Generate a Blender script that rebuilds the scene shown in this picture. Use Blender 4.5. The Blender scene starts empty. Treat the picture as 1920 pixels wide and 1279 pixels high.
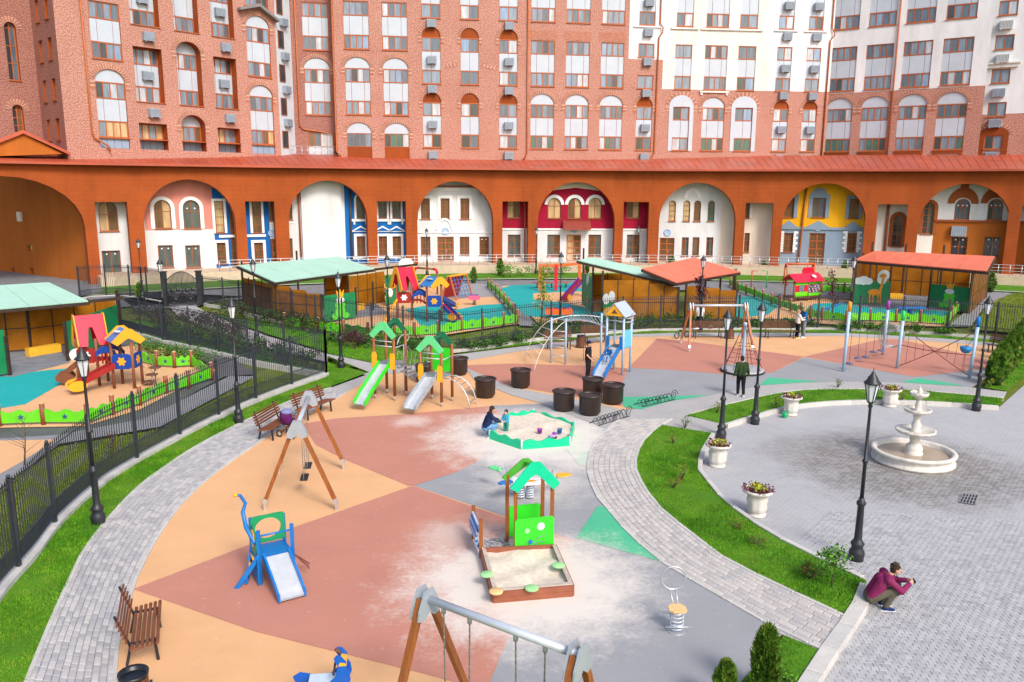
import bpy, math, random
from mathutils import Vector, Matrix
rnd = random.Random(7)
PI = math.pi
sc = bpy.context.scene
# ------------------------------------------------------------------ camera
IMG_W, IMG_H = 1920.0, 1279.0
FPX = 1500.0
PITCH = math.radians(10.95)
ROLL = math.radians(0.30)
CAM_H = 8.5
cam_data = bpy.data.cameras.new('camera')
cam = bpy.data.objects.new('camera', cam_data)
sc.collection.objects.link(cam)
cam_data.sensor_width = 36.0
cam_data.lens = FPX / IMG_W * 36.0
cam_data.clip_start = 0.1
cam_data.clip_end = 2000.0
cam.matrix_world = (Matrix.Translation((0, 0, CAM_H)) @ Matrix.Rotation(PI / 2 - PITCH, 4, 'X') @ Matrix.Rotation(ROLL, 4, 'Z'))
sc.camera = cam
# ------------------------------------------------------------------ sky, sun, exposure
SUN_EL, SUN_AZ = math.radians(41), math.radians(150)      # azimuth clockwise from +Y
world = bpy.data.worlds.new('World')
sc.world = world
world.use_nodes = True
wn = world.node_tree.nodes
wl = world.node_tree.links
bg = wn.get('Background') or wn.new('ShaderNodeBackground')
sky = wn.new('ShaderNodeTexSky')
sky.sky_type = 'NISHITA'
sky.sun_disc = False
sky.sun_elevation = SUN_EL
sky.sun_rotation = SUN_AZ
sky.air_density = 1.0
sky.dust_density = 3.5
sky.ozone_density = 0.6
wl.new(sky.outputs[0], bg.inputs[0])
bg.inputs[1].default_value = 0.15
sun_data = bpy.data.lights.new('sun', 'SUN')
sun_data.energy = 1.7
sun_data.angle = math.radians(15)
sun_data.color = (1.0, 0.965, 0.91)
sun = bpy.data.objects.new('sun', sun_data)
sc.collection.objects.link(sun)
sdir = Vector((math.sin(SUN_AZ) * math.cos(SUN_EL), math.cos(SUN_AZ) * math.cos(SUN_EL), math.sin(SUN_EL)))
sun.rotation_euler = sdir.to_track_quat('Z', 'Y').to_euler()
sun.location = sdir * 100
vs = sc.view_settings
vs.view_transform = 'Standard'
vs.look = 'None'
vs.gamma = 1.0
vs.use_curve_mapping = False
vs.exposure = 0.52
sc.cycles.max_bounces = 8
sc.cycles.transparent_max_bounces = 12
# ------------------------------------------------------------------ measuring: photograph pixel -> point of the place
def ray(px, py):
    x = (px - IMG_W / 2) / FPX
    y = -(py - IMG_H / 2) / FPX
    c, s = math.cos(ROLL), math.sin(ROLL)
    x, y = x * c - y * s, x * s + y * c
    cp, sp = math.cos(PITCH), math.sin(PITCH)
    return Vector((x, cp + y * sp, -sp + y * cp))
def G(px, py, z=0.0):
    r = ray(px, py)
    t = (z - CAM_H) / r.z
    return Vector((r.x * t, r.y * t, z))
def GP(pts, z=0.0):
    return [G(a, b, z) for a, b in pts]
def kx(px, py=300):
    r = ray(px, py)
    return r.x / r.y
# ------------------------------------------------------------------ mesh builder
Z = Vector((0, 0, 1))
def V(*a):
    return Vector(a if len(a) > 1 else a[0])
class MB:
    def __init__(self):
        self.v = []; self.f = []; self.m = []; self.uv = None; self.sm = []
    def add(self, verts, faces, mi=0, smooth=False):
        b = len(self.v)
        self.v += [tuple(p) for p in verts]
        for f in faces:
            self.f.append([b + i for i in f]); self.m.append(mi); self.sm.append(smooth)
        return self
    def obb(self, c, ax, ay, az, mi=0):
        c, ax, ay, az = V(c), V(ax), V(ay), V(az)
        p = [c + ax * i + ay * j + az * k for k in (-1, 1) for j in (-1, 1) for i in (-1, 1)]
        fs = [(0, 2, 3, 1), (4, 5, 7, 6), (0, 1, 5, 4), (2, 6, 7, 3), (0, 4, 6, 2), (1, 3, 7, 5)]
        if ax.cross(ay).dot(az) < 0: fs = [tuple(reversed(f)) for f in fs]
        return self.add(p, fs, mi)
    def box(self, x0, x1, y0, y1, z0, z1, mi=0):
        return self.obb(((x0 + x1) / 2, (y0 + y1) / 2, (z0 + z1) / 2), ((x1 - x0) / 2, 0, 0), (0, (y1 - y0) / 2, 0), (0, 0, (z1 - z0) / 2), mi)
    def bev(self, x0, x1, y0, y1, z0, z1, b=.01, mi=0):
        # box with its upper edges and corners cut
        r = [(x0 + b, y0), (x1 - b, y0), (x1, y0 + b), (x1, y1 - b), (x1 - b, y1), (x0 + b, y1), (x0, y1 - b), (x0, y0 + b)]
        q = [(x0 + 2 * b, y0 + b), (x1 - 2 * b, y0 + b), (x1 - b, y0 + 2 * b), (x1 - b, y1 - 2 * b), (x1 - 2 * b, y1 - b), (x0 + 2 * b, y1 - b), (x0 + b, y1 - 2 * b), (x0 + b, y0 + 2 * b)]
        vv = [(a, c, z0) for a, c in r] + [(a, c, z1 - b) for a, c in r] + [(a, c, z1) for a, c in q]
        fs = [tuple(reversed(range(8))), tuple(range(16, 24))]
        for k in range(8):
            n = (k + 1) % 8
            fs += [(k, n, 8 + n, 8 + k), (8 + k, 8 + n, 16 + n, 16 + k)]
        return self.add(vv, fs, mi)
    def beam(self, p0, p1, w, h, up=Z, mi=0):
        p0, p1 = V(p0), V(p1)
        d = p1 - p0
        if d.length < 1e-6: return self
        dn = d.normalized()
        s = dn.cross(V(up))
        if s.length < 1e-4: s = dn.cross(Vector((0, 1, 0)))
        s.normalize()
        t = s.cross(dn)
        return self.obb((p0 + p1) / 2, d / 2, s * w / 2, t * h / 2, mi)
    def tube(self, pts, r, n=8, closed=False, mi=0, smooth=True, cap=True):
        pts = [V(p) for p in pts]
        k = len(pts)
        rs = r if isinstance(r, (list, tuple)) else [r] * k
        ref = None
        vv = []
        for i in range(k):
            if closed: d = pts[(i + 1) % k] - pts[i - 1]
            else: d = pts[min(i + 1, k - 1)] - pts[max(i - 1, 0)]
            if d.length < 1e-9: d = Vector((0, 0, 1))
            d.normalize()
            if ref is None:
                ref = d.cross(Z)
                if ref.length < .05: ref = d.cross(Vector((0, 1, 0)))
            a = (ref - d * ref.dot(d))
            if a.length < 1e-6: a = d.orthogonal()
            a.normalize(); ref = a
            b = d.cross(a)
            for j in range(n):
                t = 2 * PI * j / n
                vv.append(pts[i] + (a * math.cos(t) + b * math.sin(t)) * rs[i])
        fs = []
        for i in range(k if closed else k - 1):
            o, q = i * n, ((i + 1) % k) * n
            for j in range(n):
                fs.append((o + j, o + (j + 1) % n, q + (j + 1) % n, q + j))
        self.add(vv, fs, mi, smooth)
        if cap and not closed:
            b = len(self.v) - k * n
            self.f.append([b + j for j in reversed(range(n))]); self.m.append(mi); self.sm.append(False)
            b2 = b + (k - 1) * n
            self.f.append([b2 + j for j in range(n)]); self.m.append(mi); self.sm.append(False)
        return self
    def lathe(self, prof, n=16, c=(0, 0, 0), mi=0, smooth=True, rot=0, wob=None):
        c = V(c)
        vv = []
        for i, (r, z) in enumerate(prof):
            for j in range(n):
                t = 2 * PI * j / n + rot
                rr = r if wob is None else r * wob(i, t)
                vv.append((c.x + rr * math.cos(t), c.y + rr * math.sin(t), c.z + z))
        fs = []
        for i in range(len(prof) - 1):
            for j in range(n):
                fs.append((i * n + j, i * n + (j + 1) % n, (i + 1) * n + (j + 1) % n, (i + 1) * n + j))
        self.add(vv, fs, mi, smooth)
        b = len(self.v) - len(vv)
        if prof[0][0] > 1e-4: self.f.append([b + j for j in reversed(range(n))]); self.m.append(mi); self.sm.append(False)
        if prof[-1][0] > 1e-4: self.f.append([b + (len(prof) - 1) * n + j for j in range(n)]); self.m.append(mi); self.sm.append(False)
        return self
    def prism(self, poly, z0, z1, mi=0):
        poly = [(p[0], p[1]) for p in poly]
        a = sum(poly[i][0] * poly[(i + 1) % len(poly)][1] - poly[(i + 1) % len(poly)][0] * poly[i][1] for i in range(len(poly)))
        if a < 0: poly = poly[::-1]
        k = len(poly)
        vv = [(x, y, z0) for x, y in poly] + [(x, y, z1) for x, y in poly]
        fs = [tuple(range(k, 2 * k)), tuple(reversed(range(k)))] + [(i, (i + 1) % k, k + (i + 1) % k, k + i) for i in range(k)]
        return self.add(vv, fs, mi)
    def plate(self, poly, o, u, w, n, t0, t1, mi=0):
        # polygon in the plane (o; u, w), from depth t0 to t1 along n
        o, u, w, n = V(o), V(u), V(w), V(n)
        a = sum(poly[i][0] * poly[(i + 1) % len(poly)][1] - poly[(i + 1) % len(poly)][0] * poly[i][1] for i in range(len(poly)))
        poly = list(poly)
        if (a < 0) != (u.cross(w).dot(n) < 0): poly = poly[::-1]
        k = len(poly)
        vv = [o + u * x + w * y + n * t0 for x, y in poly] + [o + u * x + w * y + n * t1 for x, y in poly]
        fs = [tuple(range(k, 2 * k)), tuple(reversed(range(k)))] + [(i, (i + 1) % k, k + (i + 1) % k, k + i) for i in range(k)]
        return self.add(vv, fs, mi)
    def ring(self, outer, inner, o, u, w, n, t0, t1, mi=0):
        # plate with a hole: outer and inner loops have the same count
        o, u, w, n = V(o), V(u), V(w), V(n)
        k = len(outer)
        P = lambda q, t: o + u * q[0] + w * q[1] + n * t
        vv = [P(q, t0) for q in outer] + [P(q, t0) for q in inner] + [P(q, t1) for q in outer] + [P(q, t1) for q in inner]
        fs = []
        for i in range(k):
            j = (i + 1) % k
            fs += [(i, j, k + j, k + i), (2 * k + i, 3 * k + i, 3 * k + j, 2 * k + j), (i, 2 * k + i, 2 * k + j, j), (k + i, k + j, 3 * k + j, 3 * k + i)]
        return self.add(vv, fs, mi)
    def ball(self, c, r, n=10, m=6, mi=0):
        r = r if isinstance(r, (tuple, list)) else (r, r, r)
        c = V(c)
        vv = [(c.x, c.y, c.z - r[2])]
        for i in range(1, m):
            a = -PI / 2 + PI * i / m
            for j in range(n):
                t = 2 * PI * j / n
                vv.append((c.x + r[0] * math.cos(a) * math.cos(t), c.y + r[1] * math.cos(a) * math.sin(t), c.z + r[2] * math.sin(a)))
        vv.append((c.x, c.y, c.z + r[2]))
        fs = [(0, 1 + (j + 1) % n, 1 + j) for j in range(n)]
        for i in range(m - 2):
            for j in range(n):
                fs.append((1 + i * n + j, 1 + i * n + (j + 1) % n, 1 + (i + 1) * n + (j + 1) % n, 1 + (i + 1) * n + j))
        L = len(vv) - 1; b = 1 + (m - 2) * n
        fs += [(b + j, b + (j + 1) % n, L) for j in range(n)]
        return self.add(vv, fs, mi, True)
    def leaf(self, c, size, nrm=None, mi=0, asp=.6):
        # one small folded leaf
        if nrm is None: nrm = Vector((rnd.gauss(0, 1), rnd.gauss(0, 1), rnd.gauss(0, 1) + .4))
        nrm = V(nrm).normalized()
        a = nrm.orthogonal().normalized()
        a = Matrix.Rotation(rnd.uniform(0, 2 * PI), 3, nrm) @ a
        b = nrm.cross(a)
        c = V(c); l = size * rnd.uniform(.7, 1.25)
        self.add([c - a * l * .5, c - b * l * asp * .5 + nrm * l * .12, c + a * l * .5, c + b * l * asp * .5 + nrm * l * .12], [(0, 1, 2), (0, 2, 3)], mi)
    def build(self, name, mats, parent=None, world=False, **props):
        me = bpy.data.meshes.new(name)
        vv = self.v
        if world and parent is not None:
            o = Vector((0, 0, 0)); p = parent
            while p: o += p.location; p = p.parent
            vv = [(a[0] - o.x, a[1] - o.y, a[2] - o.z) for a in vv]
        me.from_pydata(vv, [], self.f)
        if not isinstance(mats, (list, tuple)): mats = [mats]
        for m in mats: me.materials.append(m)
        if len(mats) > 1: me.polygons.foreach_set('material_index', self.m)
        me.polygons.foreach_set('use_smooth', self.sm)
        if self.uv is not None:
            l = me.uv_layers.new(name='UVMap')
            flat = []
            for f in self.f:
                for i in f: flat += list(self.uv[i])
            l.data.foreach_set('uv', flat)
        me.update()
        return link(name, me, parent, **props)
def link(name, me, parent=None, loc=None, rot=None, scl=None, **props):
    o = bpy.data.objects.new(name, me)
    sc.collection.objects.link(o)
    if parent is not None: o.parent = parent
    if loc is not None: o.location = loc
    if rot is not None: o.rotation_euler = rot if not isinstance(rot, (int, float)) else (0, 0, rot)
    if scl is not None: o.scale = scl if not isinstance(scl, (int, float)) else (scl,) * 3
    for k, x in props.items(): o[k] = x
    return o
def thing(name, label, cat, loc=(0, 0, 0), rz=0, group=None):
    o = bpy.data.objects.new(name, None)
    sc.collection.objects.link(o)
    o.empty_display_size = .2
    o.location = loc; o.rotation_euler = (0, 0, rz)
    o['label'] = label; o['category'] = cat
    if group: o['group'] = group
    return o
def tag(o, label, cat, group=None):
    o['label'] = label; o['category'] = cat
    if group: o['group'] = group
    return o
def copy_thing(src, loc, rz, label, group=None, scl=None):
    r = src.copy(); sc.collection.objects.link(r)
    r.location = loc; r.rotation_euler = (0, 0, rz); r['label'] = label
    if scl: r.scale = (scl,) * 3
    if group: r['group'] = group
    for ch in src.children:
        c = ch.copy(); sc.collection.objects.link(c); c.parent = r
        for g in ch.children:
            d = g.copy(); sc.collection.objects.link(d); d.parent = c
    return r
def inside(p, poly):
    x, y = p[0], p[1]; r = False; j = len(poly) - 1
    for i in range(len(poly)):
        if (poly[i][1] > y) != (poly[j][1] > y) and x < (poly[j][0] - poly[i][0]) * (y - poly[i][1]) / (poly[j][1] - poly[i][1]) + poly[i][0]: r = not r
        j = i
    return r
def smoothline(pts, n=6, closed=False):
    # Catmull-Rom through points
    pts = [V(p) for p in pts]; out = []; k = len(pts)
    for i in range(k if closed else k - 1):
        p1, p2 = pts[i], pts[(i + 1) % k]
        p0 = pts[i - 1] if (i > 0 or closed) else p1 * 2 - p2
        p3 = pts[(i + 2) % k] if (i + 2 < k or closed) else p2 * 2 - p1
        for j in range(n):
            t = j / n
            out.append(.5 * ((2 * p1) + (p2 - p0) * t + (2 * p0 - 5 * p1 + 4 * p2 - p3) * t * t + (3 * p1 - p0 - 3 * p2 + p3) * t ** 3))
    if not closed: out.append(pts[-1])
    return out
def arclen(pts):
    L = [0]
    for a, b in zip(pts, pts[1:]): L.append(L[-1] + (b - a).length)
    return L
def along(pts, L, d):
    if d <= 0: return pts[0] + (pts[1] - pts[0]).normalized() * d
    for i in range(len(L) - 1):
        if d <= L[i + 1]:
            t = (d - L[i]) / max(1e-9, L[i + 1] - L[i]); return pts[i].lerp(pts[i + 1], t)
    return pts[-1].copy()
def resample(pts, n):
    L = arclen(pts); return [along(pts, L, L[-1] * i / (n - 1)) for i in range(n)]
# ------------------------------------------------------------------ materials
MATS = {}
def srgb(r, g, b):
    f = lambda c: (c / 255 / 12.92) if c / 255 <= .04045 else ((c / 255 + .055) / 1.055) ** 2.4
    return (f(r), f(g), f(b))
def newmat(name):
    m = bpy.data.materials.new(name); m.use_nodes = True
    nt = m.node_tree; b = nt.nodes['Principled BSDF']
    MATS[name] = m
    return m, nt, b
def node(nt, t, **kw):
    n = nt.nodes.new(t)
    for k, x in kw.items():
        if k.startswith('i_'):
            n.inputs[int(k[2:])].default_value = x
        else: setattr(n, k, x)
    return n
def ramp(nt, fac, stops):
    r = nt.nodes.new('ShaderNodeValToRGB')
    e = r.color_ramp.elements
    while len(e) < len(stops): e.new(.5)
    for i, (p, c) in enumerate(stops):
        e[i].position = p; e[i].color = (c[0], c[1], c[2], 1) if not isinstance(c, (int, float)) else (c, c, c, 1)
    nt.links.new(fac, r.inputs[0])
    return r.outputs[0]
def noise(nt, vec, scale, detail=4, rough=.6):
    n = node(nt, 'ShaderNodeTexNoise')
    n.inputs['Scale'].default_value = scale; n.inputs['Detail'].default_value = detail; n.inputs['Roughness'].default_value = rough
    if vec is not None: nt.links.new(vec, n.inputs['Vector'])
    return n.outputs['Fac']
def mixc(nt, fac, a, b, mode='MIX'):
    n = nt.nodes.new('ShaderNodeMix'); n.data_type = 'RGBA'; n.blend_type = mode
    for s, x in ((n.inputs[0], fac), (n.inputs[6], a), (n.inputs[7], b)):
        if hasattr(x, 'is_output') or isinstance(x, bpy.types.NodeSocket): nt.links.new(x, s)
        elif isinstance(x, (int, float)): s.default_value = x if s.type == 'VALUE' else (x, x, x, 1)
        else: s.default_value = (x[0], x[1], x[2], 1)
    return n.outputs[2]
def math_(nt, op, a, b=None, clamp=False):
    n = nt.nodes.new('ShaderNodeMath'); n.operation = op; n.use_clamp = clamp
    for s, x in ((n.inputs[0], a), (n.inputs[1], b)):
        if x is None: continue
        if isinstance(x, (int, float)): s.default_value = x
        else: nt.links.new(x, s)
    return n.outputs[0]
def objc(nt):
    return node(nt, 'ShaderNodeTexCoord').outputs['Object']
def bumpn(nt, b, h, strength=.3, dist=.01):
    n = node(nt, 'ShaderNodeBump'); n.inputs['Strength'].default_value = strength; n.inputs['Distance'].default_value = dist
    nt.links.new(h, n.inputs['Height']); nt.links.new(n.outputs[0], b.inputs['Normal'])
def M(name, col, rough=.6, var=.12, scale=6, bump=0, metal=0, spec=.4, coat=0, dirt=.1, stretch=None):
    if name in MATS: return MATS[name]
    m, nt, b = newmat(name)
    c = objc(nt)
    if stretch:
        mp = node(nt, 'ShaderNodeMapping'); mp.inputs['Scale'].default_value = stretch; nt.links.new(c, mp.inputs[0]); c = mp.outputs[0]
    n1 = noise(nt, c, scale, 5)
    lo = [x * (1 - var) for x in col]; hi = [min(1, x * (1 + var)) for x in col]
    out = ramp(nt, n1, [(.3, lo), (.7, hi)])
    if dirt:
        n2 = noise(nt, c, scale * .35, 6, .7)
        f = ramp(nt, n2, [(.5, 0), (.75, dirt)])
        out = mixc(nt, f, out, (.25, .22, .18))
    nt.links.new(out, b.inputs['Base Color'])
    b.inputs['Roughness'].default_value = rough; b.inputs['Metallic'].default_value = metal
    b.inputs['Specular IOR Level'].default_value = spec; b.inputs['Coat Weight'].default_value = coat
    if bump: bumpn(nt, b, noise(nt, c, scale * 6, 5), bump, .01)
    return m
# ================================================================== the ground
PZ = -0.12                                                 # plaza level, one kerb below the paths
def sheet(name, pts, mat, z=None, kind='structure', uvs=None):
    mb = MB()
    pts = [V(p[0], p[1], p[2] if (z is None and len(p) > 2) else (z or 0)) for p in pts]
    a = sum(pts[i].x * pts[(i + 1) % len(pts)].y - pts[(i + 1) % len(pts)].x * pts[i].y for i in range(len(pts)))
    if a < 0: pts = pts[::-1]
    mb.add(pts, [tuple(range(len(pts)))])
    o = mb.build(name, mat)
    if kind: o['kind'] = kind
    return o
def dust_mask(nt, c, spots):
    # spots: (x, y, inner radius, outer radius, amount)
    out = None
    n1 = noise(nt, c, 1.3, 6, .65); n2 = noise(nt, c, 9, 5, .7)
    w = math_(nt, 'ADD', math_(nt, 'MULTIPLY', n1, 1.4), math_(nt, 'MULTIPLY', n2, .9))
    w = math_(nt, 'SUBTRACT', w, 1.15)
    for x, y, r0, r1, am in spots:
        d = node(nt, 'ShaderNodeVectorMath', operation='DISTANCE')
        d.inputs[1].default_value = (x, y, 0)
        nt.links.new(c, d.inputs[0])
        dd = math_(nt, 'ADD', d.outputs['Value'], math_(nt, 'MULTIPLY', w, -(r1 - r0) * .9))
        t = node(nt, 'ShaderNodeMapRange', interpolation_type='SMOOTHSTEP')
        t.inputs['From Min'].default_value = r0; t.inputs['From Max'].default_value = r1
        t.inputs['To Min'].default_value = am; t.inputs['To Max'].default_value = 0
        nt.links.new(dd, t.inputs['Value'])
        out = t.outputs[0] if out is None else math_(nt, 'MAXIMUM', out, t.outputs[0])
    return out
sb1, sb2 = G(985, 1090), G(996, 818)
DUST = [(sb1.x, sb1.y, 1.3, 3.5, .95), (sb2.x, sb2.y, 1.7, 4.4, .95), (G(1000, 900).x, G(1000, 900).y, .2, 2.6, .6), (G(775, 790).x, G(775, 790).y, .1, 1.1, .55), (G(860, 1010).x, G(860, 1010).y, .1, 1.8, .5), (G(1120, 1130).x, G(1120, 1130).y, .1, 1.6, .4), (G(1085, 860).x, G(1085, 860).y, .3, 2.4, .7)]
def rubber(name, col, dusty=True):
    m, nt, b = newmat(name)
    c = objc(nt)
    n1 = noise(nt, c, .8, 6, .6); n2 = noise(nt, c, 160, 2, .5)
    base = ramp(nt, n1, [(.3, [x * .93 for x in col]), (.7, [min(1, x * 1.06) for x in col])])
    base = mixc(nt, .35, base, ramp(nt, n2, [(.3, [x * .6 for x in col]), (.7, [min(1, x * 1.35) for x in col])]))
    n3 = noise(nt, c, 2.6, 8, .75)
    base = mixc(nt, ramp(nt, n3, [(.60, 0), (.78, .32)]), base, (.62, .56, .50))
    n5 = noise(nt, c, .5, 4, .6)
    base = mixc(nt, ramp(nt, n5, [(.52, 0), (.75, .18)]), base, [x * .55 for x in col])
    n4 = noise(nt, c, 6, 5, .8)
    base = mixc(nt, ramp(nt, n4, [(.62, 0), (.70, .55)]), base, (.66, .60, .54))
    if dusty: base = mixc(nt, dust_mask(nt, c, DUST), base, (.70, .645, .59))
    nt.links.new(base, b.inputs['Base Color'])
    b.inputs['Roughness'].default_value = .9; b.inputs['Specular IOR Level'].default_value = .25
    bumpn(nt, b, n2, .35, .004)
    return m
PEACH = rubber('rubber_peach', (.70, .40, .205))
PINK = rubber('rubber_terracotta', (.49, .215, .16))
GREY = rubber('rubber_grey', (.30, .305, .325))
GREEN = rubber('rubber_mint', (.075, .44, .245))
TEAL = rubber('rubber_teal', (.012, .36, .36), False)
def grassmat(name, c1, c2, c3):
    m, nt, b = newmat(name)
    c = objc(nt)
    n1 = noise(nt, c, .9, 5, .6); n2 = noise(nt, c, 25, 4, .7)
    o = ramp(nt, n1, [(.3, c1), (.55, c2), (.75, c3)])
    o = mixc(nt, .45, o, ramp(nt, n2, [(.35, [x * .5 for x in c1]), (.7, [min(1, x * 1.3) for x in c2])]))
    nt.links.new(o, b.inputs['Base Color']); b.inputs['Roughness'].default_value = .8; b.inputs['Specular IOR Level'].default_value = .2
    return m
GRASS = grassmat('grass_turf', (.05, .15, .007), (.09, .25, .01), (.16, .28, .02))
BLADE = [M('grass_blade_a', (.065, .22, .008), .7, .35, 1.2, spec=.2), M('grass_blade_b', (.145, .33, .012), .7, .3, 1.2, spec=.2), M('grass_blade_c', (.20, .26, .03), .7, .3, 1.2, spec=.2)]
OLIVE = grassmat('grass_dry', (.06, .11, .012), (.16, .20, .02), (.20, .22, .04))
BLADE_O = [M('grass_blade_d', (.09, .15, .012), .7, .35, 1.2, spec=.2), M('grass_blade_e', (.20, .24, .025), .7, .3, 1.2, spec=.2), M('grass_blade_f', (.10, .19, .015), .7, .3, 1.2, spec=.2)]
def setts_mat(name, c1, c2, mortar, sx, sy, ms=.012, wet=None, rot=0):
    m, nt, b = newmat(name)
    c = objc(nt)
    mp = node(nt, 'ShaderNodeMapping'); mp.inputs['Rotation'].default_value = (0, 0, rot); nt.links.new(c, mp.inputs[0])
    br = node(nt, 'ShaderNodeTexBrick'); br.inputs['Scale'].default_value = 1
    br.inputs['Color1'].default_value = (*c1, 1); br.inputs['Color2'].default_value = (*c2, 1); br.inputs['Mortar'].default_value = (*mortar, 1)
    br.inputs['Mortar Size'].default_value = ms; br.inputs['Mortar Smooth'].default_value = .3
    br.inputs['Brick Width'].default_value = sx; br.inputs['Row Height'].default_value = sy
    nt.links.new(mp.outputs[0], br.inputs['Vector'])
    n1 = noise(nt, c, .7, 6, .65); n2 = noise(nt, c, 30, 3)
    o = mixc(nt, .35 if wet else .5, br.outputs['Color'], ramp(nt, n1, [(.3, [x * .72 for x in c1]), (.7, [min(1, x * 1.12) for x in c2])]))
    o = mixc(nt, .12, o, n2, 'OVERLAY')
    if wet:
        w = dust_mask(nt, c, wet)
        v = node(nt, 'ShaderNodeTexWhiteNoise')
        sn = node(nt, 'ShaderNodeVectorMath', operation='SNAP'); sn.inputs[1].default_value = (sx, sy, 10); nt.links.new(mp.outputs[0], sn.inputs[0]); nt.links.new(sn.outputs[0], v.inputs['Vector'])
        w = math_(nt, 'MULTIPLY', w, math_(nt, 'SUBTRACT', 1.0, math_(nt, 'MULTIPLY', br.outputs['Fac'], .6)))
        w = math_(nt, 'MULTIPLY', w, ramp(nt, v.outputs['Value'], [(.25, .55), (.6, 1)]))
        o = mixc(nt, math_(nt, 'MULTIPLY', w, .95), o, (.14, .125, .105))
        nt.links.new(math_(nt, 'SUBTRACT', .85, math_(nt, 'MULTIPLY', w, .45)), b.inputs['Roughness'])
    else: b.inputs['Roughness'].default_value = .85
    nt.links.new(o, b.inputs['Base Color'])
    b.inputs['Specular IOR Level'].default_value = .3
    bumpn(nt, b, br.outputs['Fac'], -.35, .01)
    return m
fo = G(1711, 868, PZ)
WET = [(fo.x - .5, fo.y - .2, 2.2, 4.6, .92), (fo.x + 1.6, fo.y - 1.2, .8, 3.0, .8), (fo.x - 3.0, fo.y + 1.0, .5, 2.6, .6), (G(1720, 1175).x, G(1720, 1175).y, .1, 1.2, .55), (G(1850, 1110).x, G(1850, 1110).y, .1, 1.6, .5)]
PLAZA = setts_mat('plaza_setts', (.405, .405, .42), (.355, .355, .37), (.50, .50, .51), .15, .12, .010, WET, .12)
PAVER = setts_mat('path_pavers', (.47, .45, .44), (.40, .39, .385), (.22, .21, .20), .21, .16, .008)
PATHD = setts_mat('yard_pavers', (.30, .30, .32), (.24, .24, .26), (.12, .12, .12), .2, .1, .01)
ASPH = M('asphalt_grey', (.20, .205, .22), .9, .2, 1.5, .3, spec=.2)
ASPHD = M('asphalt_damp', (.11, .11, .12), .6, .25, .8, .3, spec=.3)
CONC = M('concrete_light', (.50, .49, .47), .85, .14, 3, .25, dirt=.5)
CONCW = M('concrete_warm', (.46, .40, .31), .85, .2, 3, .3, dirt=.6)
SAND = M('sand_pale', (.68, .59, .49), .95, .15, 7, .8)

# base terrain to the horizon
sheet('ground', [(-600, -200), (600, -200), (600, 900), (-600, 900)], OLIVE, -.16)
# rubber playground
RB_L = [(205, 1420), (215, 1279), (222, 1200), (240, 1130), (262, 1070), (300, 1000), (345, 940), (400, 890), (470, 840), (540, 795), (614, 757), (692, 711)]
RB_T = [(700, 706), (775, 696), (872, 677), (960, 661), (1100, 642), (1185, 632), (1292, 630), (1440, 632), (1565, 630), (1690, 636), (1800, 644), (1870, 650)]
RB_R = [(1862, 700), (1822, 727), (1700, 718), (1600, 716), (1500, 718), (1430, 723), (1330, 742), (1260, 752), (1190, 768), (1140, 805), (1110, 840), (1102, 875), (1107, 902), (1122, 935), (1150, 967), (1180, 1002), (1242, 1055), (1295, 1087), (1370, 1130), (1440, 1170), (1466, 1190), (1390, 1279), (1300, 1420)]
RB = GP(RB_L + RB_T + RB_R)
sheet('playground_surface', RB, PEACH, 0)
def patch(pts, mat, z):
    return sheet('rubber_patch', GP(pts), mat, z)
# grey fields
patch([(776, 911), (860, 884), (900, 862), (930, 790), (917, 761), (1040, 756), (1100, 790), (1140, 805), (1110, 840), (1102, 875), (1107, 902), (1122, 935), (1150, 967), (1180, 1002), (1242, 1055), (1295, 1087), (1370, 1130), (1440, 1170), (1466, 1190), (1390, 1279), (1300, 1420), (890, 1420), (920, 1275), (952, 1200), (1076, 1012)], GREY, .004)
patch([(1178, 690), (1260, 694), (1350, 701), (1448, 699), (1508, 670), (1715, 707), (1855, 691), (1862, 700), (1822, 727), (1700, 718), (1600, 716), (1500, 718), (1430, 723), (1330, 742), (1260, 752), (1190, 768), (1165, 760), (1168, 715)], GREY, .004)
# terracotta fields
patch([(566, 795), (630, 785), (755, 777), (917, 762), (945, 775), (940, 815), (905, 860), (860, 884), (776, 911), (765, 911), (640, 859), (592, 834)], PINK, .008)
patch([(250, 1105), (560, 986), (768, 913), (776, 912), (870, 945), (950, 972), (1076, 1012), (1062, 1030), (952, 1200), (920, 1275), (905, 1330), (850, 1279), (800, 1265), (600, 1215), (480, 1185)], PINK, .008)
patch([(1178, 690), (1232, 635), (1290, 640), (1508, 669), (1448, 699), (1350, 701), (1260, 694)], PINK, .008)
patch([(873, 685), (960, 682), (1100, 686), (1177, 691), (1168, 715), (1165, 762), (1090, 746), (960, 724), (880, 700)], PINK, .008)
patch([(1508, 669), (1652, 636), (1690, 637), (1865, 677), (1855, 691), (1715, 707)], PINK, .008)
# mint triangles
patch([(1080, 1009), (1121, 949), (1136, 952), (1150, 967), (1180, 1002), (1242, 1055), (1236, 1053)], GREEN, .012)
patch([(1062, 842), (1105, 835), (1103, 860), (1102, 875), (1085, 872)], GREEN, .012)
patch([(1167, 745), (1300, 742), (1330, 742), (1260, 752), (1203, 768), (1170, 764)], GREEN, .012)
patch([(1440, 708), (1540, 716), (1500, 718), (1424, 723)], GREEN, .012)
patch([(1690, 717), (1722, 709), (1810, 724), (1760, 722)], GREEN, .012)
# the cross path between the terracotta fields
sheet('paved_path', GP([(873, 690), (960, 727), (1090, 751), (1165, 768), (1190, 768), (1140, 805), (1100, 790), (1020, 758), (960, 742), (889, 713)]), PAVER, .016)
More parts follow.
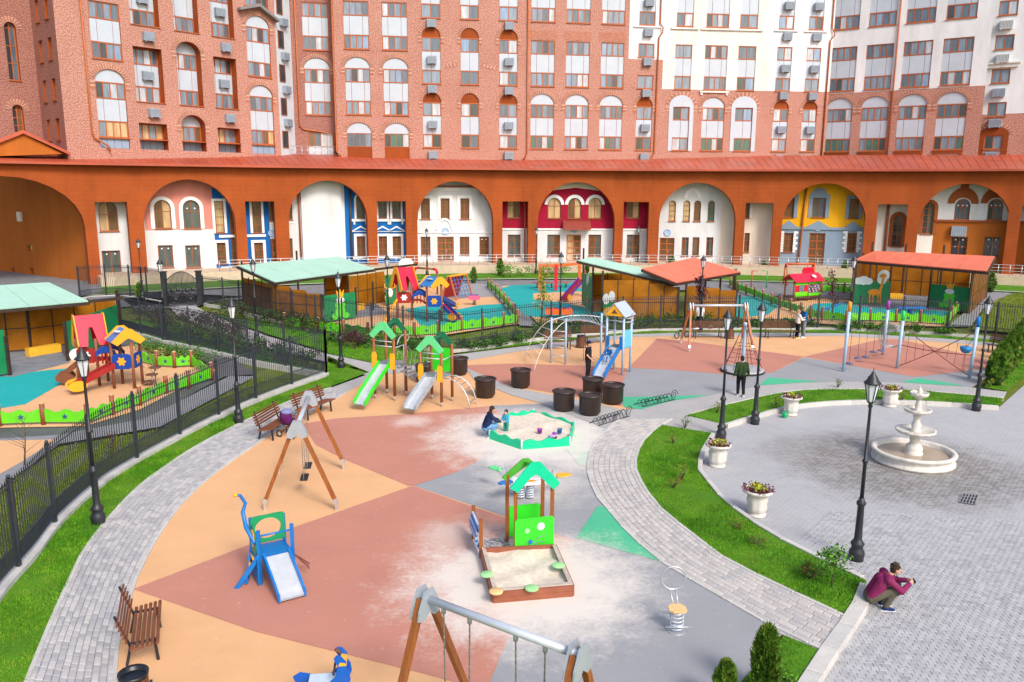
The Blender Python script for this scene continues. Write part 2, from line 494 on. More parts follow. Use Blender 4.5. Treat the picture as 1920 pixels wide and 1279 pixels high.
# ring path, as one sheet of paving under the separate pavers
LA = [(-10, 1420), (50, 1279), (90, 1180), (130, 1090), (160, 1030), (210, 965), (270, 905), (340, 855), (400, 820), (470, 785), (550, 750), (620, 727), (692, 701)]
sheet('paved_path', GP(LA) + GP(RB_L)[::-1], PAVER, -.004)
sheet('paved_path', GP([(614, 664), (697, 681), (770, 686), (850, 666), (960, 652), (1100, 635), (1182, 627), (1272, 624), (1352, 624), (1440, 624), (1590, 625), (1690, 630), (1800, 637), (1872, 644)]) + GP(RB_T[::-1]) + GP([(692, 706), (600, 672)]), PAVER, .006)
RD_LOW = [(1285, 779), (1350, 762), (1440, 741), (1502, 732), (1590, 730), (1715, 732), (1882, 747)]
CR_R = [(1240, 797), (1210, 822), (1195, 850), (1191, 875), (1200, 900), (1222, 935), (1247, 962), (1310, 1012), (1345, 1040), (1440, 1090), (1597, 1163)]
sheet('paved_path', GP([(1190, 768), (1260, 752), (1330, 742), (1430, 723), (1500, 718), (1600, 716), (1700, 718), (1822, 727), (1888, 735)]) + GP(RD_LOW[::-1] + [(1362, 797), (1338, 813)] + CR_R + [(1552, 1224), (1466, 1190), (1440, 1170), (1370, 1130), (1295, 1087), (1242, 1055), (1180, 1002), (1150, 967), (1122, 935), (1107, 902), (1102, 875), (1110, 840), (1140, 805)]), PAVER, .006)
# plaza
IB_R = [(1338, 813), (1326, 832), (1315, 855), (1312, 880), (1320, 893), (1335, 910), (1360, 940), (1395, 965), (1440, 997), (1527, 1042), (1617, 1084)]
IA_B = [(1362, 797), (1400, 785), (1440, 773), (1490, 761), (1565, 754), (1665, 752), (1765, 756), (1872, 763)]
plaza = [G(1990, 660, PZ), G(1874, 763, PZ)] + [G(a, b, PZ) for a, b in IA_B[::-1][1:]] + [G(a, b, PZ) for a, b in IB_R] + [G(1597, 1163, PZ), G(1520, 1279, PZ), G(1440, 1400, PZ), V(40, 6, PZ), V(60, 30, PZ), V(60, 44, PZ)]
sheet('plaza', plaza, PLAZA, PZ)

# ---- separate pavers
def cut_piece(q, z0, z1, gap=.006, ch=.008):
    # four-cornered block with a chamfered top
    c = (q[0] + q[1] + q[2] + q[3]) / 4
    def sh(p, g):
        d = c - p; return p + d.normalized() * min(g * 1.5, d.length * .4)
    a = [sh(p, gap) for p in q]; t = [sh(p, gap + ch) for p in q]
    vv = [V(p.x, p.y, z0) for p in a] + [V(p.x, p.y, z1 - ch) for p in a] + [V(p.x, p.y, z1) for p in t]
    fs = [(8, 9, 10, 11)] + [(i, (i + 1) % 4, 4 + (i + 1) % 4, 4 + i) for i in range(4)] + [(4 + i, 4 + (i + 1) % 4, 8 + (i + 1) % 4, 8 + i) for i in range(4)]
    if (q[1] - q[0]).cross(q[2] - q[1]).z < 0: fs = [tuple(reversed(f)) for f in fs]
    return vv, fs, c
def pieces(parent, items, name, mats, limit=300):
    items.sort(key=lambda it: it[2].length)
    rest = MB()
    for i, (vv, fs, c) in enumerate(items):
        mi = rnd.randrange(len(mats))
        if i < limit:
            MB().add([V(p) - c for p in vv], fs).build(name, mats[mi], parent).location = c
        else: rest.add(vv, fs, mi)
    if rest.f: rest.build(name + '_field', mats, parent, kind='stuff')
def pave_strip(parent, left, right, ncol, lens, z0, z1, mats, limit=300, stag=True):
    L = resample(left, 120); R = resample(right, 120)
    mid = [(a + b) / 2 for a, b in zip(L, R)]
    D = arclen(mid)
    items = []
    for j in range(ncol):
        v0, v1 = j / ncol, (j + 1) / ncol
        u = -rnd.uniform(0, lens[-1]) if stag else 0
        while u < D[-1] - .02:
            l = rnd.choice(lens)
            u0, u1 = max(u, 0), min(u + l, D[-1])
            if u1 - u0 > .03:
                def at(uu, vv):
                    return along(L, ldist, uu / D[-1] * ldist[-1]).lerp(along(R, rdist, uu / D[-1] * rdist[-1]), vv)
                ldist = arclen(L); rdist = arclen(R)
                dz = rnd.uniform(-.003, .003)
                items.append(cut_piece([at(u0, v0), at(u1, v0), at(u1, v1), at(u0, v1)], z0, z1 + dz))
            u += l
    pieces(parent, items, 'paver', mats, limit)
PV = [M('paver_grey_a', (.42, .41, .42), .85, .1, 4, .25, dirt=.25), M('paver_grey_b', (.36, .355, .37), .85, .1, 4, .25, dirt=.25), M('paver_grey_c', (.48, .465, .46), .85, .1, 4, .25, dirt=.2), M('paver_grey_d', (.40, .39, .40), .85, .1, 4, .25)]
PW = [M('paver_warm_a', (.48, .45, .43), .85, .1, 4, .25, dirt=.25), M('paver_warm_b', (.44, .415, .40), .85, .1, 4, .25, dirt=.2), M('paver_warm_c', (.51, .475, .45), .85, .08, 4, .25), M('paver_warm_d', (.41, .395, .39), .85, .1, 4, .25)]
ring = [o for o in sc.objects if o.name.startswith('paved_path')]
eL = [p for p in smoothline(GP([(-10, 1420), (50, 1279), (90, 1180), (130, 1090), (160, 1030), (210, 965), (270, 905), (340, 855), (400, 820), (470, 785), (550, 750), (620, 727)]), 6)]
eR = [p for p in smoothline(GP([(205, 1420), (215, 1279), (222, 1200), (240, 1130), (262, 1070), (300, 1000), (345, 940), (400, 890), (470, 840), (540, 795), (614, 757), (650, 736)]), 6)]
pave_strip(ring[1], eL, eR, 11, (.14, .2, .2, .26), -.02, .022, PV)
cL = smoothline(GP([(1162, 786), (1140, 805), (1110, 840), (1102, 875), (1107, 902), (1122, 935), (1150, 967), (1180, 1002), (1242, 1055), (1295, 1087), (1370, 1130), (1440, 1170), (1554, 1225)]), 6)
cR = smoothline(GP([(1260, 786), (1240, 797), (1210, 822), (1195, 850), (1191, 875), (1200, 900), (1222, 935), (1247, 962), (1310, 1012), (1345, 1040), (1440, 1090), (1510, 1122), (1597, 1163)]), 6)
pave_strip(ring[3], cL, cR, 9, (.3, .3, .4, .2), -.02, .026, PW)
# edging stones of the ring path
def edging(parent, pts, w, z0, z1, mats, ln=1.0, name='edging_stone', side=0):
    D = arclen(pts); d = 0
    while d < D[-1] - .1:
        a, b = along(pts, D, d), along(pts, D, min(d + ln - .012, D[-1]))
        t = (b - a)
        if t.length < .05: break
        n = Vector((-t.y, t.x, 0)).normalized()
        oo = n * w * side
        q = [a + oo - n * w / 2, b + oo - n * w / 2, b + oo + n * w / 2, a + oo + n * w / 2]
        vv, fs, c = cut_piece(q, z0, z1, .001, .012)
        MB().add([V(p) - c for p in vv], fs).build(name, mats[rnd.randrange(len(mats))], parent).location = c
        d += ln
KB = [M('kerb_stone_a', (.50, .49, .47), .85, .1, 4, .3, dirt=.4), M('kerb_stone_b', (.55, .53, .50), .85, .1, 4, .3, dirt=.3)]
edging(ring[1], eL, .08, -.1, .035, KB)
edging(ring[1], eR, .07, -.1, .03, KB)
edging(ring[3], cL, .07, -.1, .034, KB)
edging(ring[3], cR, .08, -.1, .04, KB)
edging(ring[3], smoothline(GP(RD_LOW), 5), .08, -.1, .04, KB)
# plaza kerbs
for pts, w in ((smoothline(GP(IB_R), 5), .14), (smoothline(GP(IA_B), 5), .14), (GP([(1626, 1098), (1606, 1150), (1570, 1196), (1510, 1290), (1440, 1400)]), .3)):
    k = bpy.data.objects.new('kerb', None); sc.collection.objects.link(k); k['kind'] = 'structure'
    edging(k, pts, w, PZ - .2, .05, KB, 1.0, 'kerb_stone')
# nearest setts of the plaza
PS = [M('sett_grey_a', (.39, .39, .405), .8, .1, 4, .3), M('sett_grey_b', (.37, .37, .385), .8, .1, 4, .3), M('sett_grey_c', (.415, .415, .43), .85, .1, 4, .25), M('sett_grey_d', (.335, .335, .345), .7, .12, 4, .3), M('sett_grey_e', (.38, .38, .395), .8, .1, 4, .3), M('sett_grey_f', (.40, .40, .415), .8, .1, 4, .3)]
pl = [o for o in sc.objects if o.name == 'plaza'][0]
items = []
kerbline = [G(1637, 1135, PZ), G(1540, 1279, PZ), G(1460, 1400, PZ)]
npoly = [G(1637, 1132, PZ), G(1640, 1085, PZ), G(1600, 1066, PZ), G(1500, 1010, PZ), G(1560, 960, PZ), G(1990, 980, PZ), G(2010, 1420, PZ), G(1460, 1400, PZ), G(1540, 1279, PZ)]
ca, sa = math.cos(-.12), math.sin(-.12)
for i in range(-60, 200):
    for j in range(40, 260):
        u = (i + (.5 if j % 2 else 0)) * .15; v = j * .115
        x, y = u * ca - v * sa, u * sa + v * ca
        if inside((x, y), npoly):
            def P(du, dv):
                uu, vv = u + du, v + dv; return V(uu * ca - vv * sa, uu * sa + vv * ca, 0)
            e = lambda: rnd.uniform(-.006, .006)
            items.append(cut_piece([P(-.075 + e(), -.0575 + e()), P(.075 + e(), -.0575 + e()), P(.075 + e(), .0575 + e()), P(-.075 + e(), .0575 + e())], PZ - .05, PZ + .010 + rnd.uniform(-.002, .002), .004, .004))
pieces(pl, items, 'sett', PS, 300)
# ---- lawns
def lawn(poly, dens, mats=BLADE, base=GRASS, h=(.035, .08), z=0.0, label=None, zz=.012):
    sheet('lawn', poly, base, z + zz)
    xs = [p[0] for p in poly]; ys = [p[1] for p in poly]
    A = abs(sum(poly[i][0] * poly[(i + 1) % len(poly)][1] - poly[(i + 1) % len(poly)][0] * poly[i][1] for i in range(len(poly)))) / 2
    bb = (max(xs) - min(xs)) * (max(ys) - min(ys))
    mb = MB(); v = []; f = []; m = []
    ph = [rnd.uniform(0, 6) for _ in range(4)]
    for _ in range(int(dens * bb)):
        x, y = rnd.uniform(min(xs), max(xs)), rnd.uniform(min(ys), max(ys))
        if not inside((x, y), poly): continue
        t = math.sin(x * 1.7 + ph[0]) * math.sin(y * 1.3 + ph[1]) + .6 * math.sin(x * 4.1 + ph[2]) * math.sin(y * 3.7 + ph[3])
        if t < -.75 and rnd.random() < .65: continue
        hh = rnd.uniform(*h) * (1 + .45 * t)
        a = rnd.uniform(0, 2 * PI); w = rnd.uniform(.006, .013) * (1.6 if dens < 500 else 1)
        lx, ly = rnd.gauss(0, .5) * hh, rnd.gauss(0, .5) * hh
        b = len(v); dx, dy = math.cos(a) * w, math.sin(a) * w
        v += [(x - dx, y - dy, z), (x + dx, y + dy, z), (x + lx, y + ly, z + max(.02, hh))]
        f.append([b, b + 1, b + 2])
        q = t + rnd.gauss(0, .6)
        m.append(0 if q > .2 else 1 if q > -.75 else 2)
    mb.v, mb.f, mb.m, mb.sm = v, f, m, [False] * len(f)
    o = mb.build('grass', mats); o['kind'] = 'stuff'
    if label: o['label'] = label
CURB = [(-40, 1190), (0, 1128), (30, 1085), (70, 1030), (110, 978), (190, 910), (250, 873), (317, 834), (380, 803), (450, 770), (500, 749), (555, 727), (614, 707)]
lawn(GP(CURB) + GP(LA)[:0:-1][1:] + GP([(20, 1350), (-90, 1300)]), 1500)
lawn(GP([(614, 710), (614, 668), (692, 698), (620, 725)]), 700)
lawn(GP(IA_B) + GP(RD_LOW[::-1]), 800)
lawn(GP(IB_R) + GP([(1625, 1092), (1600, 1160)]) + GP(CR_R[::-1]), 1600, h=(.03, .07))
lawn(GP([(1470, 1192), (1548, 1225), (1500, 1300), (1440, 1400), (1300, 1420), (1390, 1279)]), 1300, BLADE_O[:1] + BLADE[:2], h=(.03, .06))
lawn(GP([(614, 640), (640, 632), (720, 648), (807, 664), (866, 663), (926, 653), (985, 643), (1102, 630), (1222, 621), (1410, 619), (1539, 619), (1677, 624), (1826, 634), (1880, 640), (1872, 643), (1690, 629), (1590, 624), (1440, 623), (1272, 623), (1182, 626), (1100, 634), (960, 651), (850, 665), (770, 685), (697, 680), (614, 663)]), 420)
lawn(GP([(1846, 727), (1889, 734), (1990, 645), (1990, 560), (1905, 640), (1880, 650), (1866, 690)]), 420)
# ================================================================== buildings
BC = V(8.84, 2.64, 0); BR = 79.7                        # the arcade follows this circle
FL0, FLH = 12.5, 3.28                                     # first sill above the arcade roof, storey height
class Fac:
    # vertical plane from P0 to P1 (left to right as seen from the court), n towards the court
    def __init__(self, P0, P1):
        self.o = V(P0[0], P0[1], 0); d = V(P1[0], P1[1], 0) - self.o
        self.L = d.length; self.u = d.normalized(); self.n = Vector((self.u.y, -self.u.x, 0))
    def p(self, s, z, d=0):
        return self.o + self.u * s + Z * z + self.n * d
    def hit(self, px, py):
        r = ray(px, py); c = Vector((0, 0, CAM_H))
        t = (self.o - c).dot(self.n) / r.dot(self.n)
        q = c + r * t
        return (q - self.o).dot(self.u), q.z
    def bar(self, mb, s0, s1, z0, z1, d0, d1, mi=0):
        mb.obb(self.p((s0 + s1) / 2, (z0 + z1) / 2, (d0 + d1) / 2), self.u * (s1 - s0) / 2, self.n * (d1 - d0) / 2, Z * (z1 - z0) / 2, mi)
    def poly(self, mb, pts, d0, d1, mi=0):
        mb.plate(pts, self.o, self.u, Z, self.n, d0, d1, mi)
def circ_hit(px, R, c=BC):
    k = kx(px)
    A = k * k + 1; B = -2 * (k * c.x + c.y); Q = c.x ** 2 + c.y ** 2 - R * R
    Y = (-B + math.sqrt(B * B - 4 * A * Q)) / (2 * A)
    return V(k * Y, Y, 0)
def arch_pts(s0, s1, z, rise, n=10, rev=False):
    m, a = (s0 + s1) / 2, (s1 - s0) / 2
    q = [(m - a * math.cos(PI * i / n), z + rise * math.sin(PI * i / n)) for i in range(n + 1)]
    return q[::-1] if rev else q
def wall_mesh(fac, s0, s1, z0, z1, ops, reveal=.2, region=None, cuts=((), ()), revmat=None, nmats=1):
    # ops: (a, b, za, zb, rise): opening whose straight sides reach zb - rise
    mb = MB(); mb.uv = []
    def quad(pts, mi):
        mb.add([fac.p(*q) if len(q) == 3 else fac.p(q[0], q[1], 0) for q in pts], [tuple(range(len(pts)))], mi)
        mb.uv += [(q[0], q[1]) if len(q) == 2 or q[2] == 0 else (q[0] + q[2], q[1]) for q in pts]
    ops = [o for o in ops if o[1] > s0 and o[0] < s1]
    S = sorted(set([s0, s1] + [x for o in ops for x in o[:2] if s0 < x < s1] + [x for x in cuts[0] if s0 < x < s1]))
    T = sorted(set([z0, z1] + [x for o in ops for x in o[2:4] if z0 < x < z1] + [x for x in cuts[1] if z0 < x < z1]))
    for i in range(len(S) - 1):
        for j in range(len(T) - 1):
            a, b, c, d = S[i], S[i + 1], T[j], T[j + 1]
            if b - a < 1e-5 or d - c < 1e-5: continue
            ms, mz = (a + b) / 2, (c + d) / 2
            if any(o[0] < ms < o[1] and o[2] < mz < o[3] for o in ops): continue
            quad([(a, c), (b, c), (b, d), (a, d)], region(ms, mz) if region else 0)
    rm = revmat if revmat is not None else None
    for a, b, c, d, rise in ops:
        mi = region((a + b) / 2, d + .05) if region else 0
        r2 = rm if rm is not None else (region((a + b) / 2, (c + d) / 2) if region else 0)
        if rise > 0:
            q = arch_pts(a, b, d - rise, rise, 14)
            for k in range(7):
                quad([(a, d), q[k], q[k + 1]], mi)
                quad([(b, d), q[13 - k], q[14 - k]], mi)
            out = [(a, c)] + q + [(b, c)]
        else: out = [(a, c), (a, d), (b, d), (b, c)]
        for k in range(len(out)):
            e, g = out[k], out[(k + 1) % len(out)]
            if k == len(out) - 1: e, g = out[-1], out[0]
            quad([(e[0], e[1], 0), (g[0], g[1], 0), (g[0], g[1], -reveal), (e[0], e[1], -reveal)][::-1], r2)
    return mb
# ---- building materials
def brickmat(name, c1, c2, c3, mort):
    m, nt, b = newmat(name)
    uv = node(nt, 'ShaderNodeTexCoord').outputs['UV']
    mp = node(nt, 'ShaderNodeMapping'); nt.links.new(uv, mp.inputs[0]); mp.inputs['Rotation'].default_value = (0, 0, 0)
    br = node(nt, 'ShaderNodeTexBrick'); br.inputs['Scale'].default_value = 1
    br.inputs['Color1'].default_value = (*c1, 1); br.inputs['Color2'].default_value = (*c2, 1); br.inputs['Mortar'].default_value = (*mort, 1)
    br.inputs['Brick Width'].default_value = .32; br.inputs['Row Height'].default_value = .13; br.inputs['Mortar Size'].default_value = .02; br.inputs['Bias'].default_value = -.1
    nt.links.new(mp.outputs[0], br.inputs['Vector'])
    vo = node(nt, 'ShaderNodeTexVoronoi'); vo.inputs['Scale'].default_value = 5.5
    nt.links.new(mp.outputs[0], vo.inputs['Vector'])
    n = noise(nt, mp.outputs[0], 9, 2, .6)
    o = mixc(nt, ramp(nt, n, [(.47, 0), (.56, .85)]), br.outputs['Color'], c3)
    o = mixc(nt, ramp(nt, noise(nt, mp.outputs[0], .25, 4), [(.3, 0), (.7, .25)]), o, [x * .7 for x in c1])
    nt.links.new(o, b.inputs['Base Color']); b.inputs['Roughness'].default_value = .85; b.inputs['Specular IOR Level'].default_value = .2
    bumpn(nt, b, br.outputs['Fac'], -.4, .02)
    return m
BRICK = brickmat('brick_mottled', (.33, .105, .07), (.39, .14, .10), (.57, .34, .275), (.46, .26, .205))
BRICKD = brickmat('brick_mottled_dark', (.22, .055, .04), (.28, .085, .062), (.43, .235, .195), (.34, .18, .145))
def plaster(name, col, dirt=.15):
    m, nt, b = newmat(name)
    c = objc(nt)
    mp = node(nt, 'ShaderNodeMapping'); mp.inputs['Scale'].default_value = (1, 1, .3); nt.links.new(c, mp.inputs[0])
    o = ramp(nt, noise(nt, mp.outputs[0], .6, 6, .65), [(.3, [x * .8 for x in col]), (.7, [min(1, x * 1.05) for x in col])])
    o = mixc(nt, ramp(nt, noise(nt, mp.outputs[0], 1.6, 8, .75), [(.52, 0), (.78, dirt)]), o, [x * .5 for x in col])
    br = node(nt, 'ShaderNodeTexBrick'); br.inputs['Scale'].default_value = 1; br.inputs['Brick Width'].default_value = 1.3; br.inputs['Row Height'].default_value = .42; br.inputs['Mortar Size'].default_value = .018
    nt.links.new(node(nt, 'ShaderNodeTexCoord').outputs['UV'], br.inputs['Vector'])
    if dirt > .4:
        o = mixc(nt, math_(nt, 'MULTIPLY', br.outputs['Fac'], .4), o, [x * .45 for x in col])
        o = mixc(nt, ramp(nt, noise(nt, c, .35, 3, .5), [(.45, 0), (.6, .22)]), o, [min(1, x * 1.5) for x in col])
    nt.links.new(o, b.inputs['Base Color']); b.inputs['Roughness'].default_value = .85; b.inputs['Specular IOR Level'].default_value = .25
    bumpn(nt, b, noise(nt, c, 22, 4), .15, .01)
    return m
WHITEW = plaster('render_white', (.77, .785, .81)); CREAM = plaster('render_cream', (.76, .745, .70)); CREAM2 = plaster('render_pale_cream', (.78, .69, .58))
ORANGE = plaster('render_orange', (.335, .07, .0135), .5); ORANGE2 = plaster('render_light_orange', (.45, .13, .018), .35)
PINKW = plaster('render_pink', (.72, .27, .22)); BLUEW = plaster('render_blue', (.008, .13, .42)); CRIM = plaster('render_crimson', (.34, .006, .035))
YELW = plaster('render_yellow', (.85, .42, .012)); SLATE = plaster('render_slate_blue', (.24, .32, .42)); BROWNP = plaster('render_terracotta', (.33, .09, .025))
ROOF = M('roof_metal_terracotta', (.41, .072, .032), .45, .2, .35, .1, spec=.5, dirt=.25)
PANELW = M('panel_white', (.47, .525, .60), .35, .05, 1, spec=.5); PANELB = M('panel_blue_grey', (.25, .34, .46), .35, .08, 1, spec=.5)
PANELG = M('panel_grey', (.52, .57, .62), .4, .06, 1, spec=.5)
FRAME = M('window_frame_orange', (.40, .10, .025), .5, .12, 2); FRAMEB = M('window_frame_brown', (.28, .075, .02), .5, .12, 2)
ACM = M('ac_grey', (.30, .35, .42), .5, .12, 3); ACG = M('ac_grille', (.16, .19, .24), .5, .1, 3); ACW = M('ac_white', (.62, .63, .64), .45, .05, 3)
PIPE = M('downpipe_orange', (.42, .11, .025), .4, .1, 2); STEEL = M('galvanised_steel', (.55, .57, .60), .35, .08, 5, metal=.6)
BLACKM = M('black_metal', (.018, .021, .028), .45, .2, 5, spec=.5)
def glass(name, col, rough=.04, spec=.6):
    m, nt, b = newmat(name)
    c = objc(nt)
    mp = node(nt, 'ShaderNodeMapping'); mp.inputs['Scale'].default_value = (3, 3, .5); nt.links.new(c, mp.inputs[0])
    o = ramp(nt, noise(nt, mp.outputs[0], 1.1, 3, .6), [(.35, [x * .75 for x in col]), (.65, [min(1, x * 1.15) for x in col])])
    nt.links.new(o, b.inputs['Base Color']); b.inputs['Roughness'].default_value = rough; b.inputs['Specular IOR Level'].default_value = spec
    b.inputs['Coat Weight'].default_value = .4; b.inputs['Coat Roughness'].default_value = .02
    return m
GL_PALE = glass('glass_pale_curtain', (.19, .25, .32)); GL_WHITE = glass('glass_white_blind', (.46, .50, .55)); GL_MID = glass('glass_grey', (.10, .135, .175))
GL_DARK = glass('glass_dark', (.045, .05, .055)); GL_GREEN = glass('glass_green_curtain', (.055, .14, .12)); GL_BLUE = glass('glass_blue', (.20, .31, .46)); GL_WARM = glass('glass_warm', (.55, .38, .20))
GL_BROWN = glass('glass_brown', (.16, .09, .045)); GL_SHOP = glass('glass_house', (.10, .12, .11))
MIX_UP = [GL_PALE] * 7 + [GL_WHITE] * 3 + [GL_MID] * 5 + [GL_DARK] * 1 + [GL_BLUE]
MIX_LOW = [GL_MID] * 3 + [GL_GREEN] * 2 + [GL_PALE] * 2 + [GL_DARK] * 2 + [GL_WHITE]
MIX_WARM_REFL = [GL_WARM] * 4 + [GL_PALE] * 2 + [GL_BROWN] * 2  # pane colours that paint in the reflection of sunlit buildings, left wing's bottom row
MIX_HOUSE = [GL_SHOP] * 4 + [GL_BROWN] * 2 + [GL_DARK]
DOTM = M('sticker_white', (.8, .8, .8), .5, .02)
def window(parent, fac, s0, s1, z0, z1, cols=2, rows=1, arch=0, d=-.1, fw=.07, mix=MIX_UP, frame=None, sill=True, name='window', dots=0):
    frame = frame or FRAME
    mb = MB()
    zs = z1 - arch
    fac.bar(mb, s0, s1, z0, z0 + fw, d, d + .06)
    fac.bar(mb, s0, s0 + fw, z0 + fw, zs, d, d + .06); fac.bar(mb, s1 - fw, s1, z0 + fw, zs, d, d + .06)
    if arch:
        o = arch_pts(s0, s1, zs, arch, 12); i = arch_pts(s0 + fw, s1 - fw, zs, arch - fw, 12)
        fac.poly(mb, o + i[::-1], d, d + .06)
    else: fac.bar(mb, s0 + fw, s1 - fw, z1 - fw, z1, d, d + .06)
    ws = (s1 - s0 - 2 * fw) / cols if isinstance(cols, int) else None
    xs = [s0 + fw + ws * k for k in range(cols + 1)] if ws else [s0 + fw + (s1 - s0 - 2 * fw) * t for t in [0] + list(cols) + [1]]
    top = lambda s: zs + (arch * math.sqrt(max(0, 1 - ((s - (s0 + s1) / 2) / ((s1 - s0) / 2)) ** 2)) if arch else arch)
    for x in xs[1:-1]: fac.bar(mb, x - fw * .45, x + fw * .45, z0 + fw, (top(x) if arch else z1) - fw * .9, d + .004, d + .052)
    hz = [z0 + (zs - z0) * k / rows for k in range(1, rows)] if isinstance(rows, int) else [z0 + (z1 - z0) * t for t in rows]
    if arch and isinstance(rows, int): hz.append(zs)
    for z in hz:
        if z < z1 - .1: fac.bar(mb, s0 + fw * .9, s1 - fw * .9, z - fw * .35, z + fw * .35, d + .002, d + .05)
    w = mb.build(name, frame, parent, world=True)
    if sill:
        sb = MB(); fac.bar(sb, s0 - .06, s1 + .06, z0 - .07, z0 - .001, d, .10)
        sb.build('sill', frame, w, world=True)
    for a, b in zip(xs, xs[1:]):
        pm = rnd.choice(mix)
        pb = MB(); e = .012
        if arch: fac.poly(pb, [(a - e, z0 + e)] + [(a - e + (b - a + 2 * e) * k / 6, max(zs, top(a - e + (b - a + 2 * e) * k / 6) - .02)) for k in range(7)] + [(b + e, z0 + e)], d - .01, d + .018)
        else: fac.bar(pb, a - e, b + e, z0 + e, z1 - e, d - .01, d + .018)
        pb.build('pane', pm, w, world=True)
        for k in range(dots):
            db = MB(); cs, cz = (a + b) / 2, z0 + (z1 - arch * .6 - z0) * (.85 if k == 0 else .5)
            fac.poly(db, [(cs + .07 * math.cos(t * PI / 4), cz + .07 * math.sin(t * PI / 4)) for t in range(8)], d + .018, d + .024)
            db.build('sticker', DOTM, w, world=True)
    return w
def brick_arch(parent, fac, s0, s1, zs, rise, w=.42, n=27, m=None, leg=0, skip=()):
    mb = MB(); c, a = (s0 + s1) / 2, (s1 - s0) / 2
    P = lambda t, k: (c - (a + k) * math.cos(t), zs + (rise + k) * math.sin(t))
    for i in range(n):
        if any(a_ < P(PI * (i + .5) / n, .2)[0] < b_ for a_, b_ in skip): continue
        t0, t1 = PI * (i + .2) / n, PI * (i + .8) / n
        fac.poly(mb, [P(t0, .02), P(t1, .02), P(t1, w), P(t0, w)], -.02, .05, i % 2)
    for i in range(leg):
        for sg in (-1, 1):
            x0 = c + sg * (a + .02); x1 = c + sg * (a + w)
            fac.bar(mb, min(x0, x1), max(x0, x1), zs - .16 * (i + 1) + .03, zs - .16 * i - .01, -.02, .05, i % 2)
    mb.build('brick_arch', m or [VOUS, VOUS2], parent, world=True, kind='stuff')
VOUS = M('voussoir_pale', (.58, .36, .28), .85, .15, 4); VOUS2 = M('voussoir_red', (.46, .18, .11), .85, .15, 4)
def panels(parent, fac, s0, s1, z0, z1, cols=(.28, .75), mat=None, d=-.09):
    xs = [s0] + [s0 + (s1 - s0) * t for t in cols] + [s1]
    for a, b in zip(xs, xs[1:]):
        mb = MB(); fac.bar(mb, a + .02, b - .02, z0 + .02, z1 - .02, d - .03, d + .03)
        mb.build('panel', mat or PANELW, parent, world=True)
    mb = MB(); fac.bar(mb, s0, s1, z0, z1, d - .06, d - .02)
    mb.build('panel_backing', FRAME, parent, world=True)
def lunette(parent, fac, s0, s1, zs, rise, mat, d=-.09):
    mb = MB(); fac.poly(mb, arch_pts(s0, s1, zs, rise, 12), d - .03, d + .03)
    mb.build('lunette_panel', mat, parent, world=True)
def aircon(parent, fac, s, z, d=.02, w=.95, h=.75, m=None):
    mb = MB(); fac.bar(mb, s - w / 2, s + w / 2, z - h / 2, z + h / 2, d, d + .42)
    for sg in (-1, 1): fac.bar(mb, s + sg * w * .38 - .03, s + sg * w * .38 + .03, z - h / 2 - .1, z - h / 2 - .001, d, d + .5)
    o = mb.build('air_conditioner', m or ACM, parent, world=True)
    g = MB()
    for k in range(9):
        x = s - w * .44 + w * .88 * k / 8; fac.bar(g, x - .018, x + .018, z - h * .42, z + h * .42, d + .42, d + .44)
    g.build('grille', ACG, o, world=True)
def W0(k): return FL0 + FLH * k
WH = 1.42
def column(bld, fac, px, py, rows, cols, ops, lunm=None, arch_rise=None, mix=MIX_UP, ac=(), recess=.12, low=None, ww=.42, archrow=True):
    # one vertical strip of openings; rows: list of (first storey, last storey, arched?)
    sa, sb = fac.hit(px[0], py)[0], fac.hit(px[1], py)[0]
    w = sb - sa
    rise = arch_rise or w * .42
    for (k0, k1, ar) in rows:
        za, zb = W0(k0), W0(k1) + WH
        zt = zb + (rise if ar else 0)
        if low and k0 == 0: za = W0(0) - low[0]
        ops.append((sa, sb, za, zt, rise if ar else 0))
        if low and k0 == 0: panels(bld, fac, sa, sb, za, W0(0) - .02, (.25, .5, .75) if len(low) < 3 else (), low[1], -recess)
        for k in range(k0, k1 + 1):
            n = 4 if w > 2.2 else 2
            cc = (.24, .5, .76) if n == 4 else (.5,)
            window(bld, fac, sa, sb, W0(k), W0(k) + WH, cc, 1, 0, -recess, .105, mix if k > 0 else (MIX_WARM_REFL if bld is bw else MIX_LOW if mix is MIX_UP else mix), sill=(k == k0))
            if k < k1: panels(bld, fac, sa, sb, W0(k) + WH, W0(k + 1), (.24, .76) if n == 4 else (.5,), None, -recess)
        if ar:
            lunette(bld, fac, sa, sb, zb, rise, lunm or PANELW, -recess)
            brick_arch(bld, fac, sa, sb, zb, rise, ww, 41 if w > 2.2 else 31, leg=4)
    for kz in ac: aircon(bld, fac, (sa + sb) / 2 + .1, kz, .02 if True else 0)
    return sa, sb
def downpipe(parent, pts, r=.08):
    MB().tube(pts, r, 8).build('downpipe', PIPE, parent, world=True)
TOPZ = 33.0; BOTZ = 10.4
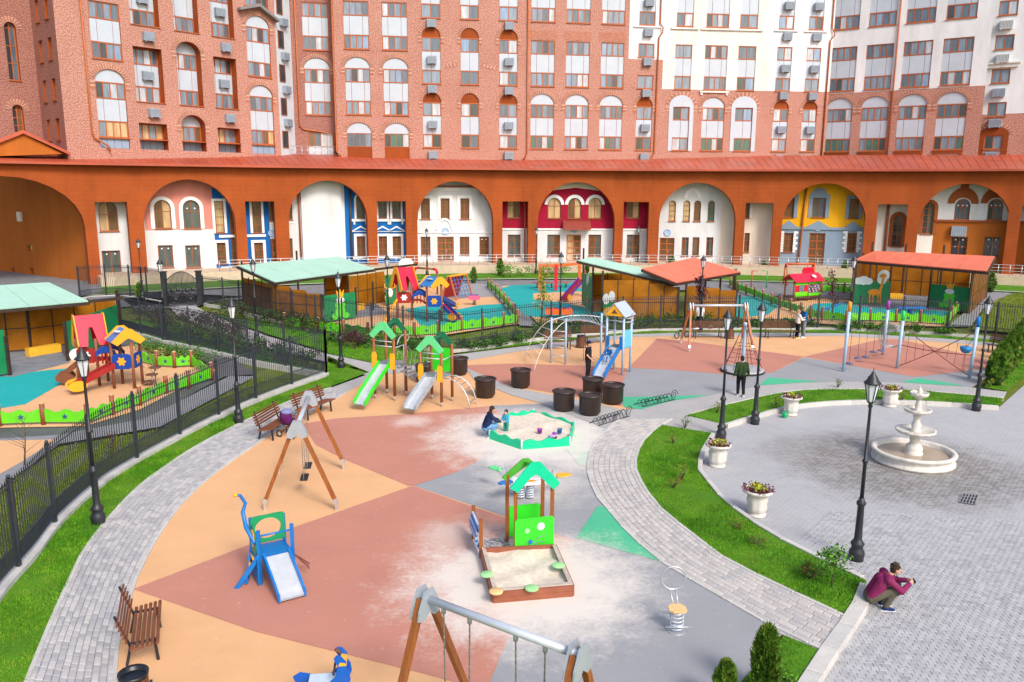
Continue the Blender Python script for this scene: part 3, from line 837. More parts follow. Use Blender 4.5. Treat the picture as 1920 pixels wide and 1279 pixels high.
# ---- plan of the apartment facades
def on(px, Y): return V(kx(px) * Y, Y, 0)
def along_dir(P, rot, px):
    # walk from P in direction rot (degrees, + recedes to the right) until pixel column px
    d = V(math.cos(math.radians(rot)), math.sin(math.radians(rot)), 0); k = kx(px)
    t = (k * P.y - P.x) / (d.x - k * d.y)
    return P + d * t
Bref = on(357, 77.5)
B0, B1 = along_dir(Bref, 48, 128), along_dir(Bref, 48, 528)
Dref = on(807, 88.0)
D0, D1 = along_dir(Dref, 8, 634), along_dir(Dref, 8, 986)
E1 = along_dir(D1, 8, 1236)
F1 = along_dir(E1, 6, 1545)
G1 = along_dir(F1, -33, 1832)
H1 = along_dir(G1 + V(.4, .5, 0), -33, 2080)
C0 = B1 + V(.9, 2.3, 0); C1 = D0 + V(-.4, 1.6, 0)
A2 = along_dir(B0, 180 - 46, 92)        # runs back to the left from the corner
A2 = B0 + V(-4.2, 4.0, 0)
A0 = along_dir(A2, 50, -60)
# ---------------- left brick wing
org = lambda P: (P.x, P.y, 0)
bw = thing('apartment_building', 'brick apartment wing set at an angle, with deep orange reveals, above the large archway', 'building', org((B0 + B1) / 2))
fB = Fac(B0, B1)
ops = []
column(bw, fB, (180, 236), 180, [(0, 1, True), (2, 3, False), (4, 5, False)], 4, ops, mix=MIX_UP, low=(.9, PANELB), recess=.15)
def bcol(px, rows, ac, m): column(bw, fB, px, 180, rows, 4, ops, mix=m, low=(.9, PANELB), recess=.95, ac=ac)
bcol((256, 309), [(0, 0, False), (1, 2, False), (3, 4, False)], (W0(0) + 2.35, W0(2) + 2.35), MIX_UP)
bcol((336, 381), [(0, 0, True), (1, 2, True), (3, 4, False)], (), MIX_UP)
bcol((404, 446), [(0, 0, False), (1, 2, False), (3, 4, False)], (W0(0) + 2.35, W0(2) + 2.35), MIX_UP)
column(bw, fB, (468, 511), 180, [(0, 1, True), (2, 3, True), (4, 5, False)], 4, ops, mix=MIX_UP, low=(.9, PANELB), recess=.15)
for px in ((256, 309), (404, 446)):
    s = sum(fB.hit(x, 180)[0] for x in px) / 2
    for z in (W0(1) + WH + .95, W0(3) + WH + .95): aircon(bw, fB, s + .2, z, -.9)
wall_mesh(fB, 0, fB.L, BOTZ, TOPZ, ops, 1.05, lambda s, z: 0, revmat=1).build('wall', [BRICK, ORANGE], bw, world=True)
mb = MB()                                                # small pediment over the last bay
s0 = fB.hit(445, 30)[0]; s1 = fB.L + .1; zt = fB.hit(480, 8)[1]; ze = fB.hit(450, 16)[1]
fB.poly(mb, [(s0, ze), ((s0 + s1) / 2, zt), (s1, ze - .5), (s1, ze - .75), ((s0 + s1) / 2, zt - .3), (s0, ze - .25)], 0, .7)
mb.build('pediment_roof', M('roof_grey', (.20, .20, .20), .6), bw, world=True)
s = fB.hit(163, 150)[0]
downpipe(bw, [fB.p(s, 33, .12), fB.p(s, 12.8, .12), fB.p(s + .15, 12.4, .15), fB.p(s + 1.2, 11.75, .3), fB.p(s + 1.3, 11.3, .3)])
sr = Fac(B1, C0); wall_mesh(sr, 0, sr.L, BOTZ, TOPZ, [], 0).build('wall', PANELG, bw, world=True)
for k in range(5):
    window(bw, sr, sr.L * .12, sr.L * .5, W0(k) - .2, W0(k) + 1.5, 1, 1, 0, .02, .07, [GL_DARK], FRAMEB, sill=False)
    aircon(bw, sr, sr.L * .45, W0(k) + 2.35, .05, .9, .7)
for (P, Q, m, winpx) in ((A0, A2, BRICKD, 0), (A2, B0, BRICKD, 1)):
    f = Fac(P, Q); ops = []
    if winpx == 0:
        for (xa, xb, ya, yb) in ((6, 40, 40, 152), (22, 48, 196, 250)):
            a, z1_ = f.hit(xa, ya); b, z0_ = f.hit(xb, yb); r = (b - a) * .5
            ops.append((a, b, z0_, z1_, r)); window(bw, f, a, b, z0_, z1_, 2, 3, r, -.35, .09, [GL_DARK, GL_BROWN, GL_MID], FRAME)
            brick_arch(bw, f, a, b, z1_ - r, r, .5, 21)
    else:
        for k in range(-1, 6):
            for t in (.22, .62):
                a = f.L * t; b = a + .95
                ops.append((a, b, W0(k) - .3, W0(k) + 1.5, 0)); window(bw, f, a, b, W0(k) - .3, W0(k) + 1.5, 1, 1, 0, -.35, .09, [GL_DARK, GL_MID], FRAMEB)
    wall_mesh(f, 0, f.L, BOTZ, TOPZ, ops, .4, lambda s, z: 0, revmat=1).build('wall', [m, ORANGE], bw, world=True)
# ---------------- centre brick block
bc = thing('apartment_building', 'tall red brick apartment block behind the middle of the arcade, with two wide arched bays', 'building', org((D0 + D1) / 2))
fC = Fac(C0, C1); ops = []
column(bc, fC, (572, 620), 180, [(1, 2, True), (3, 4, False)], 4, ops, recess=.12)
a, b = fC.hit(575, 180)[0], fC.hit(622, 180)[0]
ops.append((a, b, W0(0) - 1.3, W0(0) + WH + .1, 0))
window(bc, fC, a, b, W0(0) + .05, W0(0) + WH + .1, (.24, .5, .76), 1, 0, -.12, .07, [GL_MID, GL_WHITE, GL_BROWN], sill=False); panels(bc, fC, a, b, W0(0) - 1.3, W0(0), (.25, .5, .75), PANELG, -.12)
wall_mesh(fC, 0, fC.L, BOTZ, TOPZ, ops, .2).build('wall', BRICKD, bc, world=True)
mb = MB()                                                # terrace railing
for k in range(8): mb.tube([fC.p(fC.L * k / 7, 11.2, 1.3), fC.p(fC.L * k / 7, 12.5, 1.3)], .03, 6)
for z in (11.7, 12.1, 12.5): mb.tube([fC.p(-.6, z, 1.3), fC.p(fC.L, z, 1.3)], .025, 6)
mb.build('terrace_railing', STEEL, bc, world=True)
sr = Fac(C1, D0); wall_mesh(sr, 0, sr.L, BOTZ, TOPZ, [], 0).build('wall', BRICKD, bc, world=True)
fD = Fac(D0, D1); ops = []
for px in ((648, 695), (719, 766)):
    sa, sb = column(bc, fD, px, 180, [(1, 2, True), (3, 4, False), (5, 5, False)], 4, ops)
    r = (sb - sa) * .42
    za = W0(0) - 1.45
    ops.append((sa, sb, za, W0(0) + WH + r, r))
    window(bc, fD, sa, sb, W0(0), W0(0) + WH, (.24, .5, .76), 1, 0, -.12, .07, MIX_LOW, sill=False)
    lunette(bc, fD, sa, sb, W0(0) + WH, r, PANELW, -.12); brick_arch(bc, fD, sa, sb, W0(0) + WH, r, .42, 41, leg=4)
    mb = MB(); fD.bar(mb, sa, sb, za, W0(0) - .02, -.15, -.08); mb.build('apron_panel', ORANGE, bc, world=True)
for px, ac in (((792, 827), 1), ((864, 898), 0), ((936, 970), 1)):
    sa, sb = column(bc, fD, px, 180, [(0, 1, True), (2, 3, True), (4, 5, False)], 2, ops, lunm=ORANGE, arch_rise=1.0, ww=.36)
    if ac:
        for z in (W0(0) - .75, W0(0) + 2.4, W0(2) - .55, W0(2) + 2.4, W0(4) - .55): aircon(bc, fD, (sa + sb) / 2 + .05, z, .02)
wall_mesh(fD, 0, fD.L, BOTZ, TOPZ, ops, .2).build('wall', BRICK, bc, world=True)
cs = fD.hit(880, 105)[0]                                  # blind relief arch across three bays
brick_arch(bc, fD, cs - 4.9, cs + 4.9, W0(2) - .4, 2.3, .35, 81, skip=[(o_[0] - .3, o_[1] + .3) for o_ in ops])
for px in (551, 640): pass
s = fC.L * .12
downpipe(bc, [fC.p(s, 33, .12), fC.p(s, 14.6, .12), fC.p(s + .4, 14.3, .12), fC.p(fC.L * .93, 13.9, .12), fC.p(fC.L * .95, 11.2, .12)])
downpipe(bc, [fD.p(-.1, 33, .14), fD.p(-.1, 12.0, .14), fD.p(.4, 11.5, .3), fD.p(.5, 11.1, .3)])
# ---------------- cream and white block
fE = Fac(D1, E1); ops = []
be = thing('apartment_building', 'apartment block with brick lower storeys and cream walls above', 'building', org((D1 + F1) / 2))
for px in ((995, 1039), (1060, 1104), (1125, 1168)):
    column(be, fE, px, 180, [(0, 1, True), (2, 3, False), (4, 5, False)], 4, ops)
    sa, sb = fE.hit(px[0], 180)[0], fE.hit(px[1], 180)[0]
    mb = MB()
    for i in range(17):
        x = sa - .25 + (sb - sa + .5) * i / 17; fE.bar(mb, x, x + .1, W0(3) + WH + .12, W0(3) + WH + 1.0, -.02, .03)
    mb.build('soldier_course', VOUS2, be, world=True, kind='stuff')
sa, sb = column(be, fE, (1194, 1224), 180, [(0, 1, True), (2, 2, False), (3, 3, False), (4, 5, False)], 2, ops, lunm=ORANGE, arch_rise=.95, ww=.36)
for z in (W0(0) - .75, W0(0) + 2.4, W0(2) - .5, W0(3) - .5, W0(4) - .75, W0(4) + 2.3): aircon(be, fE, (sa + sb) / 2 + .1, z, .02)
mb = MB(); fE.bar(mb, sa - .6, sb + .6, W0(4) - .22, W0(4) - .08, 0, .16); mb.build('ledge', WHITEW, be, world=True)
sw, zw = fE.hit(1180, 60)[0], fE.hit(1200, 111)[1]
wall_mesh(fE, 0, fE.L, BOTZ, TOPZ, ops, .2, lambda s, z: 1 if (s > sw and z > zw) else 0, ((sw,), (zw,))).build('wall', [BRICK, WHITEW], be, world=True)
fF = Fac(E1, F1); ops = []
for px, n in (((1263, 1294), 2), ((1318, 1360), 4), ((1380, 1413), 2)):
    sa, sb = fF.hit(px[0], 180)[0], fF.hit(px[1], 180)[0]
    if n == 2:
        zb = W0(1) + WH; r = .75
        mb = MB(); o = [(sa - .45, W0(0) - .02)] + arch_pts(sa - .45, sb + .45, zb, r + .5, 14) + [(sb + .45, W0(0) - .02)]
        i = [(sa, W0(0) - .02)] + arch_pts(sa, sb, zb, .02, 14) + [(sb, W0(0) - .02)]
        for q in range(len(o) - 1): fF.poly(mb, [o[q], o[q + 1], i[q + 1], i[q]], .01, .06)
        mb.build('arched_surround', PANELW, be, world=True)
        brick_arch(be, fF, sa - .45, sb + .45, zb, r + .5, .4, 23, leg=3)
    column(be, fF, px, 180, [(0, 1, n == 4), (2, 3, False), (4, 5, False)], n, ops)
    mb = MB(); fF.bar(mb, sa - .6, sb + .6, W0(4) - .3, W0(4) - .12, 0, .18); mb.build('ledge', CREAM, be, world=True)
mb = MB(); sa, sb = fF.hit(1312, 165)[0], fF.hit(1366, 165)[0]; fF.bar(mb, sa, sb, W0(2) - .3, W0(2) - .12, 0, .2)
for x in (sa + .2, sb - .2): fF.bar(mb, x - .12, x + .12, W0(2) - .55, W0(2) - .3, 0, .14)
mb.build('ledge', CREAM, be, world=True)
for px in ((1452, 1480), (1507, 1534)):
    sa, sb = column(be, fF, px, 180, [(0, 1, True), (2, 3, False), (4, 5, False)], 2, ops, lunm=ORANGE, arch_rise=.85, ww=.36)
    for z in (W0(0) - .75, W0(0) + 2.4, W0(2) - .5, W0(2) + 2.4, W0(4) - .8, W0(4) + 2.4): aircon(be, fF, (sa + sb) / 2 + .1, z, .02)
    mb = MB(); fF.bar(mb, sa - .5, sb + .5, W0(4) - .25, W0(4) - .1, 0, .16); mb.build('ledge', WHITEW, be, world=True)
sc1, zc = fF.hit(1444, 100)[0], fF.hit(1350, 169)[1]
wall_mesh(fF, 0, fF.L, BOTZ, TOPZ, ops, .2, lambda s, z: 0 if z < zc else (2 if s > sc1 else 1), ((sc1,), (zc,))).build('wall', [BRICK, CREAM, WHITEW], be, world=True)
s = fE.L - .5
downpipe(be, [fE.p(s, 33, .14), fE.p(s, W0(4) + .2, .14), fE.p(s + .25, W0(4) - .2, .3), fE.p(s + .25, W0(4) - .7, .3), fE.p(s - .1, W0(4) - 1.2, .14), fE.p(s - .15, 12.2, .14), fE.p(s - .5, 11.6, .2), fE.p(s - .6, 11.2, .2)])
downpipe(be, [fE.p(.1, 33, .14), fE.p(.1, 12, .14), fE.p(-.3, 11.3, .2)])
s = fF.L - .3
downpipe(be, [fF.p(s, 33, .14), fF.p(s, W0(4) + .2, .14), fF.p(s + .25, W0(4) - .2, .3), fF.p(s + .25, W0(4) - .6, .3), fF.p(s - .1, W0(4) - 1.1, .14), fF.p(s - .1, 11.2, .14)])
# ---------------- right white block
bg_ = thing('apartment_building', 'white apartment block on the right, brick only up to its row of wide white arches', 'building', org((F1 + H1) / 2))
fG = Fac(F1, G1); ops = []
for px in ((1555, 1603), (1620, 1671), (1689, 1743), (1762, 1819)):
    sa, sb = column(bg_, fG, px, 150, [(0, 1, True), (2, 3, False), (4, 5, False)], 4, ops)
    mb = MB(); fG.ring = None
    o = [(sa, W0(0) - 1.35), (sb, W0(0) - 1.35), (sb, W0(0) - .1), (sa, W0(0) - .1)]; i = [(sa + .3, W0(0) - 1.1), (sb - .3, W0(0) - 1.1), (sb - .3, W0(0) - .35), (sa + .3, W0(0) - .35)]
    mb.ring(o, i, fG.o, fG.u, Z, fG.n, .003, .07); mb.build('apron_frame', ORANGE, bg_, world=True)
zg = W0(2) - .2
wall_mesh(fG, 0, fG.L, BOTZ, TOPZ, ops, .2, lambda s, z: 1 if z > zg else 0, ((), (zg,))).build('wall', [BRICK, WHITEW], bg_, world=True)
fH = Fac(G1 + V(.4, .5, 0), H1); ops = []
sa, sb = column(bg_, fH, (1858, 1893), 150, [(0, 0, False), (1, 1, False), (2, 2, False), (3, 3, False), (4, 5, False)], 2, ops)
for z in (W0(0) - .7, W0(0) + 2.6, W0(1) + 2.35, W0(2) + 2.4, W0(3) + 2.35): aircon(bg_, fH, (sa + sb) / 2, z, .02, 1.15, .8, ACW if z > W0(2) else None)
o = [(sa - .5, W0(0) - 1.2)] + arch_pts(sa - .5, sb + .5, W0(0) + WH + .1, .75, 14) + [(sb + .5, W0(0) - 1.2)]; i = [(sa, W0(0) - 1.2)] + arch_pts(sa, sb, W0(0) + WH, .02, 14) + [(sb, W0(0) - 1.2)]
mb = MB()
for q in range(len(o) - 1): fH.poly(mb, [o[q], o[q + 1], i[q + 1], i[q]], .01, .06)
mb.build('arched_surround', ORANGE, bg_, world=True)
brick_arch(bg_, fH, sa - .5, sb + .5, W0(0) + WH + .1, .75, .4, 23)
mb = MB(); fH.bar(mb, sa - .6, sb + .6, W0(2) + WH + .1, W0(2) + WH + .45, 0, .22); fH.bar(mb, sa - .8, sb + .8, W0(2) + WH + .45, W0(2) + WH + .6, 0, .32); mb.build('cornice', CREAM, bg_, world=True)
zh = fH.hit(1870, 214)[1]
wall_mesh(fH, -.2, fH.L, BOTZ, TOPZ, ops, .2, lambda s, z: 1 if z > zh else 0, ((), (zh,))).build('wall', [BRICK, WHITEW], bg_, world=True)
s = fG.hit(1688, 100)[0]
downpipe(bg_, [fG.p(s - .35, 33, .14), fG.p(s - .35, 11.2, .14)])
# unseen backs of the blocks keep daylight out of the rooms and cast the right shade
for o, f, dpt in ((bw, fB, 12), (bc, fD, 14), (be, fE, 14), (be, fF, 14), (bg_, fG, 14)):
    mb = MB(); fac = f; fac.bar(mb, .3, f.L - .3, BOTZ, TOPZ - .2, -dpt, -1.7); mb.build('core', BRICKD, o, world=True)

# ================================================================== the arcade
ar = thing('arcade', 'long curved orange arcade with wide arches and a terracotta metal roof', 'arcade', (BC.x, BC.y + BR, 0))
TZ = .8                                                    # terrace level
EZ = 10.08
cuts = [-150, 170, 257, 453, 530, 699, 772, 933, 999, 1160, 1225, 1386, 1456, 1632, 1711, 1903, 1960, 2150]
kinds = 'AORARARARARARARAR'
edges = {1: (-150, 161), 2: (177, 243), 3: (272, 443), 4: (463, 517), 5: (543, 690), 6: (708, 762), 7: (783, 925), 8: (942, 990), 9: (1008, 1152), 10: (1168, 1215), 11: (1235, 1378), 12: (1395, 1448), 13: (1465, 1622), 14: (1642, 1702), 15: (1720, 1893), 16: (1910, 1950), 17: (1968, 2140)}
P = [circ_hit(px, BR) for px in cuts]
for i in range(17):
    f = Fac(P[i], P[i + 1])
    a, b = edges[i + 1]
    sa, sb = f.hit(a, 440)[0], f.hit(b, 440)[0]
    arch = (i % 2 == 0)
    if arch:
        w = sb - sa; rise = w * .5
        top = 8.95 if i else 9.1
        ops = [(sa, sb, 0, top, min(rise, 4.2))]
    else: ops = [(sa, sb, 0, 7.0, 0)]
    wall_mesh(f, 0, f.L, 0, EZ, ops, 1.0).build('pier_wall' if False else 'arch_wall' if arch else 'pier_wall', ORANGE, ar, world=True)
# roof: pan sheets from the eave up to the blocks behind
def circ_pt(a, R, z): return V(BC.x + R * math.sin(a), BC.y + R * math.cos(a), z)
aa = [math.atan2(q.x - BC.x, q.y - BC.y) for q in (P[0], P[-1])]
n = 150
for i in range(n):
    a0 = aa[0] + (aa[1] - aa[0]) * i / n; a1 = aa[0] + (aa[1] - aa[0]) * (i + 1) / n - .0003
    mb = MB()
    R0, R1 = BR - .85, BR + 13
    sl = .135
    q = [circ_pt(a0, R0, EZ + .12), circ_pt(a1, R0, EZ + .12), circ_pt(a1, R1, EZ + .12 + (R1 - R0) * sl), circ_pt(a0, R1, EZ + .12 + (R1 - R0) * sl)]
    mb.add(q + [p - Z * .06 for p in q], [(0, 1, 2, 3), (7, 6, 5, 4), (0, 4, 5, 1)])
    mb.beam(q[0] + Z * .01, q[3] + Z * .01, .03, .03)
    mb.build('roof_sheet', ROOF, ar, world=True)
mb = MB()
k = 160
for i in range(k):
    a0 = aa[0] + (aa[1] - aa[0]) * i / k; a1 = aa[0] + (aa[1] - aa[0]) * (i + 1) / k
    for (R, z0, z1, mi) in ((BR - .9, EZ - .02, EZ + .17, 0),):
        mb.add([circ_pt(a0, R, z0), circ_pt(a1, R, z0), circ_pt(a1, R, z1), circ_pt(a0, R, z1), circ_pt(a0, R + .06, z0), circ_pt(a1, R + .06, z0), circ_pt(a1, R + .06, z1), circ_pt(a0, R + .06, z1)], [(0, 1, 2, 3), (3, 2, 6, 7), (4, 5, 1, 0)])
    mb.add([circ_pt(a0, BR - .84, EZ), circ_pt(a1, BR - .84, EZ), circ_pt(a1, BR + .05, EZ - .01), circ_pt(a0, BR + .05, EZ - .01)], [(0, 1, 2, 3)], 1)
mb.build('fascia', [ROOF, BROWNP], ar, world=True)
# gable over the big archway
gq = [G(0, 0)]
fg = Fac(circ_hit(-60, BR + 1.5), circ_hit(160, BR + 1.5))
ga, gb, gc = fg.hit(-70, 285), fg.hit(43, 251), fg.hit(118, 282)
mb = MB(); fg.poly(mb, [(ga[0], ga[1] - .4), (gb[0], gb[1]), (gc[0], gc[1] - .3)], -2, 0); mb.build('gable', ORANGE2, ar, world=True)
mb = MB(); fg.poly(mb, [(gb[0], gb[1] + .3), (gc[0] + .5, gc[1] - .15), (gc[0] + .5, gc[1] - .4), (gb[0], gb[1] + .02)], -2.2, .3); fg.poly(mb, [(gb[0], gb[1] + .3), (ga[0], ga[1] - .1), (ga[0], ga[1] - .4), (gb[0], gb[1] + .02)], -2.2, .3); mb.build('gable_roof', ROOF, ar, world=True)
# the passage behind the big archway: one long side wall, open to the sky further back
pA, pB = circ_hit(166, BR + .9), circ_hit(166, BR + .9) + V(-17, 11, 0)
fp = Fac(pB, pA); ops = []
for (xa, xb, ya, yb) in ((21, 31, 502, 532), (54, 66, 502, 530)):
    a, z1_ = fp.hit(xa, ya); b, z0_ = fp.hit(xb, yb); ops.append((a, b, max(.05, z0_), z1_, 0))
    mb = MB(); fp.bar(mb, a + .02, b - .02, max(.05, z0_), z1_ - .02, -.3, -.22); mb.build('passage_door', FRAMEB, ar, world=True)
a, z1_ = fp.hit(50, 460); b, z0_ = fp.hit(61, 471); ops.append((a, b, z0_, z1_, 0))
wall_mesh(fp, 0, fp.L, 0, 10.0, ops, .35).build('passage_wall', ORANGE2, ar, world=True)
a, z0_ = fp.hit(35, 415); mb = MB(); fp.bar(mb, a, a + .8, z0_, z0_ + .9, .01, .15); mb.build('wall_box', M('box_cream', (.7, .66, .55), .5), ar, world=True)
fp2 = Fac(pB + V(-22, -3, 0), pB); wall_mesh(fp2, 0, fp2.L, 0, 10.0, [], .3).build('passage_wall', ORANGE2, ar, world=True)
# ================================================================== the painted houses behind the arches
HR = BR + 1.75
WHITEH = plaster('render_white_house', (.68, .69, .71), .25)
def house(name, label, pxa, pxb, R=HR):
    Pa, Pb = circ_hit(pxa, R), circ_hit(pxb, R)
    t = thing(name, label, 'house', ((Pa.x + Pb.x) / 2, (Pa.y + Pb.y) / 2, TZ))
    return t, Fac(Pa, Pb)
def rect(f, x0, x1, y0, y1):
    xm, ym = (x0 + x1) / 2, (y0 + y1) / 2
    return f.hit(x0, ym)[0], f.hit(x1, ym)[0], f.hit(xm, y1)[1], f.hit(xm, y0)[1]
def finish(t, f, ops, mats, region=None, cuts=((), ())):
    wall_mesh(f, 0, f.L, 0, 10.35, ops, .3, region, cuts).build('wall', mats, t, world=True)
def trim(t, f, s0, s1, z0, z1, mat, d=.06, name='trim'):
    mb = MB(); f.bar(mb, s0, s1, z0, z1, 0.002, d); mb.build(name, mat, t, world=True)
def surround(t, f, s0, s1, z0, z1, w, mat, arch=0, d=.06, full=True):
    mb = MB(); zs = z1 - arch
    if full:
        f.bar(mb, s0 - w, s0, z0, zs, .002, d); f.bar(mb, s1, s1 + w, z0, zs, .002, d)
    if arch:
        o = arch_pts(s0 - w, s1 + w, zs, arch + w, 12); i = arch_pts(s0, s1, zs, arch, 12); f.poly(mb, o + i[::-1], .002, d)
    else: f.bar(mb, s0 - w, s1 + w, z1, z1 + w, .002, d)
    mb.build('surround', mat, t, world=True)
WT = M('trim_white', (.78, .79, .80), .6, .05, 2)
def win(t, f, ops, x0, x1, y0, y1, cols=2, rows=(.5,), arch=False, sur=None, sw=.2, mix=MIX_HOUSE, frame=None, dots=0, full=True, sill=True):
    s0, s1, z0, z1 = rect(f, x0, x1, y0, y1)
    r = (s1 - s0) * .5 if arch else 0
    ops.append((s0, s1, z0, z1, r))
    window(t, f, s0, s1, z0, z1, cols, rows, r, -.2, .08, mix, frame or FRAMEB, dots=dots, sill=sill)
    if sur: surround(t, f, s0, s1, z0, z1, sw, sur, r, full=full)
    return s0, s1, z0, z1
def door(t, f, ops, x0, x1, y0, y1, cols=2):
    s0, s1, z0, z1 = rect(f, x0, x1, y0, y1); z0 = TZ + .02
    ops.append((s0, s1, z0, z1, 0))
    o = window(t, f, s0, s1, z0, z1, cols, (.3, .5, .75), 0, -.2, .12, [GL_BROWN, GL_WARM, GL_BROWN], FRAME, sill=False, name='door')
    mb = MB(); m = (s0 + s1) / 2; f.bar(mb, m + .1, m + .14, z0 + .95, z0 + 1.25, -.14, -.08); mb.build('handle', STEEL, o, world=True)
    mb = MB(); mb.tube([f.p(m + .32 * math.cos(a * PI / 8), z1 + .55 + .32 * math.sin(a * PI / 8), .06) for a in range(16)], .05, 6, True); f.poly(mb, [(m + .3 * math.cos(a * PI / 8), z1 + .55 + .3 * math.sin(a * PI / 8)) for a in range(16)], .01, .05)
    mb.build('round_sign', M('sign_pale_blue', (.35, .48, .68), .5), t, world=True)
WG = [GL_WARM, GL_WARM, GL_BROWN]
# white house with arched window, far left
t, f = house('house', 'white house with one arched window above one square window, next to the large archway', 150, 262); o = []
win(t, f, o, 185, 221, 377, 434, 2, (.55,), True, None, mix=WG); win(t, f, o, 192, 227, 470, 513, 2, (.99,), mix=[GL_SHOP], dots=1)
finish(t, f, o, [WHITEH])
t, f = house('house', 'white house with pink upper storey and two arched windows, behind the second arch', 262, 393); o = []
for x in (289, 343): win(t, f, o, x, x + 32, 375, 429, 2, (.6,), True, WT, .32, mix=WG if x < 300 else MIX_HOUSE, dots=1 if x > 300 else 0)
for x in (297, 348):
    s = win(t, f, o, x, x + 28, 460, 502, 2, (.99,), mix=[GL_SHOP], dots=1)
    for k in (0, 1): trim(t, f, s[0] + (s[1] - s[0]) * .5 * k + .03, s[0] + (s[1] - s[0]) * .5 * (k + 1) - .03, s[3] + .1, s[3] + .95, WT, .03, 'relief_panel')
zp = f.hit(330, 431)[1]
finish(t, f, o, [WHITEH, PINKW], lambda s, z: 1 if z > zp else 0, ((), (zp,)))
t, f = house('house', 'narrow blue house with tall white framed windows, behind the second arch', 393, 499); o = []
for x in (403, 473):
    win(t, f, o, x, x + 17, 377, 437, 1, (.25, .5, .75), False, WT, .22, mix=[GL_BROWN, GL_WARM]); win(t, f, o, x + 4, x + 21, 455, 495, 1, (.33, .66), False, WT, .25, mix=[GL_BROWN])
win(t, f, o, 432, 443, 380, 500, 1, (.1, .25, .4, .55, .7, .85), mix=[GL_BROWN])
for y in (443, 503):
    z = f.hit(420, y)[1]; trim(t, f, 0.4, f.L - .4, z - .12, z + .12, WT, .1, 'string_course')
finish(t, f, o, [BLUEW])
t, f = house('house', 'white house with a wide blank wall, behind the third arch', 499, 643); o = []
win(t, f, o, 502, 515, 377, 415, 2, (.33, .66), mix=[GL_BROWN]); win(t, f, o, 541, 548, 375, 412, 1, (.33, .66), mix=[GL_BROWN]); win(t, f, o, 541, 549, 447, 484, 1, (.33, .66), mix=[GL_BROWN])
door(t, f, o, 503, 520, 448, 495, 2)
zz = f.hit(520, 417)[1]; trim(t, f, .05, f.hit(552, 420)[0], zz - .1, zz, WT)
s = f.hit(562, 430)[0]; mb = MB(); mb.tube([f.p(s, 9.6, .12), f.p(s, TZ, .12)], .09, 8); mb.build('downpipe', FRAMEB, t, world=True)
mb = MB(); f.bar(mb, f.hit(566, 430)[0], f.hit(641, 430)[0], TZ, 10.2, .004, .35); mb.build('blank_bay', WHITEH, t, world=True)
finish(t, f, o, [WHITEH])
t, f = house('house', 'blue house with white pediments over its windows, between the third and fourth arch', 643, 776); o = []
for x in (668, 709, 735):
    win(t, f, o, x, x + 16, 366, 410, 1, (.25, .5, .75), True, WT, .2, mix=[GL_BROWN, GL_SHOP])
    s0, s1, z0, z1 = win(t, f, o, x + 1, x + 17, 443, 480, 2, (.33, .66), False, WT, .25, mix=[GL_BROWN])
    mb = MB(); f.poly(mb, [(s0 - .6, z1 + .45), (s1 + .6, z1 + .45), ((s0 + s1) / 2, z1 + 1.05)], .003, .12); mb.build('pediment', WT, t, world=True)
    mb = MB(); f.poly(mb, [(s0 - .3, z1 + .52), (s1 + .3, z1 + .52), ((s0 + s1) / 2, z1 + .88)], .12, .14); mb.build('pediment_field', BLUEW, t, world=True)
    zz = f.hit(x + 8, 413)[1]; trim(t, f, s0 - .45, s1 + .45, zz - .12, zz + .12, WT, .14, 'ledge')
    for q in (s0 - .25, s1 + .1): trim(t, f, q, q + .16, zz - .42, zz - .12, WT, .1, 'bracket')
zz = f.hit(700, 483)[1]; trim(t, f, f.hit(660, 483)[0], f.L - .3, zz - .07, zz + .07, WT, .1, 'string_course')
s = f.hit(658, 430)[0]; mb = MB(); mb.tube([f.p(s, 9.8, .1), f.p(s, TZ, .1)], .12, 8); mb.build('downpipe', M('pipe_dark', (.06, .05, .06), .5), t, world=True)
finish(t, f, o, [BLUEW])
t, f = house('house', 'white house with small brown windows and a blind arch over its door', 776, 936); o = []
for x in (789, 826, 863): win(t, f, o, x, x + 17, 372, 411, 2, (.33, .66), False, WT, .3, mix=[GL_BROWN])
for x in (789, 862, 899): win(t, f, o, x, x + 18, 444, 478, 2, (.33, .66), mix=[GL_BROWN], dots=1 if x > 890 else 0)
door(t, f, o, 820, 851, 444, 495, 2)
mb = MB(); a, b = f.hit(817, 432), f.hit(850, 432); q = arch_pts(a[0], b[0], a[1], 1.25, 14); q2 = arch_pts(a[0] + .22, b[0] - .22, a[1], 1.03, 14); f.poly(mb, q + q2[::-1], .003, .1); mb.build('blind_arch', WT, t, world=True)
zz = f.hit(850, 436)[1]; trim(t, f, .3, f.L - .6, zz - .05, zz + .05, WT, .08, 'string_course')
zz = f.hit(850, 355)[1]; trim(t, f, .3, f.L - .6, zz - .12, zz + .12, WT, .12, 'cornice')
zz = f.hit(850, 349)[1]; trim(t, f, .3, f.L - .6, zz - .1, zz + .05, BROWNP, .16, 'cornice')
finish(t, f, o, [WHITEH])
t, f = house('house', 'crimson and white house with three arched windows and a small red canopy over its door', 936, 1224); o = []
for x in (1027, 1065, 1103): win(t, f, o, x, x + 25, 371, 410, 2, (.6,), True, WT, .32, mix=WG + [GL_MID], full=False)
for x in (951, 1175): win(t, f, o, x, x + 24, 370, 409, 2, (.6,), mix=WG)
for x in (952, 1026, 1103, 1175): win(t, f, o, x, x + 24, 440, 481, 2, (.4, .75), mix=MIX_HOUSE)
door(t, f, o, 1062, 1089, 440, 493, 2)
zc_, zt_ = f.hit(1080, 430)[1], f.hit(1080, 357)[1]
trim(t, f, 0.02, f.L - .02, zc_ - .08, zc_ + .08, WT, .09, 'string_course')
mb = MB(); sA, sB = f.hit(1055, 420)[0], f.hit(1106, 420)[0]
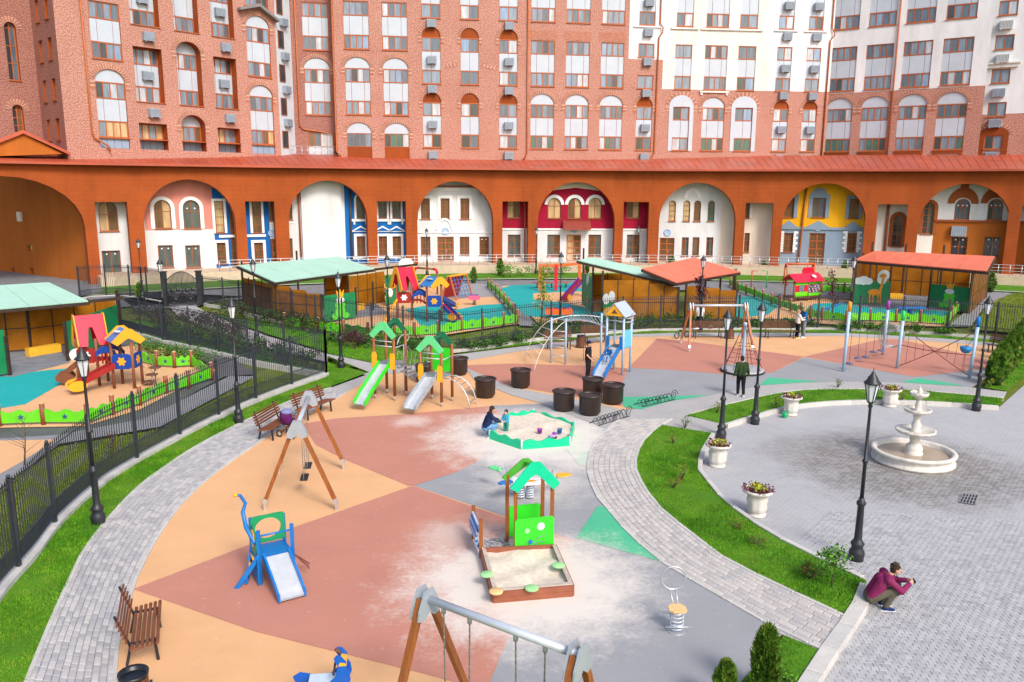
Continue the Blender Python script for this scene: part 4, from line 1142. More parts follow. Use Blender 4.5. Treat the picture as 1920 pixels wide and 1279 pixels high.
f.poly(mb, [(sA, zt_ - 4.2), (sB, zt_ - 4.2), (sB, zt_ - 4.15), (sA, zt_ - 4.15)], 0, .02)
mb = MB(); z_ = f.hit(1080, 413)[1]; z0_ = f.hit(1080, 430)[1]
q = []
for k in range(7):
    tt = k / 6; q.append((.02 + 1.15 * tt, z_ - (z_ - z0_) * tt ** 1.5))
for k in range(6):
    mb.add([f.p(sA, q[k][1], q[k][0]), f.p(sB, q[k][1], q[k][0]), f.p(sB, q[k + 1][1], q[k + 1][0]), f.p(sA, q[k + 1][1], q[k + 1][0])], [(3, 2, 1, 0), (0, 1, 2, 3)])
mb.add([f.p(sA, q[k][1], q[k][0]) for k in range(7)] + [f.p(sA, z0_, .02)], [tuple(range(8))]); mb.add([f.p(sB, q[k][1], q[k][0]) for k in range(7)] + [f.p(sB, z0_, .02)], [tuple(range(8))])
mb.build('canopy', M('canopy_red', (.45, .10, .07), .5), t, world=True)
mb = MB(); a, b = f.hit(1012, 362)[0], f.hit(1146, 362)[0]; zz = f.hit(1080, 358)[1]; zpk = f.hit(1080, 352)[1]
f.poly(mb, [(a - 1, zz), (a + 1, zz), ((a + b) / 2, zpk), (b - 1, zz), (b + 1, zz), (b + 1, 10.3), (a - 1, 10.3)], .003, .05); mb.build('upper_field', CREAM2, t, world=True)
finish(t, f, o, [WHITEH, CRIM], lambda s, z: 1 if z > zc_ else 0, ((), (zc_,)))
for sx in (f.hit(984, 430)[0], f.hit(1216, 430)[0]):
    mb = MB(); mb.tube([f.p(sx - .7, 7.2, .12), f.p(sx - .1, 6.9, .12), f.p(sx, 6.5, .12), f.p(sx, TZ, .12)], .08, 8); mb.build('downpipe', PIPE, t, world=True)
t, f = house('house', 'white house with four slim arched windows, right of the crimson house', 1224, 1357); o = []
for i, x in enumerate((1254, 1281, 1301, 1327)):
    win(t, f, o, x, x + 13, 376, 415, 1, (.25, .5, .75), True, None, mix=[GL_WARM, GL_BROWN] if i < 3 else [GL_GREEN], frame=FRAMEB)
    if i: win(t, f, o, x - 3, x + 10, 445, 480, 2, (.8,), mix=MIX_HOUSE)
door(t, f, o, 1236, 1264, 446, 493, 2)
mb = MB(); a, b = f.hit(1281, 372), f.hit(1316, 372); m_ = (a[0] + b[0]) / 2
f.poly(mb, [(a[0], a[1]), (a[0] + .3, a[1] + .75), (m_, a[1] + 1.15), (b[0] - .3, a[1] + .75), (b[0], a[1]), (b[0] - .35, a[1]), (b[0] - .6, a[1] + .5), (m_, a[1] + .85), (a[0] + .6, a[1] + .5), (a[0] + .35, a[1])], .003, .08); mb.build('relief_gable', WT, t, world=True)
finish(t, f, o, [WHITEH])
t, f = house('house', 'plain cream house with slim arched windows, between the sixth and seventh arch', 1357, 1462); o = []
win(t, f, o, 1396, 1406, 372, 409, 1, (.3, .6), True, WT, .25, mix=[GL_BROWN]); win(t, f, o, 1395, 1405, 437, 473, 1, (.3, .6), mix=[GL_BROWN])
finish(t, f, o, [CREAM2])
t, f = house('house', 'yellow house with slate blue ground floor and white quoined windows, behind the seventh arch', 1462, 1632); o = []
win(t, f, o, 1523, 1548, 371, 408, 2, (.7,), False, SLATE, .35, mix=[GL_SHOP, GL_MID])
win(t, f, o, 1470, 1489, 371, 408, 2, (.33, .66), False, SLATE, .35, mix=[GL_BROWN]); win(t, f, o, 1592, 1611, 373, 410, 2, (.33, .66), False, SLATE, .3, mix=[GL_BROWN])
mb = MB(); a, b = f.hit(1519, 371), f.hit(1553, 371); f.poly(mb, arch_pts(a[0], b[0], a[1], 1.0, 12), .003, .05); mb.build('lunette_panel', SLATE, t, world=True)
for x in (1469, 1588):
    s0, s1, z0, z1 = win(t, f, o, x, x + 18, 437, 473, 2, (.33, .66), mix=[GL_BROWN])
    for k in range(8):
        ww_ = .42 if k % 2 else .25
        for (qa, qb) in ((s0 - ww_, s0), (s1, s1 + ww_)): trim(t, f, qa, qb, z0 + (z1 - z0 + .2) * k / 8, z0 + (z1 - z0 + .2) * (k + .9) / 8, WT, .06, 'quoin')
door(t, f, o, 1516, 1546, 437, 489, 2)
zy = f.hit(1540, 428)[1]
trim(t, f, .02, f.L - .02, zy - .15, zy + .1, SLATE, .14, 'string_course')
for x0, x1 in ((1467, 1490), (1515, 1552), (1586, 1612)):
    mb = MB(); a, b = f.hit(x0, 428)[0], f.hit(x1, 428)[0]; f.poly(mb, [(a - .2, zy + .1), (b + .2, zy + .1), ((a + b) / 2, zy + .75)], .003, .12); mb.build('pediment', SLATE, t, world=True)
s = f.hit(1504, 430)[0]; mb = MB(); mb.tube([f.p(s + .2, 10, .14), f.p(s, zy + .5, .14), f.p(s - .15, TZ, .14)], .1, 8); mb.build('downpipe', PIPE, t, world=True)
finish(t, f, o, [SLATE, YELW], lambda s, z: 1 if z > zy else 0, ((), (zy,)))
t, f = house('house', 'cream house with tall arched windows in brown surrounds, between the seventh and eighth arch', 1632, 1764); o = []
win(t, f, o, 1673, 1692, 403, 463, 2, (.2, .4, .6, .8), True, BROWNP, .3, mix=[GL_SHOP, GL_DARK]); win(t, f, o, 1730, 1751, 380, 439, 2, (.2, .4, .6, .8), True, BROWNP, .3, mix=[GL_SHOP, GL_DARK])
s = f.hit(1662, 430)[0]; mb = MB(); mb.tube([f.p(s, 10, .14), f.p(s, TZ, .14)], .13, 8); mb.build('downpipe', FRAMEB, t, world=True)
finish(t, f, o, [CREAM])
t, f = house('house', 'orange house with white upper storey and brown window arches, behind the rightmost arch', 1764, 1990); o = []
for x in (1790, 1852):
    s0, s1, z0, z1 = win(t, f, o, x, x + 29, 373, 412, 3, (.6,), True, None, mix=[GL_DARK, GL_MID], dots=1)
    mb = MB(); r = (s1 - s0) * .5; q = arch_pts(s0 - .65, s1 + .65, z1 - r + .2, r + .85, 12); q2 = arch_pts(s0 - .05, s1 + .05, z1 - r + .2, r - .1, 12); f.poly(mb, q + q2[::-1], .003, .07); mb.build('arch_band', BROWNP, t, world=True)
    if x < 1800:
        m_ = (s0 + s1) / 2; mb = MB(); f.poly(mb, [(m_ - .3, z1 + .7), (m_ + .3, z1 + .7), (m_ + .45, 10.4), (m_ - .45, 10.4)], .07, .12); mb.build('keystone', BROWNP, t, world=True)
for x in (1782, 1844): win(t, f, o, x, x + 31, 444, 482, 2, (.5,), mix=[GL_DARK], dots=2)
s0, s1, z0, z1 = rect(f, 1783, 1812, 432, 443); mb = MB()
for k in range(9): f.bar(mb, s0 + (s1 - s0) * k / 9, s0 + (s1 - s0) * (k + .85) / 9, z0, z1 + .4, .01, .4)
mb.build('grille_box', ACM, t, world=True)
zo = f.hit(1830, 415)[1]; trim(t, f, .02, f.L, zo - .1, zo + .1, BROWNP, .15, 'string_course')
finish(t, f, o, [ORANGE2, WHITEH], lambda s, z: 1 if z > zo else 0, ((), (zo,)))

# ================================================================== terrace with ramp railings in front of the houses
mb = MB(); TR = BR - 2.2
q = circ_hit(168, TR); TA0 = math.atan2(q.x - BC.x, q.y - BC.y)
mb.add([circ_pt(TA0, TR, -.2), circ_pt(TA0, BR + 9, -.2), circ_pt(TA0, BR + 9, TZ), circ_pt(TA0, TR, TZ)], [(0, 1, 2, 3)])
n = 90
for i in range(n):
    a0 = TA0 + (.68 - TA0) * i / n; a1 = TA0 + (.68 - TA0) * (i + 1) / n
    q = [circ_pt(a, R, TZ) for a, R in ((a0, TR), (a1, TR), (a1, BR + 9), (a0, BR + 9))]
    mb.add(q, [(3, 2, 1, 0)]); mb.add([circ_pt(a0, TR, -.2), circ_pt(a1, TR, -.2), circ_pt(a1, TR, TZ), circ_pt(a0, TR, TZ)], [(3, 2, 1, 0)])
o = mb.build('terrace', M('terrace_stone', (.55, .43, .32), .85, .1, 1.5, .2, dirt=.3)); o['kind'] = 'structure'
rl = thing('terrace_railing', 'grey steel railing running along the terrace in front of the painted houses', 'railing', tuple(circ_pt(0, TR + .3, TZ)))
n = 96
posts = [circ_pt(-.47 + 1.11 * i / n, TR + .3, TZ) for i in range(n + 1)]
for p_ in posts[::1]:
    MB().tube([p_, p_ + Z * 1.0], .03, 6).build('post', STEEL, rl, world=True)
for h in (.45, .72, 1.0): MB().tube([p_ + Z * h for p_ in posts], .025, 6).build('rail', STEEL, rl, world=True)
# ================================================================== street furniture
WOOD = M('wood_brown', (.18, .06, .026), .55, .25, 3, .2, stretch=(1, 1, 8), spec=.35)
WOODD = M('wood_dark_brown', (.15, .065, .04), .6, .25, 3, .2, spec=.3)
WOODO = M('wood_orange_brown', (.27, .085, .018), .5, .25, 3, .2, stretch=(4, 4, .6))
DARKB = M('planter_dark_brown', (.028, .016, .014), .45, .2, 6, spec=.5)
SOIL = M('soil_dark', (.03, .022, .016), .95, .3, 12, .6)
CAST = M('cast_stone_white', (.62, .59, .54), .75, .14, 5, .3, dirt=.5)
LGLASS = M('lantern_glass', (.62, .66, .70), .15, .08, 4, spec=.6)
BLK = M('bin_bag_black', (.012, .014, .02), .25, .3, 8, .4)
# ---- lamps
def make_lamp(loc, label):
    t = thing('street_lamp', label, 'street lamp', loc, 0, 'black lantern street lamps')
    MB().lathe([(.165, 0), (.165, .10), (.18, .16), (.17, .24), (.135, .30), (.13, .36), (.155, .40), (.155, .44), (.105, .50), (.088, .56), (.074, 1.36), (.105, 1.39), (.105, 1.45), (.066, 1.50), (.055, 1.56)], 16).build('base', BLACKM, t)
    MB().lathe([(.046, 1.55), (.042, 2.4), (.066, 2.42), (.066, 2.48), (.04, 2.5), (.032, 3.72), (.055, 3.75), (.04, 3.80), (.075, 3.86)], 12).build('pole', BLACKM, t)
    mb = MB()
    for k in range(6):
        a = PI * k / 3; c, s = math.cos(a), math.sin(a)
        mb.tube([(.075 * c, .075 * s, 3.86), (.155 * c, .155 * s, 4.28)], .010, 5)
    mb.lathe([(.08, 3.84), (.08, 3.87)], 6, rot=0); mb.lathe([(.168, 4.27), (.168, 4.29)], 6)
    mb.build('lantern_frame', BLACKM, t)
    for k in range(6):
        a, b = PI * k / 3, PI * (k + 1) / 3
        f_ = .93
        MB().add([(.075 * f_ * math.cos(a), .075 * f_ * math.sin(a), 3.87), (.075 * f_ * math.cos(b), .075 * f_ * math.sin(b), 3.87), (.155 * f_ * math.cos(b), .155 * f_ * math.sin(b), 4.27), (.155 * f_ * math.cos(a), .155 * f_ * math.sin(a), 4.27)], [(0, 1, 2, 3)]).build('pane', LGLASS, t)
    MB().lathe([(.19, 4.29), (.185, 4.31), (.12, 4.38), (.11, 4.43), (.05, 4.50), (.04, 4.54), (.012, 4.57), (.005, 4.66)], 12).build('cap', BLACKM, t)
    return t
LAMPS = [((185, 982), 'black lantern lamp on the grass strip, nearest to the slatted bench with the bin', 0),
 ((448, 793), 'black lantern lamp on the grass strip beside the fence, level with the two slatted benches', 0),
 ((640, 690), 'black lantern lamp on the lawn wedge where the fence ends, left of the green slide', 0),
 ((1605, 1050), 'tallest black lantern lamp, on the plaza between the fountain and the crouching man', PZ),
 ((1352, 822), 'black lantern lamp just behind a flower urn at the tip of the lawn island', PZ),
 ((1415, 795), 'black lantern lamp at the pointed end of the lawn strip, beside the walking person', PZ),
 ((1830, 770), 'black lantern lamp behind the fountain, near the thuja hedge', PZ),
 ((311, 640), 'black lantern lamp inside the fence, next to the ornate gate', 0),
 ((482, 640), 'black lantern lamp standing before the left end of the mint roofed shelter', 0),
 ((729, 622), 'black lantern lamp by the shelter post, beside the pink roof of the play castle', 0),
 ((1050, 610), 'black lantern lamp beside the yellow leaved sapling', 0),
 ((1312, 622), 'black lantern lamp next to the purple leaved sapling and the long swing beam', 0),
 ((1590, 622), 'black lantern lamp at the corner of the giraffe panel shelter', 0),
 ((268, 562), 'thin lamp before the pier between the first two house fronts, far left', 0),
 ((801, 518), 'distant lamp in front of the white house with the blind arch', 0),
 ((1005, 513), 'distant lamp at the left pier of the crimson house arch', 0),
 ((1195, 506), 'distant lamp in front of the right hand crimson bay', 0),
 ((1385, 507), 'distant lamp before the pier left of the cream house', 0)]
lamp0 = None
for (px, lb, z) in LAMPS:
    p_ = G(px[0], px[1], z)
    if lamp0 is None: lamp0 = make_lamp(p_, lb)
    else: copy_thing(lamp0, p_, rnd.uniform(0, 1), lb)
# ---- metal fences
FEN = M('fence_dark_metal', (.026, .032, .045), .45, .2, 5, spec=.5)
def fence(label, pts, zb=.0, h=2.0, post_at=None, sp=.125, single=False, low=True, kerb=None, name='metal_fence'):
    pts = [V(p) for p in pts]; D = arclen(pts)
    t = thing(name, label, 'fence', (pts[0].x, pts[0].y, 0))
    if kerb:
        km = MB()
        for a, b in zip(pts, pts[1:]): km.beam(a + Z * (zb / 2 - .1), b + Z * (zb / 2 - .1), kerb, zb + .2)
        km.build('plinth', CONC, t, world=True)
    n = max(1, round(D[-1] / 2.5))
    pd = post_at or [D[-1] * i / n for i in range(n + 1)]
    for d in pd:
        p_ = along(pts, D, d)
        mb = MB(); mb.box(-.045, .045, -.045, .045, zb, zb + h + .06); mb.lathe([(.035, zb + h + .06), (.05, zb + h + .10), (.035, zb + h + .14), (0, zb + h + .16)], 8)
        o = mb.build('post', FEN, t); o.location = p_ - t.location
    for z in (.12, .52, h - .12):
        MB().tube([p_ + Z * (zb + z) for p_ in pts], .02, 4, smooth=False).build('rail', FEN, t, world=True)
    one = MB(); one.box(-.009, .009, -.009, .009, .1, h - .02); one.lathe([(.022, h - .02), (.0, h + .09)], 4)
    pm = one.build('picket', FEN, t); pme = pm.data; bpy.data.objects.remove(pm)
    rest = MB(); d = sp
    while d < D[-1]:
        p_ = along(pts, D, d)
        if single: link('picket', pme, t, p_ - t.location + Z * zb)
        else:
            rest.box(p_.x - .011, p_.x + .011, p_.y - .011, p_.y + .011, zb + .1, zb + h - .02); rest.lathe([(.024, h - .02), (0, h + .09)], 4, (p_.x, p_.y, zb))
        if low:
            q = along(pts, D, d + sp / 2); rest.box(q.x - .008, q.x + .008, q.y - .008, q.y + .008, zb + .12, zb + .52)
        d += sp
    if rest.f: rest.build('picket_row', FEN, t, world=True, kind='stuff')
    return t
c1 = smoothline(GP([(-40, 1178), (0, 1112), (62, 1042), (112, 978), (190, 908), (253, 868), (317, 832), (375, 801), (437, 771), (495, 746), (552, 724), (612, 703)]), 4)
fence('long curved dark metal fence on a concrete kerb along the grass strip at the left', c1, .12, 2.0, single=True, kerb=.3)
fence('dark metal fence running back from the lamp gap towards the ornate gate', GP([(612, 703), (560, 694), (480, 680), (390, 658), (309, 641), (228, 618)]), .1, 1.95, kerb=.25)
fence('long dark metal fence between the playground lawn and the kindergarten yards', smoothline(GP([(382, 570), (430, 578), (505, 598), (590, 617), (686, 634), (807, 653), (866, 656), (926, 648), (985, 638), (1102, 626), (1222, 618), (1410, 616), (1539, 616), (1677, 620), (1826, 630), (1960, 642)]), 3), .05, 1.95, kerb=.15)
fence('dark metal fence beside the large archway, in front of the white house', GP([(150, 560), (172, 556), (217, 554), (262, 558), (306, 566)]), .05, 2.3, kerb=.2)
# ornate gate
ga, gb = G(311, 574), G(376, 572)
t = thing('ornate_gate', 'black wrought iron double gate with an arched top between two square posts', 'gate', (ga + gb) / 2)
for p_ in (ga, gb):
    mb = MB(); mb.box(p_.x - .16, p_.x + .16, p_.y - .16, p_.y + .16, 0, 2.4); mb.box(p_.x - .2, p_.x + .2, p_.y - .2, p_.y + .2, 2.4, 2.48); mb.build('gate_post', BLACKM, t, world=True)
for s in (0, 1):
    mb = MB(); A = ga.lerp(gb, .08 if s == 0 else .505); B = ga.lerp(gb, .495 if s == 0 else .92)
    for i in range(13):
        q = A.lerp(B, i / 12); x = (i / 12 if s == 0 else 1 - i / 12); hh = 1.9 + .55 * math.sin(x * PI / 2)
        mb.box(q.x - .02, q.x + .02, q.y - .02, q.y + .02, .12, hh)
    for z in (.15, .75, 1.5): mb.beam(A + Z * z, B + Z * z, .05, .05)
    mb.tube([A.lerp(B, i / 12) + Z * (1.88 + .55 * math.sin((i / 12 if s == 0 else 1 - i / 12) * PI / 2)) for i in range(13)], .03, 6)
    for (cx, cz, r) in ((.3, 1.1, .3), (.7, 1.15, .32), (.5, .45, .25)):
        q = A.lerp(B, cx); d_ = (B - A).normalized()
        mb.tube([q + d_ * r * math.cos(a * PI / 8) + Z * (cz + r * math.sin(a * PI / 8)) for a in range(17)], .03, 5)
        mb.ball(q + Z * cz, (.16, .08, .16), 8, 5)
    mb.build('gate_leaf', BLACKM, t, world=True)
# ---- benches
def make_bench(loc, rz, label, L=1.8, dark=False):
    t = thing('park_bench', label, 'bench', loc, rz, 'slatted park benches')
    w = WOODD if dark else WOOD
    for k in range(6):
        y = -.36 + .085 * k; z = .45 - .012 * k
        mb = MB(); mb.bev(-L / 2, L / 2, y - .028, y + .028, z - .02, z + .02, .006); mb.build('seat_slat', w, t)
    for k in range(5):
        z = .56 + .085 * k; y = .14 + .03 * k
        mb = MB(); mb.obb((0, y, z), (L / 2, 0, 0), (0, .016, .004), (0, -.008, .029)); mb.build('back_slat', w, t)
    for sx in (-1, 1):
        x = sx * (L / 2 - .22); mb = MB()
        mb.beam((x, -.34, 0), (x, -.30, .42), .05, .05); mb.beam((x, .18, 0), (x, .08, .42), .05, .05); mb.beam((x, -.38, .415), (x, .1, .40), .05, .035); mb.beam((x, .1, .36), (x, .31, .98), .05, .035)
        mb.build('leg', BLACKM, t)
    return t
def aim(dx, dy):        # rz so that local -y (the seat's front) looks along (dx, dy)
    return math.atan2(dy, dx) + PI / 2
b1a, b1b = G(500, 829), G(532, 808)
d_ = b1b - b1a
make_bench((b1a + b1b) / 2 + V(-.15, .25, 0), aim(d_.y, -d_.x), 'brown slatted bench with the purple pram standing in front of it')
b2a, b2b = G(574, 789), G(612, 774)
d_ = b2b - b2a
make_bench((b2a + b2b) / 2 + V(-.2, .25, 0), aim(d_.y, -d_.x), 'brown slatted bench partly behind the swing bracket, beyond the pram')
make_bench(G(262, 1212), aim(1, .4), 'brown slatted bench with the bin full of black bag at its end', 1.6)
make_bench(G(1047, 654), aim(.25, -1), 'dark brown bench behind the ladder of the climbing frame', 1.55, True)
make_bench(G(1116, 643), aim(.2, -1), 'dark brown bench partly hidden by the tower with the blue slide', 1.55, True)
make_bench(G(1325, 633), aim(.02, -1), 'dark brown bench with pink clothes lying on it, under the swing beam', 1.9, True)
make_bench(G(1460, 633), aim(.02, -1), 'dark brown empty bench beside the standing couple', 1.9, True)
make_bench(G(1872, 662), aim(-.9, -.6), 'small brown bench half hidden by the thuja hedge', 1.2, True)
# ---- bins
def make_bin(loc, rz, label, w=.42, bag=True):
    t = thing('litter_bin', label, 'litter bin', loc, rz)
    for k in range(20):
        a = 2 * PI * k / 20
        mb = MB(); mb.obb((w / 2 * math.cos(a), w / 2 * math.sin(a), .36), (-.028 * math.sin(a), .028 * math.cos(a), 0), (.01 * math.cos(a), .01 * math.sin(a), 0), (0, 0, .28)); mb.build('slat', WOOD if bag else WOODD, t)
    mb = MB(); mb.lathe([(w / 2 - .02, .1), (w / 2 - .02, .66), (w / 2 + .03, .68), (w / 2 + .02, .60)], 20); mb.build('liner_bag' if bag else 'lid', BLK, t)
    mb = MB()
    for s in (-1, 1): mb.beam((s * (w / 2 + .05), 0, 0), (s * (w / 2 + .05), 0, .5), .04, .04)
    mb.beam((-w / 2 - .12, -.05, .02), (w / 2 + .12, -.05, .02), .05, .03); mb.build('stand', BLACKM, t)
make_bin(G(256, 1330), .2, 'wooden slatted litter bin lined with a black bag, at the bench end')
make_bin(G(1089, 652), 0, 'dark round litter bin between two brown benches', .4, False)
make_bin(G(1367, 635), 0, 'dark litter bin beside the bench with clothes on it', .4, False)
# ---- barrel planters
def make_planter(loc, label):
    t = thing('planter_tub', label, 'planter', loc, rnd.uniform(0, 1), 'dark ribbed planter tubs')
    n = 40
    MB().lathe([(.30, .02), (.33, 0.0), (.35, .06), (.40, .12), (.41, .70), (.43, .74)], n, wob=lambda i, a: 1 + (.018 if 2 <= i <= 4 and int(a / (2 * PI) * n + .5) % 2 else 0)).build('tub', DARKB, t)
    MB().lathe([(.41, .72), (.46, .74), (.46, .79), (.42, .80), (.38, .78), (.37, .55)], 32).build('rim', DARKB, t)
    mb = MB(); mb.add([(.38 * math.cos(2 * PI * i / 24), .38 * math.sin(2 * PI * i / 24), .6) for i in range(24)], [tuple(range(24))]); mb.build('soil', SOIL, t)
    return t
PL = [((910, 744), 'dark planter tub alone beside the arched climbing ladder'), ((976, 726), 'dark planter tub standing furthest back, on the terracotta field'), ((1057, 769), 'dark planter tub at the left of the close cluster of four'), ((1106, 777), 'dark planter tub at the front of the close cluster of four'), ((1111, 744), 'dark planter tub at the foot of the blue slide'), ((1149, 756), 'dark planter tub at the right of the close cluster of four'), ((797, 716), 'dark planter tub partly hidden behind the silver slide tower'), ((860, 702), 'dark planter tub behind the bright green panel')]
pl0 = None
for px, lb in PL:
    if pl0 is None: pl0 = make_planter(G(*px), lb)
    else: copy_thing(pl0, G(*px), rnd.uniform(0, 1), lb)
# ---- bicycle racks
def make_rack(A, B, label):
    d = (B - A); L = d.length; rz = math.atan2(d.y, d.x)
    t = thing('bicycle_rack', label, 'bicycle rack', (A + B) / 2, rz)
    for y in (-.22, .22): MB().tube([(-L / 2, y, .03), (L / 2, y, .03)], .018, 6).build('rail', BLACKM, t)
    for k in range(9):
        x = -L / 2 + L * (k + .5) / 9
        MB().tube([(x - .1, -.22, .03)] + [(x - .06 + .12 * i / 8, -.22 + .44 * i / 8, .05 + .20 * math.sin(PI * i / 8)) for i in range(9)] + [(x + .1, .22, .03)], .014, 6).build('hoop', BLACKM, t)
    for x, r in ((L / 2 - .1, .2), (-L / 2 + .25, .13), (0, .12)):
        pts = []
        for i in range(26):
            a = i * .42; rr = r * (1 - i / 32); pts.append((x + rr * math.cos(a), -.24, .05 + r + rr * math.sin(a)))
        MB().tube(pts, .013, 6).build('scroll', BLACKM, t)
make_rack(G(1196, 762), G(1258, 748), 'black curled bicycle rack on the mint triangle')
make_rack(G(1114, 797), G(1172, 779), 'black curled bicycle rack on the pale paving near the planter tubs')
# ---- flower urns
LEAFG = M('leaf_green', (.06, .14, .018), .6, .4, 3, spec=.3); LEAFY = M('leaf_yellow_green', (.42, .46, .03), .6, .3, 3, spec=.3); LEAFR = M('leaf_burgundy', (.14, .02, .04), .6, .4, 3, spec=.3)
def make_urn(loc, label, s=1.0):
    t = thing('flower_urn', label, 'urn', loc, rnd.uniform(0, 6), 'white stone flower urns')
    t.scale = (s, s, s)
    wob = lambda i, a: 1 + (.05 * math.sin(a * 8) if 4 <= i <= 7 else 0)
    MB().lathe([(.20, 0), (.25, .01), (.25, .06), (.20, .10), (.24, .14), (.27, .24), (.26, .36), (.28, .46), (.255, .54), (.29, .60), (.36, .66), (.40, .68), (.40, .73), (.35, .74), (.30, .70), (.28, .62)], 32, wob=wob).build('vase', CAST, t)
    mb = MB(); mb.add([(.31 * math.cos(2 * PI * i / 16), .31 * math.sin(2 * PI * i / 16), .66) for i in range(16)], [tuple(range(16))]); mb.build('soil', SOIL, t)
    for m, n_, nm in ((LEAFY, 90, 'yellow_foliage'), (LEAFR, 130, 'burgundy_foliage')):
        mb = MB()
        for _ in range(n_):
            a = rnd.uniform(0, 2 * PI); r = (rnd.uniform(0, .24) if m is LEAFY else rnd.uniform(.15, .42)); mb.leaf((r * math.cos(a), r * math.sin(a), .70 + rnd.uniform(0, .2) * (1 - r)), .09)
        mb.build(nm, m, t, kind='stuff')
make_urn(G(1482, 778, PZ), 'white flower urn at the kerb, with a green watering can at its foot')
make_urn(G(1668, 762, PZ), 'white flower urn behind the fountain, against the lawn strip')
make_urn(G(1345, 874, PZ), 'white flower urn beside a lamp, at the bend of the kerb')
make_urn(G(1418, 966, PZ), 'white flower urn alone on the plaza, nearest the photographer')
# watering can
t = thing('watering_can', 'small green watering can lying by a white urn', 'watering can', G(1471, 783, PZ), .6)
CANG = M('plastic_green', (.01, .30, .12), .35, .1, 4)
MB().lathe([(.09, 0), (.10, .02), (.10, .2), (.07, .22)], 12).build('body', CANG, t)
MB().tube([(.08, 0, .05), (.24, 0, .22)], .022, 8).build('spout', CANG, t)
MB().tube([(-.09, 0, .04), (-.18, 0, .12), (-.10, 0, .24), (.0, 0, .25)], .015, 6).build('handle', CANG, t)
# ---- fountain
WATER = M('fountain_water', (.34, .27, .19), .06, .1, 2, .1, spec=.6)
t = thing('fountain', 'white tiered stone fountain with scalloped bowls in a round basin', 'fountain', G(1711, 864, PZ))
t.scale = (.95, .95, .95)
MB().lathe([(1.22, 0), (1.30, .02), (1.30, .10), (1.20, .16), (1.22, .26), (1.31, .32), (1.33, .38), (1.30, .42), (1.20, .42), (1.15, .38), (1.12, .14)], 56).build('basin', CAST, t)
mb = MB(); mb.add([(1.14 * math.cos(2 * PI * i / 48), 1.14 * math.sin(2 * PI * i / 48), .27) for i in range(48)], [tuple(range(48))]); mb.build('water', WATER, t)
MB().lathe([(.30, .15), (.30, .30), (.26, .34), (.28, .44), (.24, .56), (.13, .66), (.16, .72), (.16, .80), (.12, .84), (.16, .92)], 20).build('pedestal', CAST, t)
def scal(i, a): return 1 + .05 * abs(math.sin(a * 6)) * (1 if i >= 2 else 0)
for (z, r, nm) in ((.90, .60, 'bowl'), (1.62, .41, 'bowl'), (2.18, .28, 'bowl')):
    MB().lathe([(.12, z), (r * .55, z + .05), (r * .92, z + .10), (r, z + .16), (r * 1.02, z + .21), (r * .93, z + .22), (r * .86, z + .17), (.1, z + .12)], 48, wob=scal).build(nm, CAST, t)
for (z0, z1, r) in ((1.02, 1.64, .13), (1.74, 2.2, .09)):
    MB().lathe([(r * 1.3, z0), (r * 1.3, z0 + .06), (r, z0 + .12), (r * 1.25, (z0 + z1) / 2 - .05), (r * .8, (z0 + z1) / 2 + .08), (r, z1)], 18).build('stem', CAST, t)
MB().lathe([(.08, 2.28), (.10, 2.34), (.06, 2.4), (.085, 2.46), (.03, 2.56), (0, 2.62)], 14).build('finial', CAST, t)
# ---- drain grate
A, B, C_, D_ = G(1798, 943, PZ), G(1828, 948, PZ), G(1834, 930, PZ), G(1806, 927, PZ)
t = thing('drain_grate', 'square black drain grate set in the plaza paving', 'drain', (A + C_) / 2)
mb = MB(); mb.add([p_ + Z * .016 for p_ in (A, B, C_, D_)], [(0, 1, 2, 3)]); mb.build('pit', M('drain_black', (.01, .01, .012), .8), t, world=True)
for k in range(6):
    MB().beam(A.lerp(B, k / 5) + Z * .022, D_.lerp(C_, k / 5) + Z * .022, .03, .014).build('bar', M('drain_iron', (.25, .25, .27), .5), t, world=True)
for k in range(4): MB().beam(A.lerp(D_, k / 3) + Z * .034, B.lerp(C_, k / 3) + Z * .034, .03, .01).build('cross_bar', MATS['drain_iron'], t, world=True)
# ================================================================== play equipment of the open playground
SILV = M('aluminium_plate', (.42, .47, .53), .4, .08, 4, metal=.35, spec=.5); PIPEG = M('painted_pipe_grey', (.55, .60, .68), .35, .06, 4, metal=.3)
MINT = M('plastic_mint', (.13, .66, .26), .45, .06, 3); MINTD = M('plastic_dark_green', (.01, .16, .07), .5, .1, 3); LIME = M('plastic_lime', (.03, .62, .02), .4, .06, 3)
TEALP = M('plastic_sea_green', (.0, .52, .26), .4, .06, 3); YEL = M('plastic_yellow', (.85, .42, .02), .4, .06, 3); BLUEP = M('plastic_blue', (.004, .16, .50), .35, .08, 3)
SKYB = M('plastic_sky_blue', (.12, .48, .68), .4, .06, 3); STEELS = M('slide_steel', (.56, .59, .63), .2, .12, 3, metal=.2, spec=.7)
CHAIN = M('chain_steel', (.30, .29, .28), .4, .2, 20, metal=.5); ROPE = M('rope_red_brown', (.18, .05, .035), .8, .3, 10); ROPEB = M('rope_dark', (.05, .05, .06), .8, .3, 10)
RUBB = M('rubber_black', (.02, .02, .022), .7, .2, 8); POSTB = M('post_light_blue', (.36, .50, .66), .4, .06, 3); GREYPL = M('platform_grey', (.22, .24, .28), .7, .15, 6)
PORANGE = M('plastic_orange', (.85, .28, .01), .4, .06, 3); PURP = M('plastic_purple', (.32, .05, .40), .4, .06, 3); PGREEN = M('plastic_green_bright', (.03, .55, .12), .4, .06, 3)
